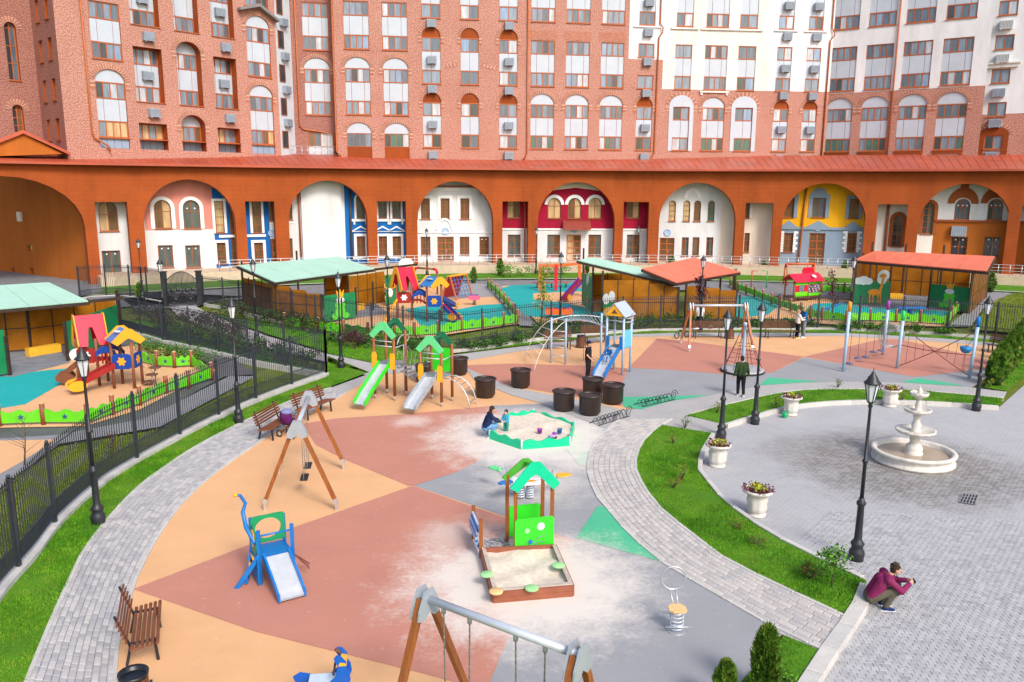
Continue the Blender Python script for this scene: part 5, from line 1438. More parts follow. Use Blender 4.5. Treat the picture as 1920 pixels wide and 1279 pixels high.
def zat(P_, py):
    # height above P_ at which the picture row py is reached
    lo, hi = 0.0, 12.0
    cp, sp = math.cos(PITCH), math.sin(PITCH)
    for _ in range(40):
        m = (lo + hi) / 2; dz = m - CAM_H
        dep = P_.y * cp - dz * sp; up = P_.y * sp + dz * cp
        x, y = P_.x / dep, up / dep
        y = -x * math.sin(ROLL) + y * math.cos(ROLL)
        if IMG_H / 2 - FPX * y > py: lo = m
        else: hi = m
    return lo
def chain(mb, p0, p1, sag=0, n=8, r=.012):
    pts = [p0.lerp(p1, i / n) - Z * sag * 4 * (i / n) * (1 - i / n) for i in range(n + 1)]
    mb.tube(pts, r, 5)
def swing(label, e0, e1, feet, h, seats, swingout=0.0, wood=None, leglen=None, bracket=True):
    t = thing('swing_set', label, 'swing', ((e0 + e1) / 2).to_tuple())
    wood = wood or WOODO
    ax = (e1 - e0).normalized()
    MB().tube([e0 + Z * h - ax * .1, e1 + Z * h + ax * .1], .06, 14).build('beam', PIPEG, t, world=True)
    for e, (fa, fb), sg in ((e0, feet[0], -1), (e1, feet[1], 1)):
        for f_, q in ((fa, -1), (fb, 1)):
            top = e + Z * (h + .02) + (f_ - e).normalized() * .08 + ax * sg * .03
            foot = V(f_.x, f_.y, .22)
            MB().beam(foot, top, .1, .1, ax).build('leg', wood, t, world=True)
            mb = MB(); d = (foot - top).normalized(); mb.beam(foot - d * .12, foot + d * .01, .115, .115, ax); mb.beam(foot, V(f_.x, f_.y, 0), .06, .06, ax); mb.build('foot_bracket', STEEL, t, world=True)
        side = ax.cross(Z).normalized()
        if bracket:
            poly = [(-.10, .16), (.10, .16), (.24, -.12), (.26, -.26), (.12, -.30), (0, -.20), (-.12, -.30), (-.26, -.26), (-.24, -.12)]
            for k in (-1, 1):
                mb = MB(); mb.plate(poly, e + Z * h + ax * (sg * .03 + k * .075), side, Z, ax, -.012, .012); mb.build('bracket_plate', SILV, t, world=True)
    for (u, kind) in seats:
        c = e0.lerp(e1, u); w = .24
        for sg in (-1, 1):
            a = c + ax * w * sg + Z * h; b = c + ax * (w - .02) * sg + Z * .52
            mb = MB(); mb.tube([a + Z * .01, a - Z * .14], .035, 6); mb.build('hanger', SILV, t, world=True)
            # links
            mb = MB(); n = 34
            for i in range(n):
                q0 = (a - Z * .12).lerp(b, i / n); q1 = (a - Z * .12).lerp(b, (i + 1.1) / n)
                mb.beam(q0, q1, .026 if i % 2 else .010, .010 if i % 2 else .026, ax)
            mb.build('chain', CHAIN, t, world=True)
        mb = MB(); sd = ax.cross(Z); mb.obb(c + Z * .5, ax * .24, sd * .10, Z * .02); mb.obb(c + Z * .485, ax * .20, sd * .08, Z * .02); mb.build('seat', RUBB, t, world=True)
A, B, C_, D_ = G(497, 957), G(631, 957), G(524, 886), G(644, 880)
e0, e1 = (A + B) / 2, (C_ + D_) / 2
swing('wooden legged swing set with two flat black seats, in front of the benches', e0, e1, ((A, B), (C_, D_)), zat(e0, 800), [(.38, 0), (.7, 0)])
h2 = 2.45
e0, e1 = G(800, 1122, h2), G(1080, 1226, h2); e0.z = e1.z = 0
ax = (e1 - e0).normalized(); sd = V(-ax.y, ax.x, 0)
swing('wooden legged swing set cut off by the lower edge, with a silver beam', e0, e1, ((e0 - sd * 1.05, e0 + sd * 1.05), (e1 - sd * 1.05, e1 + sd * 1.05)), h2, [(.22, 0), (.72, 0)])
A, B, C_, D_ = G(1292, 660), G(1277, 644), G(1411, 660), G(1391, 643)
e0, e1 = (A + B) / 2 + V(.25, 0, 0), (C_ + D_) / 2 - V(.25, 0, 0)
swing('long swing frame with orange brown legs, far back by the bench with clothes', e0, e1, ((A, B), (C_, D_)), zat(e0, 573), [], wood=M('wood_light_orange', (.36, .12, .04), .5, .2, 3))
# ---- slides
def chute(t, p0, p1, w, side_h, edge, bed, out=.35, name='slide'):
    # p0 top centre, p1 foot centre (z = height of run-out)
    d = V(p1.x - p0.x, p1.y - p0.y, 0); L = d.length; d.normalize(); s = V(-d.y, d.x, 0)
    prof = []
    n = 14
    for i in range(n + 1):
        u = i / n; x = L * u
        # straight with eased ends
        if u > .82: z = p1.z + (p0.z - p1.z) * .18 / .90 * ((1 - u) / .18) ** 1.8
        else: z = p1.z + (p0.z - p1.z) * (.18 / .90 + (1 - .18 / .90) * (.82 - u) / .82)
        prof.append((x, z))
    P_ = lambda x, y, z: p0 + d * x + s * y + Z * (z - p0.z)
    mb = MB(); vv = []
    for x, z in prof: vv += [P_(x, -w / 2, z), P_(x, w / 2, z)]
    mb.add(vv, [(2 * i, 2 * i + 1, 2 * i + 3, 2 * i + 2) for i in range(n)], 0, True)
    vv = []
    for x, z in prof: vv += [P_(x, -w / 2, z - .03), P_(x, w / 2, z - .03)]
    mb.add(vv, [(2 * i, 2 * i + 2, 2 * i + 3, 2 * i + 1) for i in range(n)], 0, True)
    o = mb.build(name, bed, t, world=True)
    for sg in (-1, 1):
        mb = MB()
        for i in range(n):
            (xa, za), (xb, zb) = prof[i], prof[i + 1]
            y0, y1 = sg * (w / 2), sg * (w / 2 + .045)
            q = []
            for x, z in ((xa, za), (xb, zb)): q += [P_(x, y0, z - .05), P_(x, y1, z - .05), P_(x, y1, z + side_h), P_(x, y0, z + side_h)]
            mb.add(q, [(0, 4, 5, 1), (1, 5, 6, 2), (2, 6, 7, 3), (3, 7, 4, 0), (0, 1, 2, 3), (7, 6, 5, 4)])
        mb.build('slide_side', edge, o, world=True)
    return o
def gable_roof(t, c, u, w_, L, W, zb, zr, front, slab, thick=.05, cut=True):
    # c centre on the ground, u = direction of the ridge, w_ = across; roof boards with notched front sheets
    for sg in (-1, 1):
        n_ = None
        a = [c + u * (L / 2) + w_ * sg * W / 2 + Z * zb, c - u * (L / 2) + w_ * sg * W / 2 + Z * zb, c - u * (L / 2) + Z * zr, c + u * (L / 2) + Z * zr]
        mb = MB(); nn = (a[1] - a[0]).cross(a[2] - a[1]).normalized() * thick
        mb.add(a + [p_ + nn for p_ in a], [(0, 1, 2, 3), (7, 6, 5, 4), (0, 4, 5, 1), (1, 5, 6, 2), (2, 6, 7, 3), (3, 7, 4, 0)])
        mb.build('roof_panel', slab, t, world=True)
def chevron(t, c, w_, n_, W, zb, zr, th, mat, d=.04, name='roof_front'):
    hh = zr - zb
    poly = [(-W / 2, zb), (-W / 2 + th * .75, zb - th * .25), (-th * .55, zr - th * 1.5), (0, zr - th * 1.2), (th * .55, zr - th * 1.5), (W / 2 - th * .75, zb - th * .25), (W / 2, zb), (th * .5, zr + .02), (-th * .5, zr + .02)]
    poly = [(-W / 2, zb + th * .2), (-W / 2 + th * .7, zb - th * .35), (-th * .45, zr - th * 1.45), (0, zr - th * 1.2), (th * .45, zr - th * 1.45), (W / 2 - th * .7, zb - th * .35), (W / 2, zb + th * .2), (th * .45, zr), (-th * .45, zr)]
    mb = MB(); mb.plate(poly, c, w_, Z, n_, -d / 2, d / 2); mb.build(name, mat, t, world=True)
def post(t, p_, z1, r=.05, mat=None, sq=False, foot=True, z0=0):
    mb = MB()
    if sq: mb.box(p_.x - r, p_.x + r, p_.y - r, p_.y + r, z0 + (.18 if foot else 0), z1)
    else: mb.tube([p_ + Z * (z0 + (.18 if foot else 0)), p_ + Z * z1], r, 12)
    o = mb.build('post', mat or WOODO, t, world=True)
    if foot:
        mb = MB(); mb.tube([p_ + Z * z0, p_ + Z * (z0 + .22)], r * .75, 8); mb.build('post_foot', STEEL, o, world=True)
    return o
# ---- twin tower slide
c1_, c2_ = G(733, 744), G(819, 755)
t = thing('twin_tower_slide', 'wooden twin tower with mint gable roofs, a bright green slide and a silver slide', 'play tower', ((c1_ + c2_) / 2).to_tuple())
sdv = (G(676, 771) - G(735, 744)); sdv.z = 0; sdv.normalize(); sac = V(-sdv.y, sdv.x, 0)
for (c, zp, hp, zr, ptop, edge, bed, foot) in ((c1_, 1.45, 2.75, 3.15, (735, 679), LIME, STEELS, (674, 771)), (c2_, 1.15, 2.35, 2.75, (824, 700), SILV, STEELS, (768, 780))):
    hw = .46
    for a in (-1, 1):
        for b in (-1, 1): post(t, c + sdv * hw * a + sac * hw * b, hp, .058)
    mb = MB(); mb.plate([(-hw, -hw), (hw, -hw), (hw, hw), (-hw, hw)], c + Z * zp, sdv, sac, Z, -.04, 0); mb.build('platform', GREYPL, t, world=True)
    chevron(t, c + sdv * .53, sac, sdv, 1.24, hp - .15, zr + .05, .27, MINT)
    chevron(t, c - sdv * .5, sac, sdv, 1.24, hp - .15, zr + .05, .24, MINTD)
    MB().beam(c - sdv * .53 + Z * (zr - .1), c + sdv * .53 + Z * (zr - .1), .08, .06).build('ridge_beam', MINTD, t, world=True)
    ft = G(*foot); ft.z = .28
    chute(t, c + sdv * hw + Z * zp, ft, .46, .16, edge, bed)
    for b in (-1, 1):
        mb = MB(); mb.plate([(-.11, 0), (.11, 0), (.11, .55), (.06, .65), (-.06, .65), (-.11, .55)], c + sdv * (hw + .06) + sac * b * .42 + Z * (zp - .15), sac, Z, sdv, -.02, .02); mb.build('grab_panel', YEL, t, world=True)
    for z in (zp + .75, zp + .95): MB().tube([c + sdv * hw + sac * hw + Z * z, c + sdv * hw - sac * hw + Z * z], .02, 6).build('bar', PIPEG, t, world=True)
    MB().tube([c - sdv * hw + sac * hw + Z * (zp + .7), c + sdv * hw + sac * hw + Z * (zp + .7)], .02, 6).build('bar', PIPEG, t, world=True)
mb = MB(); c = c2_ - sdv * .46; mb.plate([(-.4, 0), (.4, 0), (.4, .95), (-.4, .95)], c + Z * 1.2, sac, Z, sdv, -.02, .02); mb.build('panel', LIME, t, world=True)
# hanging plank bridge
bd = (c2_ - c1_); bd.z = 0; b0 = c1_ + bd.normalized() * .5 + Z * 1.42; b1_ = c2_ - bd.normalized() * .5 + Z * 1.15
for i in range(7):
    u = (i + .5) / 7; q = b0.lerp(b1_, u) - Z * .25 * 4 * u * (1 - u); s_ = V(-bd.y, bd.x, 0).normalized()
    mb = MB(); mb.obb(q, bd.normalized() * .075, s_ * .32, Z * .02); mb.build('bridge_plank', GREYPL, t, world=True)
mb = MB(); s_ = V(-bd.y, bd.x, 0).normalized()
for sg in (-1, 1):
    chain(mb, b0 + s_ * .36 * sg + Z * .75, b1_ + s_ * .36 * sg + Z * .75, .22); chain(mb, b0 + s_ * .36 * sg, b1_ + s_ * .36 * sg, .25)
    for i in range(6):
        u = (i + .5) / 6; q = b0.lerp(b1_, u) + s_ * .36 * sg - Z * .24 * 4 * u * (1 - u); mb.tube([q, q + Z * .75], .01, 5)
mb.build('bridge_ropes', CHAIN, t, world=True)
# fire pole and arched ladder
q = c1_ - sdv * .95 + sac * .1
MB().tube([c1_ - sdv * .4 + sac * .1 + Z * 2.1] + [q + sdv * .5 * math.cos(a * PI / 8) * 1 + Z * (2.1 + .35 * math.sin(a * PI / 8)) for a in range(1, 8)] + [q - sdv * .0 + Z * 2.0, q + Z * 0], .02, 8).build('fire_pole', PIPEG, t, world=True)
la, lb = G(881, 768), G(893, 758); ea = c2_ + bd.normalized() * .5
lad = lambda f_, off: [ea + s_ * off + Z * 1.1] + [(ea + s_ * off).lerp(f_, math.sin(a * PI / 14)) + Z * (1.15 * math.cos(a * PI / 14)) for a in range(1, 7)] + [f_]
ra, rb = lad(la, -.25), lad(lb, .25)
for r_ in (ra, rb): MB().tube(r_, .022, 8).build('ladder_rail', PIPEG, t, world=True)
for i in range(1, 7): MB().tube([ra[i], rb[i]], .016, 6).build('rung', CHAIN, t, world=True)
# ---- grey blue climbing tower
pA, pB, pC, pD = G(1138, 700), G(1166, 704), G(1179, 697), G(1151, 693)
c = (pA + pB + pC + pD) / 4
t = thing('climbing_tower', 'light blue climbing tower with a grey gable roof, blue slide and monkey bars', 'play tower', c.to_tuple())
u_ = (pB - pA).normalized(); v_ = (pD - pA); v_ = (v_ - u_ * v_.dot(u_)).normalized()
hw, hd = .42, .42
for a in (-1, 1):
    for b in (-1, 1): post(t, c + u_ * hw * a + v_ * hd * b, 2.75, .055, POSTB, foot=False)
gable_roof(t, c, v_, u_, 1.15, 1.12, 2.72, 3.3, None, M('roof_sheet_grey', (.40, .46, .55), .4, .05), .03)
for s in (-1, 1):
    mb = MB(); mb.plate([(-.5, 2.74), (.5, 2.74), (0, 3.26)], c + v_ * .53 * s, u_, Z, v_, -.02, .02); mb.build('gable_board', YEL, t, world=True)
    mb = MB(); mb.plate([(-.16, 2.85), (.16, 2.85), (0, 3.05)], c + v_ * .555 * s, u_, Z, v_, -.005, .005); mb.build('gable_window', WOODD, t, world=True)
mb = MB(); mb.plate([(-hw, -hd), (hw, -hd), (hw, hd), (-hw, hd)], c + Z * 1.25, u_, v_, Z, -.04, 0); mb.build('platform', GREYPL, t, world=True)
mb = MB(); mb.plate([(-.4, 0), (.4, 0), (.4, .8), (-.4, .8)], c + u_ * hw + Z * 1.25, v_, Z, u_, -.02, .02); mb.build('panel', SKYB, t, world=True)
ft = G(1122, 716); ft.z = .25; sdir_ = (ft - c); sdir_.z = 0; sdir_.normalize()
CH0, CH1 = c - v_ * hd + Z * 1.25, ft.copy()
chute(t, c - v_ * hd + Z * 1.25, ft, .52, .2, BLUEP, STEELS)
for b in (-1, 1):
    mb = MB(); mb.plate([(-.07, 0), (.07, 0), (.07, .6), (-.07, .6)], c - v_ * (hd + .05) + u_ * b * .33 + Z * 1.2, u_, Z, v_, -.03, .03); mb.build('grab_panel', BLUEP, t, world=True)
for z in (2.05, 2.5): MB().tube([c - v_ * hd - u_ * hw + Z * z, c - v_ * hd + u_ * hw + Z * z], .022, 6).build('bar', PIPEG, t, world=True)
m0, m1 = G(1033, 680), G(1060, 683); q1 = G(1126, 674)
post(t, m0, 2.25, .05, POSTB, foot=False); post(t, m1, 2.25, .05, POSTB, foot=False); post(t, q1, 2.35, .05, POSTB, foot=False)
for z in (.4, .8, 1.2, 1.6): MB().tube([m0 + Z * z, m1 + Z * z], .02, 6).build('rung', PIPEG, t, world=True)
mr = [[], []]
for i in range(13):
    u = i / 12; z = 2.12 + .18 * math.sin(PI * u)
    mr[0].append(m0.lerp(q1, u) + Z * z + (V(.02, .08, 0) * math.sin(u * 9))); mr[1].append(m1.lerp(c - u_ * hw - v_ * hd, u) + Z * z)
for r_ in mr: MB().tube(r_, .028, 8).build('monkey_bar_rail', PIPEG, t, world=True)
for i in range(1, 12): MB().tube([mr[0][i], mr[1][i]], .018, 6).build('monkey_bar', PIPEG, t, world=True)
la, lb = G(984, 676), G(1001, 697)
al = lambda e, f_: [e + Z * 2.15] + [e.lerp(f_, .6 * math.sin(a * PI / 14) + .4 * a / 7) + Z * (2.15 * (.55 * math.cos(a * PI / 14) + .45 * (1 - a / 7))) for a in range(1, 7)] + [f_]
ra, rb = al(m0, la), al(m1, lb)
for r_ in (ra, rb): MB().tube(r_, .017, 8).build('ladder_rail', M('rail_cream', (.68, .64, .55), .4), t, world=True)
for i in range(2, 7): MB().tube([ra[i], rb[i]], .016, 6).build('rung', MATS['rail_cream'], t, world=True)
mb = MB(); chain(mb, m1.lerp(c, .35) + Z * 2.2, m1.lerp(c, .35) + Z * .3, 0, 2, .012); chain(mb, m1.lerp(c, .75) + Z * 2.2, m1.lerp(c, .75) + Z * .3, 0, 2, .012); mb.build('hanging_rope', ROPE, t, world=True)
pts = [c + u_ * .25 + v_ * .2 + V(.35 * math.cos(a * .8), .35 * math.sin(a * .8), 2.3 + .022 * a) for a in range(24)]
MB().tube(pts, .018, 6).build('coil', PIPEG, t, world=True)
# ---- rope pyramid carousel
c = G(1392, 697)
t = thing('rope_carousel', 'rope cone carousel on a round grey deck with a central post', 'carousel', c.to_tuple())
R_ = .98
MB().lathe([(R_ - .02, .02), (R_, .03), (R_, .14), (R_ - .03, .16)], 40).build('deck', M('deck_grey', (.38, .39, .41), .7, .12, 3), t)
MB().lathe([(R_ + .0, .0), (R_ + .03, .02), (R_ + .03, .09), (R_ + .005, .1)], 40).build('rim', RUBB, t)
H_ = zat(c, 607)
MB().lathe([(.10, .16), (.085, .3), (.075, H_ - .05), (.10, H_), (.06, H_ + .06), (0, H_ + .08)], 14).build('mast', POSTB, t)
for k in range(8):
    a = 2 * PI * k / 8
    MB().tube([(.08 * math.cos(a), .08 * math.sin(a), H_ - .08), ((R_ - .08) * math.cos(a), (R_ - .08) * math.sin(a), .16)], .014, 6).build('rope', ROPE, t)
for z in (.55, .95, 1.3):
    r = (R_ - .08) * (1 - (z - .16) / (H_ - .24)) + .08 * (z - .16) / (H_ - .24)
    MB().tube([(r * math.cos(2 * PI * k / 8), r * math.sin(2 * PI * k / 8), z) for k in range(8)], .012, 6, True).build('ring_rope', ROPE, t)
# ---- rope course on four tilted posts
P1, P2, P3, P4 = G(1581, 697), G(1655, 666), G(1682, 691), G(1817, 710)
t = thing('rope_course', 'rope climbing course between four pale posts with orange, purple, green and blue caps', 'climbing frame', ((P1 + P4) / 2).to_tuple())
T_ = []
for p_, py, tx, m in ((P1, 583, 1585, PORANGE), (P2, 580, 1661, PURP), (P3, 600, 1690, PGREEN), (P4, 612, 1829, BLUEP)):
    z = zat(p_, py); tp = V(p_.x + (.12 if p_ is P4 else .05), p_.y, z); T_.append(tp)
    mb = MB(); mb.tube([p_, tp], .075, 12); o = mb.build('mast', POSTB, t, world=True)
    mb = MB(); mb.tube([tp - Z * .02, tp + Z * .4, tp + Z * .44 + V(.02, 0, 0)], [.085, .085, .05], 12); mb.build('mast_cap', m, t, world=True)
mb = MB(); chain(mb, T_[0] - Z * .2, T_[1] - Z * .35, .35, 12, .014)
for i in range(5):
    u = (i + .5) / 5; top = T_[0].lerp(T_[1], u) - Z * (.27 + .35 * 4 * u * (1 - u)); q = V(top.x, top.y, .32 + .08 * (i % 2))
    mb.tube([top, q], .009, 5)
    d_ = MB(); d_.lathe([(0, -.02), (.16, -.01), (.17, .02), (.10, .04), (0, .05)], 16, q); d_.build('step_disc', MATS.get('disc_blue') or M('disc_blue', (.08, .12, .28), .5), t, world=True)
mb.build('step_ropes', ROPEB, t, world=True)
mb = MB()
for a, b in ((T_[2] - Z * .25, P4 + Z * .12), (P3 + Z * .1, T_[3] - Z * .2), (T_[2] - Z * 1.2, P4 + Z * 1.1)):
    chain(mb, a, b, .08, 8, .02)
for i in range(1, 9):
    u = i / 9; a = (T_[2] - Z * .25).lerp(P4 + Z * .12, u); b = (P3 + Z * .1).lerp(T_[3] - Z * .2, u); mb.tube([a, b], .009, 5)
mb.build('crossed_ropes', ROPE, t, world=True)
cc = (T_[1] + T_[2]) / 2; cc.z = 1.25
for k in range(6):
    r = .62 - .05 * k; dd = (T_[2] - T_[1]); dd.z = 0; dd.normalize(); ss = V(-dd.y, dd.x, 0)
    MB().tube([cc + dd * (k - 2.5) * .16 + ss * r * math.cos(a * PI / 10) + Z * r * math.sin(a * PI / 10) for a in range(20)], .016, 6, True).build('net_ring', M('ring_steel', (.35, .35, .38), .35, .1, 5, metal=.6), t, world=True)
q = G(1806, 700); q.z = 1.15
mb = MB(); mb.lathe([(0, -.2), (.16, -.16), (.25, -.02), (.26, .1), (.2, .14), (0, .12)], 16, q); mb.build('pod_seat', M('pod_blue', (.02, .22, .50), .4), t, world=True)
mb = MB(); mb.tube([V(q.x, q.y, 1.0), V(q.x, q.y, 0)], .01, 5); mb.tube([q + Z * .1, T_[3] - Z * .35], .012, 5); mb.build('pod_rope', ROPEB, t, world=True)
# ---- elephant slide
c = G(516, 1082)
t = thing('elephant_slide', 'small blue toddler slide with green panels and a raised trunk', 'slide', c.to_tuple())
d_ = (G(549, 1129) - G(522, 1088)); d_.z = 0; d_.normalize(); s_ = V(-d_.y, d_.x, 0)
if s_.x < 0: s_ = -s_
zp = .62
ft = G(549, 1128); ft.z = .1
ctop = c + d_ * .22
P4s = [c + d_ * .2 + s_ * .36, c + d_ * .2 - s_ * .36, c - d_ * .45 + s_ * .36, c - d_ * .45 - s_ * .36]
for i, p_ in enumerate(P4s): post(t, p_, 1.25 if i != 3 else 1.3, .035, BLUEP, True, False)
mb = MB(); mb.plate([(-.36, -.47), (.36, -.47), (.36, .2), (-.36, .2)], c + Z * zp, s_, d_, Z, -.03, .0); mb.build('platform', BLUEP, t, world=True)
chute(t, ctop + Z * zp, ft, .5, .1, BLUEP, STEELS)
# oval ring panel at the back, wheel panel at the side
def oval(a, b, n, c0=(0, 0)): return [(c0[0] + a * math.cos(2 * PI * i / n), c0[1] + b * math.sin(2 * PI * i / n)) for i in range(n)]
GRP = M('plastic_leaf_green', (.01, .28, .10), .4, .08, 3)
sq = [(.38 * max(-1, min(1, 1.35 * math.cos(2 * PI * i / 24))), .32 * max(-1, min(1, 1.35 * math.sin(2 * PI * i / 24)))) for i in range(24)]
mb = MB(); mb.ring(sq, oval(.29, .24, 24), c - d_ * .42 + Z * 1.0, s_, Z, d_, -.015, .015); mb.build('ear_panel', GRP, t, world=True)
mb = MB(); mb.ring(oval(.26, .34, 24), oval(.10, .13, 24), c - s_ * .4 - d_ * .05 + Z * .95, d_, Z, s_, -.015, .015); mb.build('head_panel', GRP, t, world=True)
mb = MB(); mb.plate(oval(.16, .2, 16), c - s_ * .425 - d_ * .05 + Z * 1.0, d_, Z, s_, -.008, .006); mb.build('eye_disc', YEL, t, world=True)
mb = MB(); mb.plate([(-.3, .05), (.3, .05), (.34, .6), (-.34, .6)], c - s_ * .42 + Z * .02, d_, Z, s_, -.015, .015); mb.build('side_panel', BLUEP, t, world=True)
MB().tube([c - s_ * .42 + d_ * .15 + Z * .95, c - s_ * .48 - d_ * .35 + Z * 1.15, c - s_ * .5 - d_ * .5 + Z * 1.45, c - s_ * .42 - d_ * .55 + Z * 1.62, c - s_ * .52 - d_ * .55 + Z * 1.82, c - s_ * .62 - d_ * .5 + Z * 1.86], [.05, .05, .045, .04, .035, .03], 10).build('trunk', BLUEP, t, world=True)
mb = MB(); mb.ball(c - s_ * .64 - d_ * .5 + Z * 1.87, .05); mb.build('trunk_tip', YEL, t, world=True)
MB().tube([P4s[0] + Z * 1.12, P4s[1] + Z * 1.12], .022, 8).build('rail', BLUEP, t, world=True)
la, lb = G(443, 1104), G(462, 1096)
for f_, e in ((la, P4s[1]), (lb, P4s[3])):
    mb = MB(); mb.beam(f_, e + Z * .68, .06, .09); mb.build('ladder_rail', BLUEP, t, world=True)
for i in range(1, 5):
    u = i / 5; a, b = la.lerp(P4s[1] + Z * .68, u), lb.lerp(P4s[3] + Z * .68, u); MB().tube([a, b], .03, 8).build('rung', YEL, t, world=True)
mb = MB()
for q in ((.5, .18), (.62, -.05), (.55, .05)): mb.tube([P4s[0] + Z * .55 - d_ * .1, P4s[0] + s_ * q[0] * .6 + d_ * q[1] + Z * .2], .012, 6)
mb.build('side_bars', ROPE, t, world=True)
# ---- sand house
fl, fr, br_, bl = G(966, 1040), G(1034, 1032), G(1019, 990), G(951, 1003)
t = thing('sandbox_house', 'wooden sandbox with a mint roofed play house and bright green panels', 'sandbox', G(985, 1085).to_tuple())
u_ = (fr - fl).normalized(); v_ = V(-u_.y, u_.x, 0); W_ = (fr - fl).length; D_ = .75
cc = (fl + fr) / 2 + v_ * D_ / 2
hp = 1.72
for a in (-1, 1):
    for b in (-1, 1): post(t, cc + u_ * a * W_ / 2 + v_ * b * D_ / 2, hp, .045, None, True, False)
MB().beam(cc - v_ * .45 + Z * (hp + .46), cc + v_ * .34 + Z * (hp + .26), .08, .06).build('ridge_beam', M('plastic_grass_green', (.06, .36, .03), .45), t, world=True)
chevron(t, cc - v_ * (D_ / 2 + .1), u_, v_, W_ + .32, hp - .06, hp + .56, .25, TEALP); chevron(t, cc + v_ * (D_ / 2 - .02), u_, v_, W_ + .3, hp - .1, hp + .36, .17, MATS['plastic_grass_green'])
for (o_, uu, nn, L_, nm) in ((cc - v_ * (D_ / 2 + .06), u_, v_, W_ + .06, 'panel'), (cc + v_ * D_ / 2, u_, v_, W_ - .1, 'panel')):
    mb = MB(); r = .05; mb.plate([(-L_ / 2, r), (-L_ / 2 + r, 0), (L_ / 2 - r, 0), (L_ / 2, r), (L_ / 2, .75), (L_ / 2 - r, .8), (-L_ / 2 + r, .8), (-L_ / 2, .75)], o_ + Z * .1, uu, Z, nn, -.012, .012); mb.build(nm, LIME, t, world=True)
po = cc - v_ * (D_ / 2 + .075) + Z * .1
for (x, z, r, m, nm) in ((.15, .58, .10, M('gear_white', (.7, .75, .75), .4), 'gear'), (-.18, .5, .07, M('gear_pale_green', (.30, .62, .30), .4), 'gear'), (-.1, .22, .055, BLUEP, 'knob'), (-.14, .10, .055, BLUEP, 'knob')):
    mb = MB(); n = 20; mb.plate([(x + r * (1 if i % 2 else .78) * math.cos(2 * PI * i / n), z + r * (1 if i % 2 else .78) * math.sin(2 * PI * i / n)) for i in range(n)], po, u_, Z, -v_, 0, .02); mb.build(nm, m, t, world=True)
mb = MB()
for x0, x1, z0, z1 in ((-.22, .0, .22, .22), (0, .1, .22, .32), (.1, .26, .32, .34), (-.08, .05, .10, .18), (.05, .26, .18, .2)): mb.beam(po - v_ * .008 + u_ * x0 + Z * z0, po - v_ * .008 + u_ * x1 + Z * z1, .012, .018, v_)
mb.build('slot_track', GREYPL, t, world=True)
sq = [G(925, 1131), G(1074, 1118), G(1041, 1040), G(903, 1047)]
for i in range(4):
    a, b = sq[i], sq[(i + 1) % 4]
    for k in range(2):
        mb = MB(); mb.beam(a + Z * (.07 + .125 * k), b + Z * (.07 + .125 * k), .06, .12); mb.build('board', M('board_red_brown', (.27, .085, .045), .6, .2, 3, .2), t, world=True)
    if i != 2:
        mb = MB(); c_ = sum(sq, V(0, 0, 0)) / 4
        mb.add([a + Z * .262, b + Z * .262, b.lerp(c_, .1) + Z * .262, a.lerp(c_, .1) + Z * .262, a + Z * .285, b + Z * .285, b.lerp(c_, .1) + Z * .285, a.lerp(c_, .1) + Z * .285], [(4, 5, 6, 7), (0, 1, 5, 4), (3, 2, 1, 0), (1, 2, 6, 5), (2, 3, 7, 6), (3, 0, 4, 7)]); mb.build('coping', M('coping_dusty', (.50, .42, .36), .8, .15, 5, dirt=.3), t, world=True)
PALEG = M('seat_pale_green', (.33, .66, .28), .45); PALEO = M('seat_pale_orange', (.80, .50, .22), .45)
for (px, m) in (((913, 1078), PALEG), ((930, 1110), PALEO), ((997, 1104), PALEG), ((1047, 1061), PALEG)):
    mb = MB(); mb.lathe([(0, .287), (.14, .288), (.15, .31), (.13, .325), (0, .327)], 16, G(px[0], px[1] + 0, .29).xy.to_3d()); mb.build('corner_seat', m, t, world=True)
mb = MB(); c_ = sum(sq, V(0, 0, 0)) / 4; g = 14; vv = []
for i in range(g + 1):
    for j in range(g + 1):
        a = sq[0].lerp(sq[1], i / g); b = sq[3].lerp(sq[2], i / g); q = a.lerp(b, j / g); e = min(i, j, g - i, g - j) / 7
        vv.append(V(q.x, q.y, .17 + .05 * math.sin(q.x * 5.1) * math.sin(q.y * 6.3) - .03 * e + rnd.uniform(-.008, .008)))
mb.add(vv, [(i * (g + 1) + j, (i + 1) * (g + 1) + j, (i + 1) * (g + 1) + j + 1, i * (g + 1) + j + 1) for i in range(g) for j in range(g)], 0, True); mb.build('sand', SAND, t, world=True)
# climbing panel at its left and the strewn mat between
qa, qb = G(888, 1010), G(902, 1046)
post(t, qa, .85, .045, None, True, False); post(t, qb, .95, .045, None, True, False)
mb = MB(); dd = (qb - qa).normalized(); n = 10
for i in range(n):
    z0 = .12 + .62 * i / n; bul = .1 * math.sin(PI * i / n)
    mb.obb((qa + qb) / 2 + Z * (z0 + .03) - V(dd.y, -dd.x, 0) * -bul, dd * ((qb - qa).length / 2 - .06), V(dd.y, -dd.x, 0) * .02, Z * .034, i % 2)
mb.build('climbing_curtain', [BLUEP, M('strap_pale_blue', (.45, .58, .75), .5)], t, world=True)
mb = MB(); mb.add([q + Z * .02 for q in (G(906, 1043), G(962, 1038), G(950, 1010), G(908, 1012))], [(0, 1, 2, 3)])
m_, nt_, b_ = newmat('mat_speckled'); cc_ = objc(nt_); nt_.links.new(ramp(nt_, noise(nt_, cc_, 14, 4, .7), [(.42, (.10, .11, .14)), (.58, (.50, .47, .44))]), b_.inputs['Base Color']); b_.inputs['Roughness'].default_value = .9
mb.build('mat', m_, t, world=True)
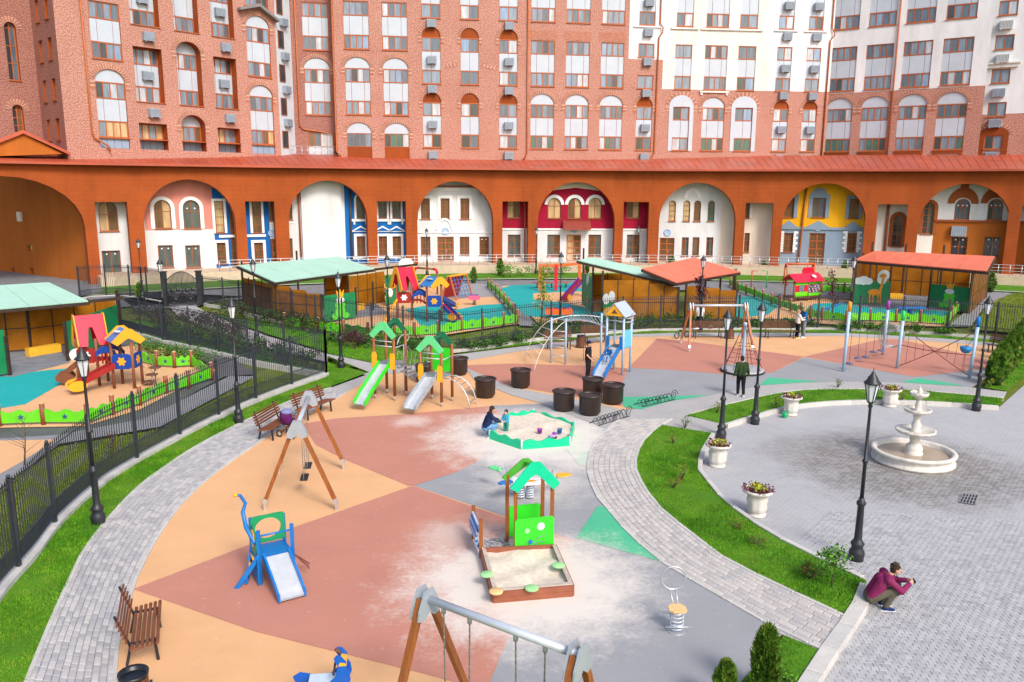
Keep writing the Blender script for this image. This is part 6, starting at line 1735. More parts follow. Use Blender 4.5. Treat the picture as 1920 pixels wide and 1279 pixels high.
# ---- green hexagon sandbox
hx = GP([(918, 823), (978, 843), (1068, 836), (1076, 806), (1048, 790), (1000, 783), (946, 791)])
hx = [hx[0], hx[1], hx[2], hx[3], hx[5], hx[6]]
cn = sum(hx, V(0, 0, 0)) / 6
t = thing('hexagon_sandbox', 'green sandbox with wavy boards, filled with sand and toys', 'sandbox', cn.to_tuple())
for i in range(6):
    a, b = hx[i], hx[(i + 1) % 6]; L_ = (b - a).length; u_ = (b - a).normalized(); n_ = V(-u_.y, u_.x, 0)
    poly = [(0.02, 0), (L_ - .02, 0)] + [(L_ - .02 - (L_ - .04) * k / 20, .29 + .045 * math.sin(k / 20 * PI * 5 + i)) for k in range(21)]
    mb = MB(); mb.plate(poly, a, u_, Z, n_, -.025, .025); mb.build('wavy_board', TEALP, t, world=True)
    MB().tube([a, a + Z * .33], .035, 8).build('corner_post', M('post_pale', (.6, .62, .6), .5), t, world=True)
mb = MB(); vv = [cn + Z * .24]
for r in (.35, .7, .985):
    for i in range(36):
        k = i / 6; a, b = hx[int(k)], hx[(int(k) + 1) % 6]; q = cn.lerp(a.lerp(b, k - int(k)), r); vv.append(V(q.x, q.y, .2 + .06 * math.sin(q.x * 4) * math.sin(q.y * 5) + rnd.uniform(-.015, .015)))
fs = [(0, 1 + i, 1 + (i + 1) % 36) for i in range(36)]
for r in (0, 1): fs += [(1 + r * 36 + i, 1 + (r + 1) * 36 + i, 1 + (r + 1) * 36 + (i + 1) % 36, 1 + r * 36 + (i + 1) % 36) for i in range(36)]
mb.add(vv, fs, 0, True); mb.build('sand', SAND, t, world=True)
def toy(name, label, cat, px, z, fn):
    t = thing(name, label, cat, G(px[0], px[1], z).to_tuple(), rnd.uniform(0, 3)); fn(t)
def bucket(m):
    def f(t):
        MB().lathe([(.07, 0), (.085, .12), (.095, .14), (.09, .15), (.075, .02)], 14).build('pail', m, t); MB().tube([(.09 * math.cos(a * PI / 8), 0, .14 + .09 * math.sin(a * PI / 8)) for a in range(9)], .008, 5).build('handle', YEL, t)
    return f
toy('toy_bucket', 'purple toy bucket in the green sandbox', 'toy', (1012, 812), .24, bucket(PURP))
toy('toy_bucket', 'blue and green toy bucket by the right edge of the green sandbox', 'toy', (1049, 812), .24, bucket(BLUEP))
def truck(t):
    MB().bev(-.13, .13, -.07, .07, .05, .13, .015).build('body', M('toy_lilac', (.45, .35, .6), .4), t); MB().bev(.02, .13, -.06, .06, .13, .2, .015).build('cab', PURP, t)
    for sx in (-.08, .08):
        for sy in (-.08, .08): MB().tube([(sx, sy - .015, .04), (sx, sy + .015, .04)], .04, 10).build('wheel', RUBB, t)
toy('toy_truck', 'lilac toy truck lying in the green sandbox', 'toy', (1036, 822), .23, truck)
# ---- spring seesaw
c = G(985, 935)
t = thing('spring_seesaw', 'four armed spring seesaw with a white board, behind the sand house', 'seesaw', c.to_tuple())
def spring(t, p_, r, h, turns=6, rr=.022, m=None):
    MB().tube([p_ + V(r * math.cos(i * PI / 5), r * math.sin(i * PI / 5), .03 + h * i / (turns * 10)) for i in range(turns * 10 + 1)], rr, 6).build('spring', m or PIPEG, t, world=True)
spring(t, c + V(-.13, 0, 0), .1, .42); spring(t, c + V(.13, 0, 0), .1, .42)
mb = MB(); mb.plate(oval(.62, .26, 24), c + Z * .48, V(1, .15, 0).normalized(), V(-.15, 1, 0).normalized(), Z, 0, .03); mb.build('board', M('board_white', (.75, .76, .76), .4), t, world=True)
mb = MB(); mb.plate(oval(.2, .08, 12, (.1, 0)), c + Z * .512, V(1, .15, 0).normalized(), V(-.15, 1, 0).normalized(), Z, 0, .004); mb.build('board_print', PORANGE, t, world=True)
for (q, m) in ((V(-.85, .75, 0), MINT), (V(1.05, .25, 0), YEL), (V(-.55, -.35, 0), BLUEP)):
    d_ = q.normalized(); MB().tube([c + d_ * .3 + Z * .5, c + q * .7 + Z * .5, c + q + Z * .58], .025, 8).build('arm', PIPEG, t, world=True)
    mb = MB(); sx = V(-d_.y, d_.x, 0); mb.plate([(-.2, -.11), (.05, -.13), (.22, -.05), (.22, .05), (.05, .13), (-.2, .11)], c + q + Z * .59, d_, sx, Z, 0, .035); mb.build('seat', m, t, world=True)
    MB().tube([c + q * .72 + sx * .14 + Z * .5, c + q * .75 + sx * .13 + Z * .72, c + q * .75 - sx * .13 + Z * .72, c + q * .72 - sx * .14 + Z * .5], .014, 6).build('handle', PIPEG, t, world=True)
# ---- spring ring rocker
c = G(1268, 1183)
t = thing('spring_rocker', 'spring rocker with an orange seat and a large steel ring', 'spring rocker', c.to_tuple())
spring(t, c, .13, .4, 5, .016)
MB().lathe([(.18, 0), (.18, .02)], 16, c).build('base_plate', STEEL, t, world=True)
mb = MB(); mb.plate([(-.17, -.1), (-.1, -.16), (.1, -.16), (.17, -.1), (.17, .06), (.08, .15), (-.08, .15), (-.17, .06)], c + Z * .46, V(1, 0, 0), V(0, 1, 0), Z, 0, .035); mb.build('seat', PALEO, t, world=True)
q = c + V(-.04, .3, 0)
MB().tube([q + V(.24 * math.cos(a * PI / 16), 0, .96 + .24 * math.sin(a * PI / 16)) for a in range(32)], .02, 8, True).build('ring', STEEL, t, world=True)
for x in (-.06, .06): MB().tube([c + V(x * .7, .1, .44), q + V(x, 0, .73)], .016, 6).build('ring_stay', STEEL, t, world=True)
for (ya, za, xa, xb) in ((-.12, .15, -.24, .26), (.12, .32, -.36, .1)): MB().tube([c + V(xa, ya, za), c + V(xb, ya, za)], .02, 8).build('foot_bar', STEEL, t, world=True)
# ---- spring horse at the lower edge
c = G(608, 1330)
t = thing('spring_horse', 'blue spring horse with a yellow muzzle band, cut off by the lower edge', 'spring rocker', c.to_tuple())
spring(t, c, .12, .35, 5, .018)
u_ = V(1, .12, 0).normalized(); n_ = V(-.12, 1, 0).normalized()
BLR = M('plastic_royal_blue', (.006, .10, .48), .35, .06, 3)
for s in (-.13, .13):
    mb = MB(); mb.plate([(-.45, .42), (-.5, .55), (-.38, .62), (-.15, .56), (.1, .56), (.22, .66), (.26, .85), (.20, .98), (.24, 1.04), (.32, 1.02), (.40, .92), (.38, .84), (.44, .74), (.46, .6), (.38, .42), (.1, .36)], c, u_, Z, n_, s - .012, s + .012); mb.build('side_panel', BLR, t, world=True)
mb = MB(); mb.plate([(.27, .86), (.40, .86), (.39, .90), (.3, .92)], c, u_, Z, n_, -.15, .15); mb.build('muzzle_band', YEL, t, world=True)
mb = MB(); mb.obb(c + Z * .56, u_ * .22, n_ * .12, Z * .02); mb.build('seat', M('seat_pale_blue', (.5, .6, .72), .4), t, world=True)
MB().tube([c + u_ * .2 - n_ * .25 + Z * .78, c + u_ * .2 + n_ * .25 + Z * .78], .018, 8).build('handle_bar', RUBB, t, world=True)
mb = MB(); mb.tube([c + u_ * .3 + Z * 1.0, c + u_ * .22 + Z * 1.08], .03, 8); mb.build('forelock', WOODD, t, world=True)
# ================================================================== kindergarten yards
LIMEW = M('wave_lime', (.12, .58, .012), .5, .12, 2); STARB = M('star_blue', (.02, .07, .22), .5); POSTC = M('post_cap_pale', (.62, .42, .22), .6); POSTW = M('post_red_wood', (.24, .075, .03), .6, .2, 3)
RED = M('plastic_red', (.62, .01, .045), .4, .06, 3); REDD = M('plastic_dark_red', (.30, .012, .012), .45, .1, 3); ROYAL = M('plastic_cobalt', (.006, .05, .30), .4, .06, 3); BROOF = M('roof_blue', (.01, .20, .55), .4, .06, 3)
YELO = M('plastic_amber', (.80, .36, .02), .4, .06, 3); BROWNC = M('frame_dark_brown', (.035, .020, .015), .5, .2, 4); MINTR = M('roof_mint', (.38, .63, .52), .5, .06, .6, spec=.4); REDR = M('roof_coral', (.68, .16, .09), .5, .08, .6, spec=.4)
PGRN = M('panel_green', (.005, .20, .07), .45, .1, 2)
m_, nt_, b_ = newmat('polycarbonate_amber')
c_ = objc(nt_)
col_ = ramp(nt_, noise(nt_, c_, .8, 4), [(.3, (.40, .15, .010)), (.7, (.62, .27, .022))])
b_.inputs['Roughness'].default_value = .25; nt_.links.new(col_, b_.inputs['Base Color'])
tr_ = node(nt_, 'ShaderNodeBsdfTranslucent'); nt_.links.new(col_, tr_.inputs[0])
tp_ = node(nt_, 'ShaderNodeBsdfTransparent'); tp_.inputs[0].default_value = (.75, .38, .08, 1)
mx_ = node(nt_, 'ShaderNodeMixShader'); mx_.inputs[0].default_value = .4; nt_.links.new(b_.outputs[0], mx_.inputs[1]); nt_.links.new(tr_.outputs[0], mx_.inputs[2])
mx2_ = node(nt_, 'ShaderNodeMixShader'); mx2_.inputs[0].default_value = .15; nt_.links.new(mx_.outputs[0], mx2_.inputs[1]); nt_.links.new(tp_.outputs[0], mx2_.inputs[2])
nt_.links.new(mx2_.outputs[0], nt_.nodes['Material Output'].inputs['Surface'])
AMBER = m_
# ---- yard ground
def yard(pts, mat, z, name='rubber_patch'): return sheet(name, GP(pts), mat, z)
def ringsheet(name, R0, R1, mat, z, a0=-.62, a1=.72, n=70):
    mb = MB()
    for i in range(n):
        b0, b1 = a0 + (a1 - a0) * i / n, a0 + (a1 - a0) * (i + 1) / n
        mb.add([circ_pt(b0, R0, z), circ_pt(b1, R0, z), circ_pt(b1, R1, z), circ_pt(b0, R1, z)], [(3, 2, 1, 0)])
    o = mb.build(name, mat); o['kind'] = 'structure'; return o
ringsheet('service_road', 64.5, 71.5, ASPH, -.01)
sheet('passage_paving', [circ_hit(-200, BR - 16), circ_hit(168, BR - 6), circ_hit(168, BR + 1), V(-70, 110, 0), V(-110, 90, 0)], ASPH, .03)
ringsheet('kerb_strip', 71.5, 71.9, CONC, .1)
ringsheet('lawn', 71.9, 77.6, GRASS, .02)
yard([(-120, 830), (0, 828), (160, 822), (270, 785), (420, 705), (480, 700), (440, 672), (330, 648), (240, 628), (180, 620), (60, 640), (-120, 660)], ASPHD, -.03, 'yard_path')
yard([(-120, 812), (0, 802), (160, 799), (262, 768), (405, 694), (330, 657), (255, 646), (180, 660), (-120, 720)], PEACH, .0)
yard([(-120, 768), (0, 766), (48, 758), (118, 718), (140, 690), (90, 694), (-120, 722)], TEAL, .006)
yard([(-120, 700), (24, 707), (132, 680), (110, 655), (-120, 670)], ASPH, .01, 'shelter_floor')
yard([(-120, 885), (0, 826), (106, 824), (40, 866), (-30, 905), (-120, 940)], PEACH, .0)
yard([(-120, 830), (110, 815), (270, 785), (430, 705), (480, 705), (300, 800), (110, 832), (-20, 930), (-120, 985)], PATHD, -.005, 'yard_path')
# branch path to the gate
yard([(614, 664), (697, 681), (692, 700), (600, 676), (480, 648), (400, 622), (330, 590), (318, 576), (366, 574), (400, 592), (500, 630)], PAVER, .012, 'paved_path')
yard([(318, 577), (366, 575), (420, 560), (470, 556), (300, 548), (230, 560), (260, 585)], ASPH, -.01, 'yard_path')
# yard 2
yard([(530, 614), (700, 632), (800, 633), (975, 606), (905, 534), (830, 531), (700, 560), (600, 600)], PEACH, .0)
yard([(836, 532), (905, 532), (935, 556), (850, 560), (830, 552)], GREY, .006)
yard([(780, 600), (800, 625), (880, 618), (968, 600), (942, 570), (900, 572), (840, 584), (815, 570), (760, 580)], TEAL, .006)
yard([(600, 606), (730, 588), (700, 566), (590, 585)], ASPH, .01, 'shelter_floor')
yard([(905, 532), (935, 531), (1010, 612), (975, 610)], PATHD, -.005, 'yard_path')
yard([(940, 536), (1092, 532), (1130, 560), (1165, 602), (1010, 607)], PEACH, .0)
yard([(938, 541), (960, 535), (1090, 530), (1120, 545), (1000, 550), (1000, 562), (1060, 568), (1150, 590), (1165, 602), (1060, 600), (985, 592)], TEAL, .006)
yard([(1365, 528), (1400, 522), (1490, 525), (1600, 545), (1600, 560), (1480, 555), (1385, 556)], ASPH, -.005, 'yard_path')
yard([(1370, 598), (1374, 560), (1480, 556), (1600, 563), (1790, 585), (1770, 612), (1560, 608), (1440, 600)], PEACH, .0)
yard([(1374, 598), (1376, 556), (1430, 556), (1470, 566), (1440, 590)], TEAL, .006)
yard([(1525, 570), (1600, 566), (1790, 585), (1776, 596), (1600, 590), (1500, 585)], TEAL, .006)
yard([(1600, 575), (1815, 586), (1850, 552), (1650, 545)], ASPH, .01, 'shelter_floor')
yard([(1775, 612), (1860, 545), (1900, 532), (1905, 545), (1850, 570), (1820, 612)], PATHD, -.005, 'yard_path')
lawn(GP([(1822, 618), (1850, 572), (1905, 547), (1990, 545), (1990, 620), (1935, 628)]), 150, BLADE_O[1:] + BLADE[1:2], OLIVE, (.05, .1))
lawn(GP([(-120, 990), (-20, 935), (110, 840), (300, 806), (480, 708), (560, 712), (440, 764), (310, 828), (190, 900), (110, 965), (0, 1100), (-60, 1180)]), 420, BLADE_O, OLIVE, (.05, .1))
lawn(GP([(240, 622), (330, 643), (440, 668), (560, 694), (600, 694), (500, 664), (400, 632), (330, 605), (260, 600)]), 120, BLADE[:2] + BLADE_O[:1], GRASS, (.06, .12))
lawn(GP([(400, 590), (505, 603), (590, 622), (690, 640), (640, 632), (612, 640), (612, 660), (500, 626)]), 120, BLADE[:2] + BLADE_O[:1], GRASS, (.06, .12))
# ---- wavy board fences
STARM = None
def wave_fence(label, px, h=.5, z=0, flip=False):
    global STARM
    P_ = GP(px)
    t = thing('wavy_fence', label, 'fence', P_[0].to_tuple())
    for a in P_:
        mb = MB(); mb.tube([a, a + Z * (h + .22)], .085, 10); o = mb.build('post', POSTW, t, world=True)
        mb = MB(); mb.tube([a + Z * (h + .22), a + Z * (h + .25)], .085, 10); mb.build('post_top', POSTC, o, world=True)
    for i, (a, b) in enumerate(zip(P_, P_[1:])):
        d = b - a; L_ = d.length; u = d.normalized(); n_ = V(-u.y, u.x, 0)
        poly = [(.08, .1), (L_ - .08, .1)] + [(L_ - .08 - (L_ - .16) * k / 14, h - .03 + .06 * math.sin(k / 14 * PI * 4 + i)) for k in range(15)]
        mb = MB(); mb.plate(poly, a, u, Z, n_, -.02, .02); o = mb.build('wavy_board', LIMEW, t, world=True)
        st = [(L_ / 2 + (.12 if k % 2 == 0 else .05) * math.sin(k * PI / 5), .3 + (.12 if k % 2 == 0 else .05) * math.cos(k * PI / 5)) for k in range(10)]
        mb = MB(); sg = -1 if n_.dot(V(-a.x, -a.y, 0)) < 0 else 1
        mb.plate(st, a, u, Z, n_ * sg, .021, .03); mb.build('star', STARB, o, world=True)
    return t
wave_fence('lime wavy board fence with blue stars around the small sand coloured yard at the left', [(-80, 800), (0, 799), (82, 796), (165, 796), (212, 778), (263, 760), (312, 738), (354, 727), (397, 712), (360, 688), (328, 690), (295, 688), (264, 680)], .55)
wave_fence('lime wavy board fence in front of the yard with the play castle', [(534, 612), (566, 617), (598, 622), (645, 627), (690, 632), (740, 632), (777, 631), (822, 628), (865, 620), (905, 616), (944, 611), (970, 606), (962, 592), (954, 580), (946, 570), (938, 561), (930, 552), (922, 545), (915, 539)], .62)
wave_fence('lime wavy board fence in front of the giraffe panel shelter', [(1369, 536), (1384, 545), (1399, 551), (1415, 557), (1430, 564), (1446, 570), (1463, 577), (1482, 583), (1501, 590), (1519, 596), (1541, 600), (1586, 606), (1631, 603), (1679, 604), (1725, 606), (1776, 610), (1784, 598), (1792, 590), (1799, 583), (1806, 577), (1813, 571)], .62)
wave_fence('short lime wavy board fence behind the red roofed play house', [(1540, 548), (1560, 547), (1582, 549), (1602, 552)], .6)
# ---- shelters
def shelter(label, roof, rmat, walls, posts, gutter=None):
    R_ = [G(x, y, z) for x, y, z in roof]
    c = sum((V(p_.x, p_.y, 0) for p_ in R_), V(0, 0, 0)) / 4
    t = thing('shelter', label, 'shelter', c.to_tuple())
    up = (R_[1] - R_[0]).cross(R_[2] - R_[1]).normalized()
    if up.z < 0: up = -up
    # roof in lengthwise sheets
    for k in range(5):
        a, b, c2, d2 = R_[0].lerp(R_[1], k / 5), R_[0].lerp(R_[1], (k + .985) / 5), R_[3].lerp(R_[2], (k + .985) / 5), R_[3].lerp(R_[2], k / 5)
        q = [a, b, c2, d2]; mb = MB(); mb.add([p_ + up * .06 for p_ in q] + [p_ - up * .0 for p_ in q], [(0, 1, 2, 3), (7, 6, 5, 4), (0, 4, 5, 1), (1, 5, 6, 2), (2, 6, 7, 3), (3, 7, 4, 0)]); mb.build('roof_sheet', [rmat], t, world=True)
    mb = MB()
    for a, b in zip(R_, R_[1:] + R_[:1]): mb.beam(a - up * .09, b - up * .09, .12, .16)
    mb.build('roof_frame', BROWNC, t, world=True)
    mb = MB(); mb.add([p_ - up * .02 for p_ in R_], [(0, 1, 2, 3)]); mb.build('ceiling', BROWNC, t, world=True)
    def roof_z(p_):
        n_ = up; return R_[0].z - ((p_.x - R_[0].x) * n_.x + (p_.y - R_[0].y) * n_.y) / n_.z
    for px in posts:
        p_ = G(*px); mb = MB(); z1 = max(1.8, min(4.2, roof_z(p_) - .1)); mb.box(p_.x - .06, p_.x + .06, p_.y - .06, p_.y + .06, 0, z1); mb.build('post', BROWNC, t, world=True)
    for (a, b, z0, z1) in walls:
        A, B = G(*a), G(*b); L_ = (B - A).length; n = max(1, round(L_ / 1.05))
        for k in range(n):
            p0, p1 = A.lerp(B, (k + .02) / n), A.lerp(B, (k + .98) / n); m = (p0 + p1) / 2
            h = min(z1, roof_z(m) - .18); d = (p1 - p0); nn = V(-d.y, d.x, 0).normalized() * .012
            mb = MB(); mb.obb(m + Z * ((h + z0) / 2), d / 2, nn, Z * (h - z0) / 2); mb.build('wall_panel', AMBER, t, world=True)
            mb = MB(); q = A.lerp(B, k / n); mb.box(q.x - .03, q.x + .03, q.y - .03, q.y + .03, 0, h + .1); mb.build('stud', BROWNC, t, world=True)
        mb = MB()
        for z in (z0, (z0 + min(z1, 2.3)) / 2): mb.beam(A + Z * z, B + Z * z, .05, .05)
        mb.build('wall_rail', BROWNC, t, world=True)
    return t
def flat_art(t, o, u, n_, items, d=.03):
    for (nm, poly, m) in items:
        mb = MB(); mb.plate(poly, o, u, Z, n_, d, d + .012); mb.build(nm, m, t, world=True); 
def circ2(cx, cz, r, n=14, sx=1, sz=1): return [(cx + r * sx * math.cos(2 * PI * i / n), cz + r * sz * math.sin(2 * PI * i / n)) for i in range(n)]
CLW = M('print_white', (.75, .77, .77), .5); FROG = M('print_frog_green', (.10, .62, .03), .5); GIR = M('print_giraffe_orange', (.75, .26, .01), .5)
def art_panel(t, a, b, z0, z1, art=None, mat=None):
    A, B = G(*a), G(*b); u = (B - A).normalized(); L_ = (B - A).length; n_ = V(u.y, -u.x, 0)
    if n_.dot(-A) < 0: n_ = -n_
    mb = MB(); mb.plate([(0, z0), (L_, z0), (L_, z1), (0, z1)], A, u, Z, n_, -.02, .02); mb.build('painted_panel', mat or PGRN, t, world=True)
    items = []
    if art == 'giraffe':
        x = L_ * .72
        items = [('cloud', circ2(L_ * .14, z1 + .02, .3, 10, 1.1, .9), CLW), ('cloud', circ2(L_ * .27, z1 + .06, .36, 12, 1.1, .95), CLW), ('cloud', circ2(L_ * .40, z1 + .0, .3, 10, 1.1, .85), CLW), ('cloud', circ2(x + .2, z1 + .45, .42, 12), CLW), ('cloud', circ2(x + .1, z1 + .15, .36, 12), CLW)]
        items += [('giraffe_body', circ2(x - .35, z0 + .85, .42, 14, 1.2, .55), GIR), ('giraffe_neck', [(x - .08, z0 + .8), (x + .12, z0 + .9), (x + .3, z1 + .35), (x + .12, z1 + .35)], GIR), ('giraffe_head', circ2(x + .16, z1 + .42, .2, 12, 1.2, .8), GIR)]
        for q in (-.72, -.5, -.15, .02): items.append(('giraffe_leg', [(x + q, z0 + .05), (x + q + .12, z0 + .05), (x + q + .1, z0 + .75), (x + q - .02, z0 + .75)], GIR))
    if art == 'frog':
        x = L_ * .5
        items = [('frog_body', circ2(x, z0 + .5, .42, 14, 1, 1.0), FROG), ('frog_head', circ2(x, z0 + .95, .36, 14, 1.15, .7), FROG), ('frog_leg', circ2(x - .45, z0 + .25, .25, 10, 1, .8), FROG), ('frog_leg', circ2(x + .45, z0 + .25, .25, 10, 1, .8), FROG), ('frog_eyes', circ2(x, z0 + 1.25, .24, 12, 1.4, .8), CLW),
                 ('frog_crown', [(x - .22, z0 + 1.45), (x + .22, z0 + 1.45), (x + .32, z0 + 1.95), (x + .1, z0 + 1.7), (x, z0 + 2.0), (x - .1, z0 + 1.7), (x - .32, z0 + 1.95)], YELO)]
    if art == 'sun':
        x = L_ * .55
        items = [('sun_flower', circ2(x, z0 + .5, .35, 12), YELO), ('cloud', circ2(x - .2, z1 - .35, .3, 10, .8, 1.2), CLW), ('cloud', circ2(x + .2, z1 - .15, .28, 10, .8, 1.3), CLW)]
    for i, (nm, poly, m) in enumerate(items):
        if u.x < 0: poly = [(L_ - x, z) for x, z in poly]
        mb = MB(); mb.plate(poly, A, u, Z, n_, .02 + .004 * i + (.004 if True else 0), .034 + .004 * i); mb.build(nm, m, t, world=True)
YB = M('bench_yellow', (.78, .42, .03), .5)
def box_bench(t, a, b, w=.4, h=.42):
    A, B = G(*a), G(*b); u = (B - A).normalized(); n_ = V(-u.y, u.x, 0); mb = MB(); mb.obb((A + B) / 2 + Z * h / 2, (B - A) / 2, n_ * w / 2, Z * h / 2); mb.build('bench_box', YB, t, world=True)
t = shelter('mint roofed shelter with amber walls, cut off by the left edge', [(-130, 592, 2.45), (166, 566, 2.45), (92, 531, 3.1), (-130, 545, 3.1)], MINTR,
    [((-120, 668), (60, 655), 0, 2.3), ((60, 655), (222, 632), 0, 2.2)], [(-90, 722), (19, 704), (128, 677), (226, 632), (58, 655)])
MB().beam(G(160, 566, 2.4), G(230, 559, 2.4), .12, .16).build('eave_beam', BROWNC, t, world=True)
art_panel(t, (-60, 718), (16, 704), .1, 2.1); art_panel(t, (130, 676), (224, 634), .1, 1.9); box_bench(t, (52, 669), (112, 659))
t = shelter('mint roofed shelter with amber walls and a green frog panel, behind the long fence', [(515, 530, 2.5), (702, 505, 2.5), (634, 482, 3.2), (446, 499, 3.2)], MINTR,
    [((458, 583), (520, 602), 0, 2.3), ((520, 602), (604, 607), 0, 2.3), ((655, 580), (722, 566), 0, 2.3), ((610, 575), (655, 570), 0, 2.3)], [(458, 583), (520, 602), (604, 607), (668, 592), (700, 582), (726, 573), (560, 560)])
MB().beam(G(698, 506, 2.45), G(782, 496, 2.45), .12, .16).build('eave_beam', BROWNC, t, world=True)
art_panel(t, (609, 607), (667, 598), .1, 1.75, 'frog'); art_panel(t, (724, 574), (762, 565), .1, 2.0); box_bench(t, (668, 583), (680, 580))
t = shelter('mint roofed shelter seen edge on, its amber wall facing the playground', [(1262, 532, 2.35), (1083, 489, 3.75), (1110, 484, 3.75), (1300, 524, 2.35)], MINTR,
    [((1128, 600), (1272, 600), 0, 2.6), ((1112, 585), (1260, 578), 0, 2.6)], [(1128, 600), (1110, 590), (1092, 572), (1270, 600)])
art_panel(t, (1092, 574), (1110, 586), .1, 2.4, 'sun'); art_panel(t, (1130, 602), (1150, 604), .1, 1.8, 'sun')
t = shelter('coral roofed shelter behind the edge on mint one', [(1268, 531, 2.5), (1388, 511, 2.5), (1302, 484, 3.3), (1204, 505, 3.3)], REDR,
    [((1284, 600), (1378, 598), 0, 2.3), ((1378, 598), (1372, 565), 0, 2.3)], [(1284, 598), (1348, 578), (1378, 596), (1320, 585), (1376, 570)])
t = shelter('coral roofed shelter with giraffe and frog panels, at the right', [(1600, 489, 3.25), (1851, 510, 3.25), (1866, 482, 3.95), (1640, 472, 3.95)], REDR,
    [((1612, 548), (1815, 560), 0, 3.2), ((1817, 588), (1850, 556), 0, 2.9), ((1598, 570), (1612, 548), 0, 2.9)], [(1598, 572), (1665, 570), (1740, 577), (1815, 588), (1690, 556), (1760, 560), (1848, 558), (1628, 550)])
art_panel(t, (1596, 571), (1666, 572), .1, 1.75, 'giraffe'); art_panel(t, (1740, 577), (1816, 587), .1, 1.75, 'frog'); box_bench(t, (1668, 560), (1692, 561))
# ---- play castles
def aroof(t, c, u, w_, L, W, zb, zr, slab, front, notch=True):
    gable_roof(t, c, u, w_, L, W, zb, zr, None, slab, .03)
    for s in (-1, 1): chevron(t, c + u * (L / 2 + .02) * s, w_, u, W + .1, zb, zr + .06, W * .26, front)
def castle(label, c, sgn, s=1.0, rz=0.0):
    t = thing('play_castle', label, 'play tower', c.to_tuple())
    X = V(math.cos(rz) * sgn, math.sin(rz) * sgn, 0); Y = V(-math.sin(rz), math.cos(rz), 0)
    at = lambda x, y, z=0: c + X * x * s + Y * y * s + Z * z * s
    # two towers: A (tall pink roof) at -x, B (blue roof) at +x
    for (cx, cy, hp, zp) in ((-.95, .35, 2.05, 1.1), (.75, -.2, 2.0, .95)):
        for a in (-.42, .42):
            for b in (-.42, .42): post(t, at(cx + a, cy + b), hp * s, .06 * s, POSTW, False, False)
        mb = MB(); mb.plate([(-.45 * s, -.45 * s), (.45 * s, -.45 * s), (.45 * s, .45 * s), (-.45 * s, .45 * s)], at(cx, cy, zp), X, Y, Z, -.05, 0); mb.build('platform', REDD, t, world=True)
    XA, YA = (X * .8 + Y * .6), (Y * .8 - X * .6)
    cA = at(-.95, .35); L_, W2, zb, zr = 1.1 * s, .62 * s, 1.75 * s, 3.0 * s
    for sg in (-1, 1):
        w_ = (YA * -sg * W2 + Z * (zr - zb)); S = w_.length; w_.normalize(); nn = XA.cross(w_).normalized()
        mb = MB(); mb.plate([(-L_ / 2, 0), (-L_ * .2, 0), (-L_ * .07, S * .6), (L_ * .07, S * .6), (L_ * .2, 0), (L_ / 2, 0), (L_ / 2, S), (-L_ / 2, S)], cA + YA * sg * W2 + Z * zb, XA, w_, nn, -.02, .02); mb.build('roof_panel', RED, t, world=True)
        chevron(t, cA + XA * (L_ / 2 + .03) * sg, YA, XA, W2 * 2 + .1, zb, zr + .06, W2 * .5, YELO)
    aroof(t, at(.75, -.2), YA, XA, 1.1 * s, 1.25 * s, 2.0 * s, 2.5 * s, BROOF, YELO)
    mb = MB(); mb.plate(circ2(0, 0, .17 * s, 12, 1.3, .8), at(.55, -.38, 2.4), YA, XA, (Z - XA * .8).normalized(), 0, .04); mb.build('roof_flower', CLW, t, world=True)
    # arched blue bridge
    for k in range(8):
        u = (k + .5) / 8; q = at(-.5 + .8 * u, .25 - .35 * u, 1.08 - .1 * u + .12 * math.sin(PI * u)); mb = MB(); mb.obb(q, X * .055 * s, Y * .34 * s, Z * .02); mb.build('bridge_plank', REDD, t, world=True)
    for q in (-.36, .36):
        pts = [(-.5 + .85 * i / 12, 0) for i in range(13)]
        poly = [(x * s, (1.28 + .2 * math.sin(PI * i / 12)) * s) for i, (x, _) in enumerate(pts)] + [(x * s, (1.5 + .26 * math.sin(PI * i / 12)) * s) for i, (x, _) in list(enumerate(pts))[::-1]]
        mb = MB(); mb.plate(poly, at(0, .1 + q), X, Z, Y, -.02, .02); mb.build('bridge_rail', ROYAL, t, world=True)
        for k in range(5): mb = MB(); mb.box(-.03, .03, -.02, .02, 0, .45 * s); o = mb.build('bridge_bar', REDD, t); o.location = at(-.42 + .2 * k, .1 + q, 1.0) - t.location
    # panels with flowers
    for (x, y, uu, nn, m) in ((.75, -.66, X, -Y, ROYAL), (1.2, -.2, Y, X, ROYAL), (-.95, -.1, X, -Y, REDD), (-1.4, .35, Y, -X, REDD)):
        o_ = at(x, y, .85 if m is ROYAL else 1.0)
        mb = MB(); mb.plate([(q[0] * s, q[1] * s) for q in ([(-.4, .1), (-.3, 0), (.3, 0), (.4, .1), (.4, .55), (.3, .65), (-.3, .65), (-.4, .55)])], o_, uu, Z, nn, 0, .03); mb.build('side_panel', m, t, world=True)
        mb = MB(); mb.plate([(.16 * s * (1 + .25 * math.cos(6 * a)) * math.cos(a), .33 * s + .16 * s * (1 + .25 * math.cos(6 * a)) * math.sin(a)) for a in [2 * PI * i / 36 for i in range(36)]], o_, uu, Z, nn, .03, .045); mb.build('flower', YELO if m is ROYAL else CLW, t, world=True)
    return t, at, X, Y
def curvy_slide(t, p0, p1, w, m1, m2, mend):
    ch = chute(t, p0, p1, w, .2, m1, m2)
    d = (p1 - p0); d.z = 0; d.normalize(); s_ = V(-d.y, d.x, 0)
    for sg in (-1, 1):
        mb = MB(); mb.plate(circ2(0, .16, .28, 16, 1.3, .8), p1 - d * .25 + s_ * sg * (w / 2 + .07), d, Z, s_, -.02, .02); mb.build('slide_end_panel', mend, t, world=True)
c = G(212, 722)
t, at, X, Y = castle('colourful play tower with pink and blue roofs in the left yard', c, 1, 1.0, 0.05)
p1 = G(132, 740); p1.z = .2
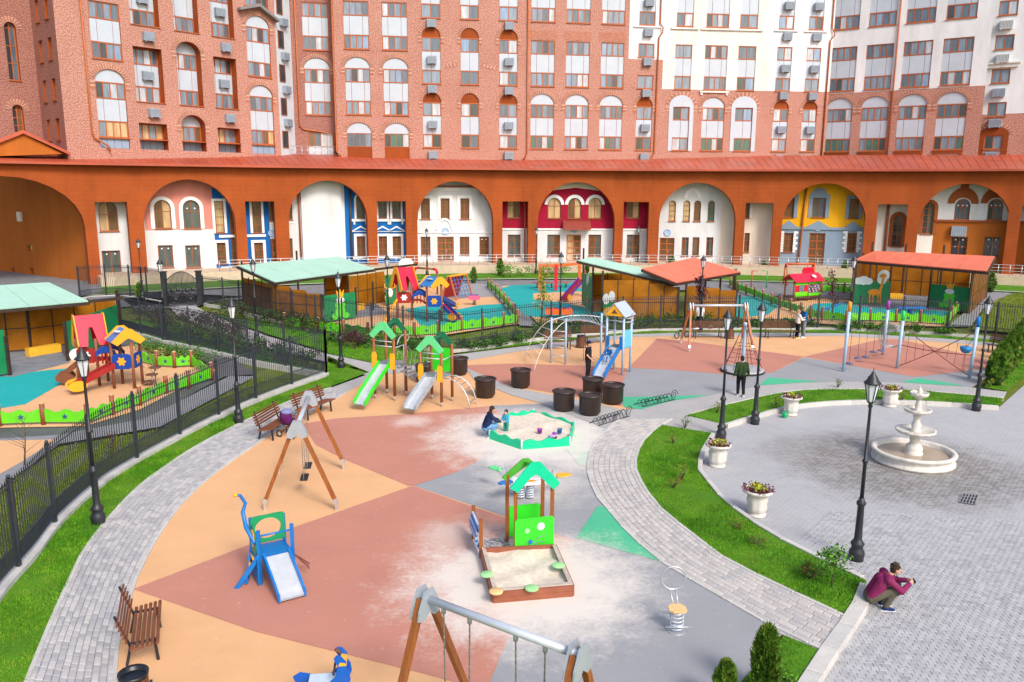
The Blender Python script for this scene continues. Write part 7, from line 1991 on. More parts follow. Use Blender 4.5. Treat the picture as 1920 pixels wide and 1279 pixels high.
curvy_slide(t, at(.35, -.55, .95), p1, .42, REDD, ROYAL, YELO)
p1 = G(112, 722); p1.z = .2; curvy_slide(t, at(-1.35, .35, 1.0), p1, .4, M('slide_brown', (.17, .055, .025), .45), ROYAL, MATS['slide_brown'])
for k in range(3):
    q = at(1.55 + .1 * k, -.1 + .15 * k, .15 + .28 * k); mb = MB(); mb.lathe([(0, 0), (.25, 0), (.25, .03), (0, .04)], 14, q); mb.build('step_disc', WOODD, t, world=True); mb = MB(); mb.tube([q, V(q.x, q.y, 0)], .03, 6); mb.build('step_stalk', STEEL, t, world=True)
mb = MB(); mb.plate(circ2(0, 0, .32, 16, 1.1, .9), at(-1.3, -.1, 1.35), X, Z, -Y, 0, .03); mb.build('cow_panel', CLW, t, world=True)
c = G(790, 600)
t, at, X, Y = castle('colourful play castle with pink and blue roofs in the middle yard', c, 1, 1.12, 0.1)
p1 = G(858, 605); p1.z = .2; curvy_slide(t, at(1.2, -.2, .95), p1, .42, ROYAL, REDD, YELO)
p1 = G(852, 580); p1.z = .2; curvy_slide(t, at(1.1, .15, 1.2), p1, .4, ROYAL, ROYAL, YELO)
for sg in (-1, 1):
    mb = MB(); mb.beam(at(-2.1, -.2 + .35 * sg, 0), at(-1.35, .2 + .35 * sg, 1.25), .08, .1); mb.build('ramp_rail', YELO, t, world=True)
for k in range(5): mb = MB(); mb.beam(at(-2.0 + .15 * k, -.5 + .08 * k, .15 + .24 * k), at(-2.0 + .15 * k, .15 + .08 * k, .15 + .24 * k), .06, .06); mb.build('ramp_rung', REDD, t, world=True)
mb = MB(); mb.ball(at(-1.75, -.1, 1.6), (.2, .1, .3)); mb.build('cow_panel', CLW, t, world=True)
for sg in (-1, 1): MB().tube([at(-1.75 + .1 * sg, -.1, 1.8), at(-1.75 + .3 * sg, -.1, 1.95), at(-1.75 + .26 * sg, -.1, 2.15)], [.05, .04, .015], 6).build('horn', YELO, t, world=True)
# ---- small items of the middle yard
A, B = G(842, 562), G(872, 556)
t = thing('net_climber', 'brown A-shaped climber with a rope net in the middle yard', 'climbing frame', ((A + B) / 2).to_tuple())
u = (B - A).normalized(); v_ = V(-u.y, u.x, 0); L_ = (B - A).length
for e, q in ((A, 0), (B, 0)):
    for sg in (-1, 1): mb = MB(); mb.beam(e + v_ * .7 * sg, e + v_ * .12 * sg + Z * 1.75, .09, .12, u); mb.build('leg', M('frame_terracotta', (.42, .13, .06), .5), t, world=True)
mb = MB(); mb.beam(A + Z * 1.78, B + Z * 1.78, .35, .09); mb.build('top_bar', YELO, t, world=True)
mb = MB(); mb.add([A + v_ * .66 + Z * .08, B + v_ * .66 + Z * .08, B + v_ * .14 + Z * 1.7, A + v_ * .14 + Z * 1.7], [(0, 1, 2, 3)]); mb.build('board', REDD, t, world=True)
mb = MB()
for k in range(1, 6): mb.tube([(A - v_ * .7).lerp(A - v_ * .12 + Z * 1.75, k / 6), (B - v_ * .7).lerp(B - v_ * .12 + Z * 1.75, k / 6)], .02, 5)
for k in range(1, 5): mb.tube([(A - v_ * .68).lerp(B - v_ * .68, k / 5) + Z * .1, (A - v_ * .14).lerp(B - v_ * .14, k / 5) + Z * 1.7], .02, 5)
mb.build('net', BLUEP, t, world=True)
c = G(889, 572)
t = thing('spring_toy', 'small pink and blue spring toy in the middle yard', 'spring rocker', c.to_tuple()); spring(t, c, .1, .35, 5, .02, RUBB)
for sg in (-1, 1): mb = MB(); mb.plate(circ2(0, .55, .42, 16, 1.1, .45), c + V(0, .16 * sg, 0), V(1, 0, 0), Z, V(0, 1, 0), -.015, .015); mb.build('side_panel', M('plastic_pink', (.7, .12, .22), .4), t, world=True)
mb = MB(); mb.obb(c + Z * .72, V(.3, 0, 0), V(0, .15, 0), Z * .04); mb.build('seat', ROYAL, t, world=True)
A, B = G(778, 548), G(820, 552)
t = thing('portal_climber', 'red cornered climbing portal behind the play castle', 'climbing frame', ((A + B) / 2).to_tuple())
h = 2.0
for e in (A, B): MB().tube([e, e + Z * (h - .25)], .07, 8).build('post', POSTW, t, world=True)
u = (B - A).normalized()
MB().tube([A + u * .3 + Z * h, B - u * .3 + Z * h], .075, 8).build('top_bar', POSTW, t, world=True)
for e, sg in ((A, 1), (B, -1)): MB().tube([e + Z * (h - .3), e + Z * (h - .12) + u * sg * .03, e + Z * (h - .03) + u * sg * .14, e + Z * h + u * sg * .34], .11, 10).build('corner', RED, t, world=True)
c = G(763, 552)
t = thing('basketball_board', 'white rounded basketball board on two posts behind the mint shelter', 'basketball board', c.to_tuple())
for x in (-.5, .5): MB().tube([c + V(x, 0, 0), c + V(x, 0, 2.5)], .05, 8).build('post', POSTW, t, world=True)
z = zat(c, 505); z1 = zat(c, 484)
mb = MB(); mb.plate([(-.55, z), (.55, z), (.58, z1 - .3), (.35, z1 - .05), (0, z1), (-.35, z1 - .05), (-.58, z1 - .3)], c, V(1, 0, 0), Z, V(0, -1, 0), .05, .09); mb.build('board', CLW, t, world=True)
# ---- yard with the purple slide
A, B, C2 = G(1042, 545), G(1086, 540), G(1012, 545)
t = thing('portal_play_frame', 'red and orange portal frames with a purple slide, left of the edge on shelter', 'play tower', ((A + B) / 2).to_tuple())
ORF = M('frame_orange_red', (.62, .13, .03), .45)
h = zat(A, 497)
for a, b in ((A, B), (C2, A)):
    for e in ((a, b) if a is A else (a,)): mb = MB(); mb.box(e.x - .12, e.x + .12, e.y - .12, e.y + .12, 0, h); mb.build('frame_post', RED if e is A else ORF, t, world=True)
    mb = MB(); mb.beam(a + Z * (h - .05), b + Z * (h - .05), .2, .2); mb.build('frame_beam', ORF, t, world=True)
    mb = MB()
    for k in range(5): mb.beam(b + Z * (.4 + .45 * k) - V(.25, 0, 0), b + Z * (.4 + .45 * k) + V(.25, 0, 0), .06, .06)
    mb.build('rungs', ORF, t, world=True)
p0, p1 = G(1090, 556), G(1058, 567); p0.z = 1.35; p1.z = .2
curvy_slide(t, p0, p1, .45, M('slide_purple', (.12, .02, .25), .4), REDD, YELO)
for q in (V(.25, .3, 0), V(.25, -.3, 0)): post(t, V(p0.x, p0.y, 0) + q, 2.1, .06, POSTW, False, False)
mb = MB(); mb.obb(V(p0.x + .35, p0.y, 1.3), V(.4, 0, 0), V(0, .4, 0), Z * .04); mb.build('platform', REDD, t, world=True)
t = thing('bench_frame', 'long low red bench behind the purple slide', 'bench', G(1050, 538).to_tuple())
A, B = G(1000, 540), G(1068, 539); mb = MB(); mb.beam(A + Z * .42, B + Z * .42, .4, .07); mb.build('seat', M('bench_red', (.38, .09, .05), .5), t, world=True)
for u in (.1, .5, .9): q = A.lerp(B, u); mb = MB(); mb.box(q.x - .05, q.x + .05, q.y - .15, q.y + .15, 0, .4); mb.build('leg', BROWNC, t, world=True)
c = G(1048, 596)
t = thing('spring_bus', 'red and pink spring bus with blue back rests on the teal surface', 'spring rocker', c.to_tuple())
for x in (-.55, .55): spring(t, c + V(x, 0, 0), .1, .25, 4, .02, RUBB)
for y, m in ((-.28, M('bus_orange', (.75, .14, .02), .4)), (.28, M('bus_pink', (.62, .04, .10), .4))):
    mb = MB(); mb.plate([(-.85, .25), (.85, .25), (.9, .45), (.85, .6)] + [(.85 - 1.7 * k / 12, .6 + .06 * (k % 2)) for k in range(13)] + [(-.95, .45)], c + V(0, y, 0), V(1, 0, 0), Z, V(0, 1, 0), -.02, .02); mb.build('side_panel', m, t, world=True)
for x in (-.5, 0, .5): mb = MB(); mb.plate([(-.16, .45), (.16, .45), (.14, .85), (0, .92), (-.14, .85)], c + V(x, 0, 0), V(.2, .98, 0), Z, V(.98, -.2, 0), -.015, .015); mb.build('back_rest', BLUEP, t, world=True)
mb = MB(); mb.obb(c + Z * .42, V(.8, 0, 0), V(0, .26, 0), Z * .03); mb.build('deck', REDD, t, world=True)
# ---- right yard: play house and portal
A, B = G(1487, 566), G(1537, 562)
c = (A + B) / 2
t = thing('play_house', 'small play house with a pink roof, lime shutters and red sides', 'play house', c.to_tuple())
u = (B - A).normalized(); v_ = V(-u.y, u.x, 0); L_ = (B - A).length
for a in (0, .5, 1):
    for b in (0, .9): post(t, A + u * L_ * a + v_ * b, 1.55, .06, POSTW, False, False)
mb = MB(); mb.obb(c + v_ * .45 + Z * .3, u * (L_ / 2 + .1), v_ * .55, Z * .05); mb.build('deck', WOODD, t, world=True)
for a in (.02, ):
    for (x0, x1, z0, z1, m) in ((.02, .48, .38, .72, LIMEW), (.02, .48, 1.25, 1.5, LIMEW), (.02, .14, .72, 1.25, RED), (.36, .48, .72, 1.25, RED), (.52, .98, 1.3, 1.5, LIMEW), (.52, .98, .38, .6, LIMEW)):
        mb = MB(); mb.plate([(x0 * L_, z0), (x1 * L_, z0), (x1 * L_, z1), (x0 * L_, z1)], A, u, Z, -v_, .06, .09); mb.build('front_panel', m, t, world=True)
for k in range(10):
    for j in range(3):
        mb = MB(); mb.ball(A + u * L_ * (.56 + .042 * k) - v_ * .02 + Z * (.7 + .18 * j), .05, 6, 4); mb.build('bead', (RED, CLW, ROYAL)[(k + j) % 3], t, world=True)
gable_roof(t, c + v_ * .45, u, v_, L_ + .3, 1.5, 1.5, 2.05, None, RED, .03)
mb = MB(); mb.plate(circ2(0, 0, .18, 12), c + u * .5 - v_ * .1 + Z * 1.88, u, (Z * .6 + v_).normalized(), (Z - v_ * .6).normalized(), 0, .02); mb.build('roof_flower', CLW, t, world=True)
mb = MB(); mb.plate([(-.6, 0), (.6, 0), (.6, .7), (.4, .85), (-.4, .85), (-.6, .7)], c + u * .9 + v_ * .9 + Z * 1.6, u, Z, -v_, -.03, .03); mb.build('gable_panel', RED, t, world=True)
A, B = G(1472, 534), G(1523, 534)
t = thing('play_portal', 'orange portal frame with red corners behind the play house', 'climbing frame', ((A + B) / 2).to_tuple())
h = zat(A, 495)
for e in (A, B):
    for q in (-.5, .5): MB().tube([e + V(0, q, 0), e + V(0, q * .4, h)], .07, 8).build('leg', ORF, t, world=True)
MB().tube([A + Z * h, B + Z * h], .1, 8).build('beam', ORF, t, world=True)
for e in (A, B): MB().tube([e + Z * (h - .25), e + Z * (h + .05)], .14, 8).build('corner', RED, t, world=True)
for px, m in (((1408, 545), M('pole_red', (.5, .03, .03), .4)), ((1437, 540), M('pole_green', (.02, .35, .12), .4))):
    p_ = G(*px); t = thing('exercise_pole', ('red' if m.name == 'pole_red' else 'green') + ' upright pole of the horizontal bar, beyond the lime fence', 'pole', p_.to_tuple()); z = zat(p_, 508)
    MB().tube([p_, p_ + Z * z], .05, 8).build('upright', m, t, world=True); MB().tube([p_ + Z * z, p_ + Z * z + V(.5 if m.name == 'pole_red' else -.5, 0, 0)], .03, 6).build('cross_bar', m, t, world=True)
c = G(1553, 590)
t = thing('blue_seesaw', 'tilted blue seesaw board beside the dark leaved sapling', 'seesaw', c.to_tuple())
mb = MB(); mb.beam(c + V(-.9, 0, .15), c + V(.9, 0, .8), .25, .05); mb.build('board', BLUEP, t, world=True); MB().tube([c, c + Z * .45], .06, 8).build('stand', POSTW, t, world=True)
c = G(1705, 592)
t = thing('low_play_table', 'low blue play bench in front of the frog panel', 'table', c.to_tuple())
mb = MB(); mb.obb(c + Z * .55, V(1.0, .1, 0), V(-.03, .3, 0), Z * .04); mb.build('top', BLUEP, t, world=True)
for x in (-.8, 0, .8): mb = MB(); mb.box(c.x + x - .05, c.x + x + .05, c.y - .2, c.y + .2, 0, .51); mb.build('leg', ROYAL, t, world=True)
# ================================================================== plants
THU = [M('thuja_green_a', (.045, .12, .012), .7, .35, 3, spec=.2), M('thuja_green_b', (.09, .19, .018), .7, .35, 3, spec=.2), M('thuja_green_c', (.20, .24, .03), .7, .3, 3, spec=.2)]
BARK = M('bark', (.11, .075, .05), .85, .3, 6, .5)
def thuja(label, p_, h, r, n=1500, seed=0, group=None, lean=(0, 0)):
    t = thing('thuja', label, 'conifer', p_.to_tuple(), 0, group)
    rg = random.Random(seed)
    mb = MB(); ph = [rg.uniform(0, 6) for _ in range(4)]
    for _ in range(n):
        u = rg.random() ** .85; z = .04 + u * (h - .04)
        prof = math.sin(min(1, (u + .12) * 1.25) * PI * .5) * (1 - u) ** .55 * 1.15 if u > .02 else .5
        a = rg.uniform(0, 2 * PI)
        rr = r * prof * (1 + .14 * math.sin(3 * a + ph[0] + 6 * u) + .10 * math.sin(7 * a + ph[1] - 9 * u)) * rg.uniform(.72, 1.04)
        q = V(rr * math.cos(a) + lean[0] * u, rr * math.sin(a) + lean[1] * u, z)
        out = V(math.cos(a), math.sin(a), .5)
        s = .05 + .05 * rg.random()
        s *= max(.75, min(1.6, h))
        up = (V(math.cos(a) * .5, math.sin(a) * .5, 1.0) + V(rg.gauss(0, .35), rg.gauss(0, .35), 0)).normalized()
        sd = up.cross(out + V(rg.gauss(0, .6), rg.gauss(0, .6), 0))
        if sd.length < .01: continue
        sd.normalize()
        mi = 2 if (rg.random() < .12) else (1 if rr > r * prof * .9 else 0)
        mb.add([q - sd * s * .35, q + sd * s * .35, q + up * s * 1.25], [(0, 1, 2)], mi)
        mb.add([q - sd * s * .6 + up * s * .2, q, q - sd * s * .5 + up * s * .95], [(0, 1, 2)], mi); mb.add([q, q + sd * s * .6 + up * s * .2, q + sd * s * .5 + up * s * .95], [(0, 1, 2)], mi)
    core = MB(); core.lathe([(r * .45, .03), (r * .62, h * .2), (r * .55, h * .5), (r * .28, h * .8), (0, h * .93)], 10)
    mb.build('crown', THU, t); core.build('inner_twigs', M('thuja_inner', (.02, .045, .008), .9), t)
    MB().tube([(0, 0, 0), (lean[0] * .2, lean[1] * .2, h * .25)], .03, 6).build('trunk', BARK, t)
def shrub(label, p_, r, h, mats, n=350, leaf=.06, name='shrub', group=None, cat='shrub', seed=0):
    t = thing(name, label, cat, p_.to_tuple(), rnd.uniform(0, 6), group)
    rg = random.Random(seed + int(p_.x * 100)); mb = MB(); st = MB()
    cl = [(V(rg.gauss(0, r * .45), rg.gauss(0, r * .45), h * rg.uniform(.4, .85)), r * rg.uniform(.35, .6)) for _ in range(7)]
    for c, rr in cl: st.tube([(0, 0, 0), (c * .6).to_tuple(), c.to_tuple()], [.014, .009, .004], 5)
    for _ in range(n):
        c, rr = rg.choice(cl); q = c + V(rg.gauss(0, rr * .55), rg.gauss(0, rr * .55), rg.gauss(0, rr * .45)); q.z = max(.03, q.z)
        mb.leaf(q, leaf, None, rg.randrange(len(mats)))
    mb.build('foliage', mats, t); st.build('stem', BARK, t)
def sapling(label, p_, h, mats, n=260, spread=.35, leaf=.09, crown0=.4, name='sapling', seed=1, bare=False):
    t = thing(name, label, 'tree', p_.to_tuple()); rg = random.Random(seed)
    tr = MB(); mb = MB()
    top = V(rg.uniform(-.08, .08) * h, rg.uniform(-.05, .05) * h, h)
    tr.tube([(0, 0, 0), (top * .5 + V(.02 * h, 0, 0)).to_tuple(), top.to_tuple()], [.014 * h + .006, .009 * h + .004, .004], 6)
    for k in range(14):
        u = crown0 + (1 - crown0) * k / 14; b = top * u; a = rg.uniform(0, 2 * PI); l = spread * (1.15 - u) * rg.uniform(.6, 1.3) + .08
        e = b + V(math.cos(a) * l, math.sin(a) * l, l * .75)
        tr.tube([b.to_tuple(), b.lerp(e, .6).to_tuple(), e.to_tuple()], [.008, .006, .003], 5)
        if not bare:
            for _ in range(n // 14):
                q = b.lerp(e, rg.uniform(.25, 1.1)) + V(rg.gauss(0, spread * .22), rg.gauss(0, spread * .22), rg.gauss(0, spread * .22)); mb.leaf(q, leaf, None, rg.randrange(len(mats)))
    tr.build('trunk', BARK, t)
    if not bare: mb.build('crown', mats, t)
# foreground thujas
thuja('young thuja at the lower edge, taller of the two beside the small dry lawn', G(1432, 1312), 1.3, .245, 2600, 3)
thuja('young thuja at the lower edge, shorter one left of its neighbour', G(1358, 1335), .9, .23, 2000, 4)
# hedge row at the right
HP = [((1866, 722), 1.55), ((1876, 711), 1.65), ((1886, 700), 1.7), ((1896, 689), 1.75), ((1904, 678), 1.7), ((1912, 667), 1.75), ((1921, 655), 1.8), ((1930, 644), 1.8), ((1940, 634), 1.8)]
ordn = ['first', 'second', 'third', 'fourth', 'fifth', 'sixth', 'seventh', 'eighth', 'ninth']
for i, (px, h) in enumerate(HP): thuja('%s thuja of the clipped row along the plaza, counted from the lamp end' % ordn[i], G(*px), h, .52, 1300, 20 + i, 'thujas of the clipped row')
# island plants
LG2 = M('leaf_mid_green', (.05, .16, .015), .6, .4, 3, spec=.3); LG3 = M('leaf_bright_green', (.12, .30, .02), .6, .35, 3, spec=.3); LBR = M('leaf_rust', (.20, .09, .03), .7, .4, 3, spec=.2); LPL = M('leaf_plum', (.045, .015, .03), .6, .4, 3, spec=.3); LDG = M('leaf_dark_green', (.03, .07, .015), .6, .4, 3, spec=.3); LYL = M('leaf_gold', (.38, .27, .03), .6, .35, 3, spec=.3); LMA = M('leaf_maroon', (.10, .012, .02), .6, .4, 3, spec=.3)
sapling('small broad leaved sapling on the lawn island, near the crouching man', G(1558, 1102), .78, [LG2, LG3], 420, .34, .085, .5, seed=5)
shrub('round green and rust shrub on the lawn island beside the sapling', G(1516, 1086), .26, .42, [LG2, LDG, LBR], 520, .05)
for i, (px, lb, r, h, m) in enumerate([((1284, 803), 'tall twiggy seedling at the upper tip of the lawn island', .18, .55, [LG2, LG3]), ((1262, 832), 'reddish seedling just below the upper tip of the lawn island', .2, .4, [LBR, LG3]), ((1262, 915), 'rust coloured dry plant in the middle of the lawn island', .28, .45, [LBR, LBR, LG3]), ((1278, 900), 'yellow green plant in the middle of the lawn island', .22, .5, [LG3, LYL]), ((1386, 992), 'sparse rust plant on the lawn island, level with the lone urn', .22, .3, [LBR, LG3]), ((1418, 1022), 'second sparse rust plant on the lower lawn island', .22, .28, [LBR, LG2])]):
    shrub(lb, G(*px), r, h, m, 150, .045, 'seedling', None, 'plant', i)
for px, lb in (((1455, 760), 'dry brown tuft on the lawn strip near the walking person'), ((1690, 752), 'leafy green plant beside the urn behind the fountain'), ((1570, 727), 'thin seedling at the far edge of the lawn strip'), ((1853, 726), 'pale green seedling at the foot of the thuja row'), ((1345, 775), 'small twig plant at the left tip of the lawn strip')):
    shrub(lb, G(*px), .2, .45, [LG3, LYL] if 'pale' in lb or 'leafy' in lb else [LBR, LG3], 110, .05, 'seedling', None, 'plant')
shrub('dark green clump on the dry lawn at the lower edge', G(1470, 1275), .25, .12, [LDG, LG3], 260, .05, 'seedling', None, 'plant')
# saplings in the yards
sapling('bare twiggy sapling behind the fence at the left', G(46, 872), 1.5, [], 0, .7, .05, .25, seed=2, bare=True)
sapling('thin sapling with a few red brown leaves in the left yard', G(293, 730), 1.6, [LBR, LMA], 60, .5, .07, .35, seed=3)
sapling('yellow leaved sapling on the teal surface', G(1014, 606), 3.6, [LYL, LYL, LG3], 520, .55, .15, .25, seed=6)
sapling('purple leaved sapling in front of the coral roof', G(1311, 606), 2.9, [LMA, LPL], 420, .55, .17, .5, seed=7)
sapling('tall dark leaved sapling left of the giraffe panel', G(1560, 602), 3.3, [LMA, LPL], 260, .45, .15, .25, seed=8)
sapling('small red leaved shrub tree behind the fence rails', G(213, 858), .8, [LMA, LBR], 140, .3, .06, .3, seed=9)
# small conifers along the terrace
for px, top, lb in (((888, 531), 502, 'small pointed conifer left of the terrace path'), ((938, 516), 486, 'small pointed conifer right of the terrace path'), ((1101, 512), 492, 'small pointed conifer beside the crimson house'), ((1259, 508), 480, 'small pointed conifer before the white four window house'), ((1431, 512), 490, 'small conifer in front of the cream house'), ((1583, 518), 490, 'small ragged conifer in front of the yellow house'), ((1857, 548), 512, 'small conifer at the right end of the coral shelter'), ((262, 560), 530, 'small brown green conifer before the white house at the left')):
    p_ = G(*px); h = zat(p_, top); thuja(lb, p_, h, h * .27, 420, px[0])
# shrub rows
k = 0
ORD = ordn + ['tenth', 'eleventh']
def row(a, b, n, r, h, mats, words, leaf=.12, num=420):
    global k
    for i in range(n):
        A, B = G(*a), G(*b); q = A.lerp(B, (i + .5) / n) + V(rnd.uniform(-.25, .25), rnd.uniform(-.25, .25), 0)
        o = shrub(ORD[i] + ' ' + words.replace('in the row', 'from the left').replace('in the low row', 'from the left'), q, r * rnd.uniform(.8, 1.2), h * rnd.uniform(.8, 1.2), mats, num, leaf, 'shrub', words, 'shrub', k); k += 1
row((255, 598), (470, 640), 11, .85, 1.0, [LPL, LPL, LDG], 'dark plum shrub in the row behind the middle fence')
row((420, 590), (600, 628), 9, .85, 1.0, [LPL, LDG, LDG], 'dark green and plum shrub in the row below the mint roofed shelter')
row((620, 638), (800, 656), 9, .6, .42, [LDG, LG2], 'dark green shrub in the low row under the lime fence')
row((870, 655), (985, 638), 6, .6, .42, [LDG, LG2], 'green shrub in the row between the lime fence and the ring path')
row((1010, 626), (1180, 615), 7, .75, .75, [LDG, LG2], 'green shrub in the row behind the climbing tower')
row((1190, 612), (1350, 610), 6, .8, .7, [LDG, LG2], 'green shrub in the row before the amber wall')
row((1360, 613), (1530, 613), 7, .5, .45, [LDG, LG2, LG3], 'low green shrub in the row behind the empty bench')
row((1560, 616), (1800, 627), 8, .5, .38, [LDG, LG2, LG3], 'low green shrub in the row before the giraffe shelter fence')
row((300, 626), (600, 688), 11, .7, .7, [LDG, LPL, LG2], 'mixed dark shrub in the row along the near side of the branch path')
row((265, 656), (400, 685), 6, .6, .6, [LDG, LG2, LG3], 'green shrub in the row inside the left yard fence', .1)
row((1015, 516), (1060, 514), 3, .9, .9, [LG2, LG3], 'green shrub on the terrace lawn before the crimson house', .2, 120)
row((935, 520), (985, 518), 3, .9, 1.0, [LG2, LG3], 'green shrub on the terrace lawn right of the terrace path', .2, 120)
shrub('big round plum coloured bush beside the lamp by the lawn wedge', G(664, 655), .8, .95, [LPL, LPL, LMA], 700, .1)
shrub('golden bush at the corner of the frog panel shelter', G(585, 622), .5, .8, [LYL, LG3], 260, .1)
shrub('golden green bush under the lime fence', G(705, 644), .5, .8, [LYL, LG2], 260, .1)
# ================================================================== people
SKIN = M('skin', (.58, .33, .23), .55, .05, 5, spec=.3); HAIRD = M('hair_dark_brown', (.03, .018, .012), .6, .3, 30, .4, spec=.3); HAIRB = M('hair_blond', (.35, .22, .10), .6, .2, 30, .3)
EYE = M('eye_dark', (.02, .015, .012), .3)
def cap_(mb, p0, p1, r0, r1, n=10):
    p0, p1 = V(p0), V(p1); d = p1 - p0; L_ = d.length
    if L_ < 1e-5: mb.ball(p0, r0); return
    dn = d / L_; pts = []; rs = []
    for i in range(4): a = PI / 2 * (1 - i / 3); pts.append(p0 - dn * r0 * math.sin(a)); rs.append(max(.002, r0 * math.cos(a)))
    for i in range(4): a = PI / 2 * i / 3; pts.append(p1 + dn * r1 * math.sin(a)); rs.append(max(.002, r1 * math.cos(a)))
    mb.tube(pts, rs, n)
def remesh(o, vox):
    m = o.modifiers.new('surface', 'REMESH'); m.mode = 'VOXEL'; m.voxel_size = vox; m.use_smooth_shade = True
    s = o.modifiers.new('smooth', 'SMOOTH'); s.factor = .5; s.iterations = 3
STAND = dict(pel=(0, 0, .93), chest=(0, .0, 1.24), neck=(0, .01, 1.46), head=(0, -.015, 1.60), sh=(.185, 0, 1.39), el=(.24, .03, 1.12), wr=(.25, -.05, .88), hip=(.095, 0, .90), kn=(.105, -.02, .50), an=(.105, .03, .085))
def person(label, loc, rz, pose=None, h=1.72, shirt=None, legs=None, shoe=None, hair=None, sleeve='long', child=False, over=None, hat=None, skirt=None, hairlen=0, phone=False, vox=.014):
    t = thing('person', label, 'person', loc.to_tuple(), rz)
    k = h / 1.72
    P_ = {}
    for n_, v in STAND.items():
        if n_ in ('sh', 'el', 'wr', 'hip', 'kn', 'an'):
            P_[n_ + 'L'] = V(v) * k; P_[n_ + 'R'] = V(-v[0], v[1], v[2]) * k
        else: P_[n_] = V(v) * k
    for n_, v in (over or {}).items():
        if n_ + 'L' in P_: P_[n_ + 'L'] = V(v) * k; P_[n_ + 'R'] = V(-v[0], v[1], v[2]) * k
        else: P_[n_] = V(v) * k
    hs = k * (1.35 if child else 1.0)
    b = MB()
    hd = P_['head']; nk = P_['neck']
    b.ball(hd, (.075 * hs, .092 * hs, .115 * hs), 14, 9); cap_(b, hd + V(0, -.03 * hs, -.06 * hs), hd + V(0, -.055 * hs, -.085 * hs), .05 * hs, .035 * hs)
    fd = V(0, -1, 0)
    cap_(b, hd + V(0, -.085 * hs, .0), hd + V(0, -.107 * hs, -.022 * hs), .012 * hs, .016 * hs)
    for s in (-1, 1): b.ball(hd + V(.076 * hs * s, .01 * hs, -.005), (.012 * hs, .022 * hs, .032 * hs), 6, 4)
    cap_(b, nk, hd - V(0, 0, .04 * hs), .052 * k, .05 * k)
    ch, pl_ = P_['chest'], P_['pel']
    for s in (-.5, .5): cap_(b, ch + V(.16 * s * k, 0, .04 * k), pl_ + V(.14 * s * k, 0, 0), .105 * k, .10 * k)
    cap_(b, P_['shL'], P_['shR'], .062 * k, .062 * k); cap_(b, ch + V(0, 0, .08 * k), nk, .1 * k, .05 * k)
    for s in 'LR':
        cap_(b, P_['sh' + s], P_['el' + s], .05 * k, .04 * k); cap_(b, P_['el' + s], P_['wr' + s], .04 * k, .027 * k)
        cap_(b, P_['hip' + s], P_['kn' + s], .085 * k, .056 * k); cap_(b, P_['kn' + s], P_['an' + s], .055 * k, .036 * k)
        # hand: palm, four fingers, thumb
        w = P_['wr' + s]; d = (w - P_['el' + s]).normalized(); inn = V(-1 if s == 'L' else 1, 0, 0); inn = (inn - d * inn.dot(d)).normalized(); sp = d.cross(inn)
        pm = w + d * .075 * k; cap_(b, w + d * .02 * k + sp * .018 * k, pm + sp * .018 * k, .024 * k, .024 * k, 8); cap_(b, w + d * .02 * k - sp * .018 * k, pm - sp * .018 * k, .024 * k, .024 * k, 8)
        for j, (o_, l) in enumerate(((-.033, .065), (-.011, .078), (.011, .074), (.033, .058))):
            q0 = pm + sp * o_ * k; q1 = q0 + (d + inn * .25).normalized() * l * .55 * k; q2 = q1 + (d * .6 + inn * .8).normalized() * l * .5 * k
            cap_(b, q0, q1, .0098 * k, .009 * k, 6); cap_(b, q1, q2, .009 * k, .008 * k, 6)
        tq = w + d * .03 * k - sp * .03 * k; cap_(b, tq, tq - sp * .03 * k + d * .03 * k + inn * .015 * k, .012 * k, .010 * k, 6); cap_(b, tq - sp * .03 * k + d * .03 * k + inn * .015 * k, tq - sp * .03 * k + d * .06 * k + inn * .03 * k, .010 * k, .009 * k, 6)
    o = b.build('body', SKIN, t); remesh(o, vox * .8 * k)
    e = MB()
    for s in (-1, 1): e.ball(hd + V(.03 * hs * s, -.083 * hs, .015 * hs), (.012 * hs, .008 * hs, .008 * hs), 6, 4)
    e.obb(hd + V(0, -.098 * hs, -.055 * hs), (.022 * hs, 0, 0), (0, .004, 0), (0, 0, .005 * hs)); e.build('face_marks', EYE, t)
    # clothes
    g = .018 * k
    c = MB()
    for s in (-.5, .5): cap_(c, ch + V(.16 * s * k, 0, .05 * k), pl_ + V(.15 * s * k, 0, -.02 * k), .11 * k + g, .105 * k + g)
    cap_(c, P_['shL'], P_['shR'], .068 * k + g, .068 * k + g); cap_(c, ch + V(0, 0, .08 * k), nk - V(0, 0, .035 * k), .11 * k + g, .05 * k + g)
    for s in 'LR':
        e2 = P_['el' + s] if sleeve != 'short' else P_['sh' + s].lerp(P_['el' + s], .65)
        cap_(c, P_['sh' + s], e2, .055 * k + g, .046 * k + g)
        if sleeve == 'long': cap_(c, P_['el' + s], P_['el' + s].lerp(P_['wr' + s], .93), .045 * k + g, .032 * k + g)
    o = c.build('top', shirt, t); remesh(o, vox * k)
    c = MB()
    cap_(c, pl_ + V(-.07 * k, 0, -.03 * k), pl_ + V(.07 * k, 0, -.03 * k), .118 * k + g * .6, .118 * k + g * .6)
    for s in 'LR':
        cap_(c, P_['hip' + s], P_['kn' + s], .09 * k + g, .063 * k + g); cap_(c, P_['kn' + s], P_['kn' + s].lerp(P_['an' + s], .93), .06 * k + g, .046 * k + g)
    o = c.build('trousers', legs, t); remesh(o, vox * k)
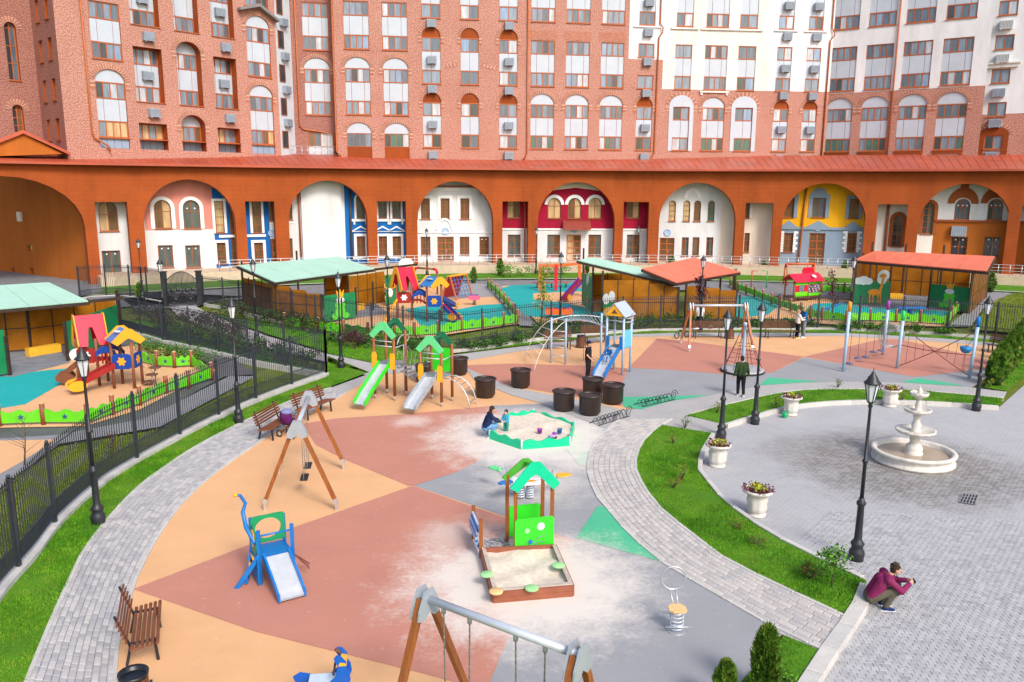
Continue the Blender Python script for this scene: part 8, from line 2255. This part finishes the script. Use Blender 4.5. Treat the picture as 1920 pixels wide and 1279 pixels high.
    for s in 'LR':
        c = MB(); a = P_['an' + s]; tz = max(.03 * k, a.z - .05 * k)
        c2 = V(a.x, a.y, tz)
        c.ball(c2 + V(0, .01 * k, .01), (.045 * k, .06 * k, .05 * k), 10, 6); c.ball(c2 + V(0, -.10 * k, -.005), (.046 * k, .11 * k, .035 * k), 10, 6); c.ball(c2 + V(0, -.04 * k, .012), (.042 * k, .09 * k, .045 * k), 10, 6)
        o = c.build('shoe', shoe, t); remesh(o, .012 * k)
        c = MB(); c.obb(c2 + V(0, -.06 * k, -.03 * k), (.045 * k, 0, 0), (0, .145 * k, 0), (0, 0, .012)); c.build('sole', CLW, o)
    c = MB(); c.ball(hd + V(0, .018 * hs, .03 * hs), (.086 * hs, .098 * hs, .10 * hs), 14, 8); c.ball(hd + V(0, .045 * hs, -.01 * hs), (.08 * hs, .07 * hs, .09 * hs), 12, 7)
    rg = random.Random(3)
    for _ in range(26):
        a = rg.uniform(0, 2 * PI); el = rg.uniform(.15, 1.4); q = hd + V(math.cos(a) * math.cos(el) * .085 * hs, .02 * hs + math.sin(a) * math.cos(el) * .095 * hs, .035 * hs + math.sin(el) * .10 * hs); c.ball(q, .022 * hs, 6, 4)
    if hairlen: cap_(c, hd + V(0, .06 * hs, -.02), hd + V(0, .10 * hs, -hairlen), .075 * hs, .05 * hs)
    o = c.build('hair', hair or HAIRD, t); remesh(o, .009 * hs)
    if hat:
        c = MB(); c.lathe([(.098 * hs, .05 * hs), (.10 * hs, .08 * hs), (.085 * hs, .13 * hs), (.0, .155 * hs)], 14, hd); c.obb(hd + V(0, -.125 * hs, .058 * hs), (.065 * hs, 0, 0), (0, .055 * hs, -.01 * hs), (0, 0, .006)); c.build('cap', hat, t)
    return t, P_
def cl(name, col): return M('cloth_' + name, col, .85, .15, 8, .2, spec=.15)
# crouching man with phone
loc = G(1646, 1139, PZ)
over = dict(pel=(0, .16, .27), chest=(0, -.02, .55), neck=(0, -.17, .74), head=(0, -.27, .86), sh=(.19, -.10, .70), el=(.25, -.33, .50), wr=(.075, -.53, .60), hip=(.1, .13, .27), kn=(.15, -.26, .50), an=(.11, -.10, .085))
tp, P_ = person('man in a plum sweater crouching on the kerb corner, looking at a phone', loc, math.radians(82), None, 1.78, cl('plum', (.20, .018, .085)), cl('olive_grey', (.11, .10, .075)), cl('navy_canvas', (.012, .03, .12)), None, 'long', over=over, vox=.012)
q = V(0, -.635, .63) * 1.78 / 1.72
ph = thing('phone', 'small dark phone held in both hands by the crouching man', 'phone', (loc + Matrix.Rotation(math.radians(82), 3, 'Z') @ q).to_tuple(), math.radians(82))
MB().bev(-.075, .075, -.006, .006, -.036, .036, .004).build('case', RUBB, ph); MB().box(-.068, .068, .006, .008, -.032, .032).build('screen', M('screen_dark', (.03, .03, .04), .1), ph)
# black bag in front of him
bp = thing('backpack', 'black backpack standing on the paving behind the crouching man', 'bag', G(1677, 1117, PZ).to_tuple(), .4)
c = MB(); cap_(c, (0, 0, .12), (0, 0, .34), .13, .11, 12); c.ball((0, -.09, .17), (.11, .07, .12), 10, 6); o = c.build('bag', BLK, bp); remesh(o, .014)
for s in (-1, 1): MB().tube([(.06 * s, .10, .42), (.08 * s, .17, .28), (.07 * s, .13, .06)], .016, 6).build('strap', BLK, bp)
MB().tube([(-.04, .02, .44), (-.03, .02, .49), (.03, .02, .49), (.04, .02, .44)], .01, 6).build('handle', BLK, bp)
# woman and toddler at the sandbox
over = dict(pel=(0, .1, .42), chest=(0, -.04, .68), neck=(0, -.12, .90), head=(0, -.17, 1.03), sh=(.18, -.08, .84), el=(.2, -.25, .66), wr=(.1, -.42, .60), hip=(.1, .06, .42), kn=(.13, -.25, .48), an=(.11, .0, .085))
person('woman in a navy jacket squatting at the green sandbox', G(915, 821), aim(.9, .25), None, 1.66, cl('navy', (.012, .02, .075)), cl('jeans_blue', (.12, .26, .45)), cl('shoe_white', (.6, .6, .6)), None, 'long', over=over, hairlen=.28)
person('toddler in teal trousers and a yellow printed top beside the sandbox', G(949, 818), aim(-.6, -.8), None, .92, cl('sky_top', (.06, .34, .50)), cl('teal_green', (.02, .24, .18)), cl('shoe_dark', (.02, .02, .02)), None, 'long', True, over=dict(el=(.24, -.08, 1.12), wr=(.15, -.28, 1.08)))
# walking person
person('person in a dark green sweater walking along the ring path, seen from behind', G(1388, 743), aim(.1, 1), None, 1.7, cl('forest', (.025, .05, .018)), cl('black', (.01, .01, .013)), cl('shoe_grey', (.35, .36, .38)), None, 'long', over=dict(knL=(.09, -.14, .52), anL=(.10, -.06, .10), knR=(-.09, .03, .5), anR=(-.09, .16, .13), wrL=(.30, .05, .88), wrR=(-.30, -.08, .88), elL=(.26, .08, 1.12), elR=(-.26, .03, 1.12)))
person('man in a black T-shirt and cap standing beside the blue slide', G(1102, 711), aim(.85, -.35), None, 1.74, cl('tee_black', (.012, .012, .014)), cl('black2', (.012, .012, .016)), cl('shoe_white2', (.6, .6, .6)), None, 'short', hat=cl('cap_navy', (.02, .015, .06)), over=dict(wr=(.17, -.22, .92), el=(.22, -.02, 1.12)))
mb_loc = G(1102, 711)
# child on the slide
sp = CH0.lerp(CH1, .42)
over = dict(pel=(0, .25, .98), chest=(0, .30, 1.28), neck=(0, .24, 1.52), head=(0, .20, 1.66), sh=(.17, .27, 1.45), el=(.27, .10, 1.28), wr=(.32, -.12, 1.18), hip=(.09, .22, .96), kn=(.13, -.18, .98), an=(.12, -.50, .66))
person('child in blue clothes sliding down the blue slide', V(sp.x, sp.y, sp.z - .42), aim(CH1.x - CH0.x, CH1.y - CH0.y), None, .98, cl('child_blue', (.02, .12, .38)), cl('child_pale_blue', (.20, .32, .48)), cl('shoe_dk', (.05, .05, .06)), None, 'long', True, over=over, hat=cl('cap_sky', (.05, .30, .55)))
# couple by the bench
person('woman in a white top and black trousers holding the man in blue', G(1494, 634), aim(.95, .1), None, 1.66, cl('white', (.68, .66, .62)), cl('black3', (.012, .012, .018)), cl('shoe_yellow', (.75, .42, .05)), HAIRB, 'long', over=dict(wr=(.12, -.32, 1.12), el=(.24, -.12, 1.14)), hairlen=.2)
person('man in a blue T-shirt and grey trousers embracing the woman in white', G(1505, 633), aim(-.95, -.1), None, 1.8, cl('blue', (.01, .10, .30)), cl('grey', (.18, .20, .22)), cl('shoe_white3', (.6, .6, .6)), HAIRB, 'short', over=dict(wr=(.15, -.32, 1.14), el=(.25, -.1, 1.13)))
person('person in a white T-shirt standing behind the bench with clothes, seen from behind', G(1311, 619), aim(.1, 1), None, 1.62, cl('white2', (.66, .66, .68)), cl('black4', (.012, .012, .016)), cl('shoe_dk2', (.05, .05, .06)), None, 'short')
# things left on the bench
c = G(1331, 631); c.z = .46
t = thing('pink_jacket', 'pink jacket lying on the dark brown bench', 'jacket', c.to_tuple(), .3)
m = MB(); m.ball((0, .02, .06), (.2, .14, .08), 12, 7); m.ball((.1, .1, .12), (.14, .1, .1), 10, 6); o = m.build('bundle', cl('pink', (.72, .40, .42)), t); remesh(o, .02)
m = MB(); cap_(m, (-.08, -.1, .04), (-.12, -.25, -.12), .035, .02); m.build('sleeve', cl('pink', (.72, .40, .42)), t)
c = G(1304, 632); c.z = .46
t = thing('folded_cloth', 'white folded cloth lying on the dark brown bench', 'cloth', c.to_tuple())
m = MB(); m.ball((0, 0, .03), (.2, .12, .045), 12, 6); o = m.build('fold', cl('white3', (.62, .62, .68)), t); m = MB(); m.ball((.05, .02, .07), (.12, .09, .035), 10, 6); m.build('top_fold', cl('white3', (.62, .62, .68)), t)
# purple pram
c = G(545, 818)
t = thing('pram', 'purple pram with a grey blue hood standing before a bench', 'pram', c.to_tuple(), math.radians(-25))
PM = cl('pram_purple', (.10, .012, .10))
m = MB(); cap_(m, (-.2, 0, .55), (.22, 0, .52), .17, .15, 12); o = m.build('cot', PM, t); remesh(o, .02)
m = MB(); n = 9
for i in range(n): 
    a0, a1 = PI * .45 * i / n, PI * .45 * (i + 1) / n
m.ball((-.18, 0, .70), (.22, .20, .24), 14, 9); m.build('hood', PM, t)
m = MB(); m.ball((-.12, 0, .86), (.22, .2, .1), 12, 6); m.build('hood_cover', cl('pram_blue', (.20, .22, .42)), t)
for x in (-.28, .28):
    for y in (-.24, .24):
        w = MB(); w.tube([(x + .11 * math.cos(a * PI / 8), y, .13 + .11 * math.sin(a * PI / 8)) for a in range(16)], .022, 6, True); o = w.build('wheel', RUBB, t); w = MB(); w.tube([(x, y - .03, .13), (x, y + .03, .13)], .04, 8); w.build('hub', STEEL, o)
m = MB()
for y in (-.2, .2): m.tube([(-.28, y, .13), (.2, y, .5)], .014, 6); m.tube([(.28, y, .13), (-.2, y, .5)], .014, 6); m.tube([(.15, y, .5), (.45, y, .95)], .014, 6)
m.tube([(.45, -.2, .95), (.45, .2, .95)], .018, 6); m.build('chassis', BLACKM, t)
# push bike left by the swing
c = G(1278, 634)
t = thing('balance_bike', 'small dark balance bike left beside the bench with clothes', 'bicycle', c.to_tuple(), .5)
for x in (-.36, .36): w = MB(); w.tube([(x + .17 * math.cos(a * PI / 10), 0, .19 + .17 * math.sin(a * PI / 10)) for a in range(20)], .028, 6, True); w.build('wheel', RUBB, t)
m = MB(); m.tube([(-.36, 0, .19), (-.1, 0, .42), (.25, 0, .45), (.36, 0, .19)], .02, 6); m.tube([(.25, 0, .45), (.2, 0, .72)], .018, 6); m.build('frame', BLACKM, t)
MB().tube([(.2, -.2, .74), (.2, .2, .74)], .016, 6).build('handlebar', RUBB, t); m = MB(); m.obb((-.12, 0, .46), (.1, 0, 0), (0, .05, 0), (0, 0, .025)); m.build('saddle', RUBB, t)
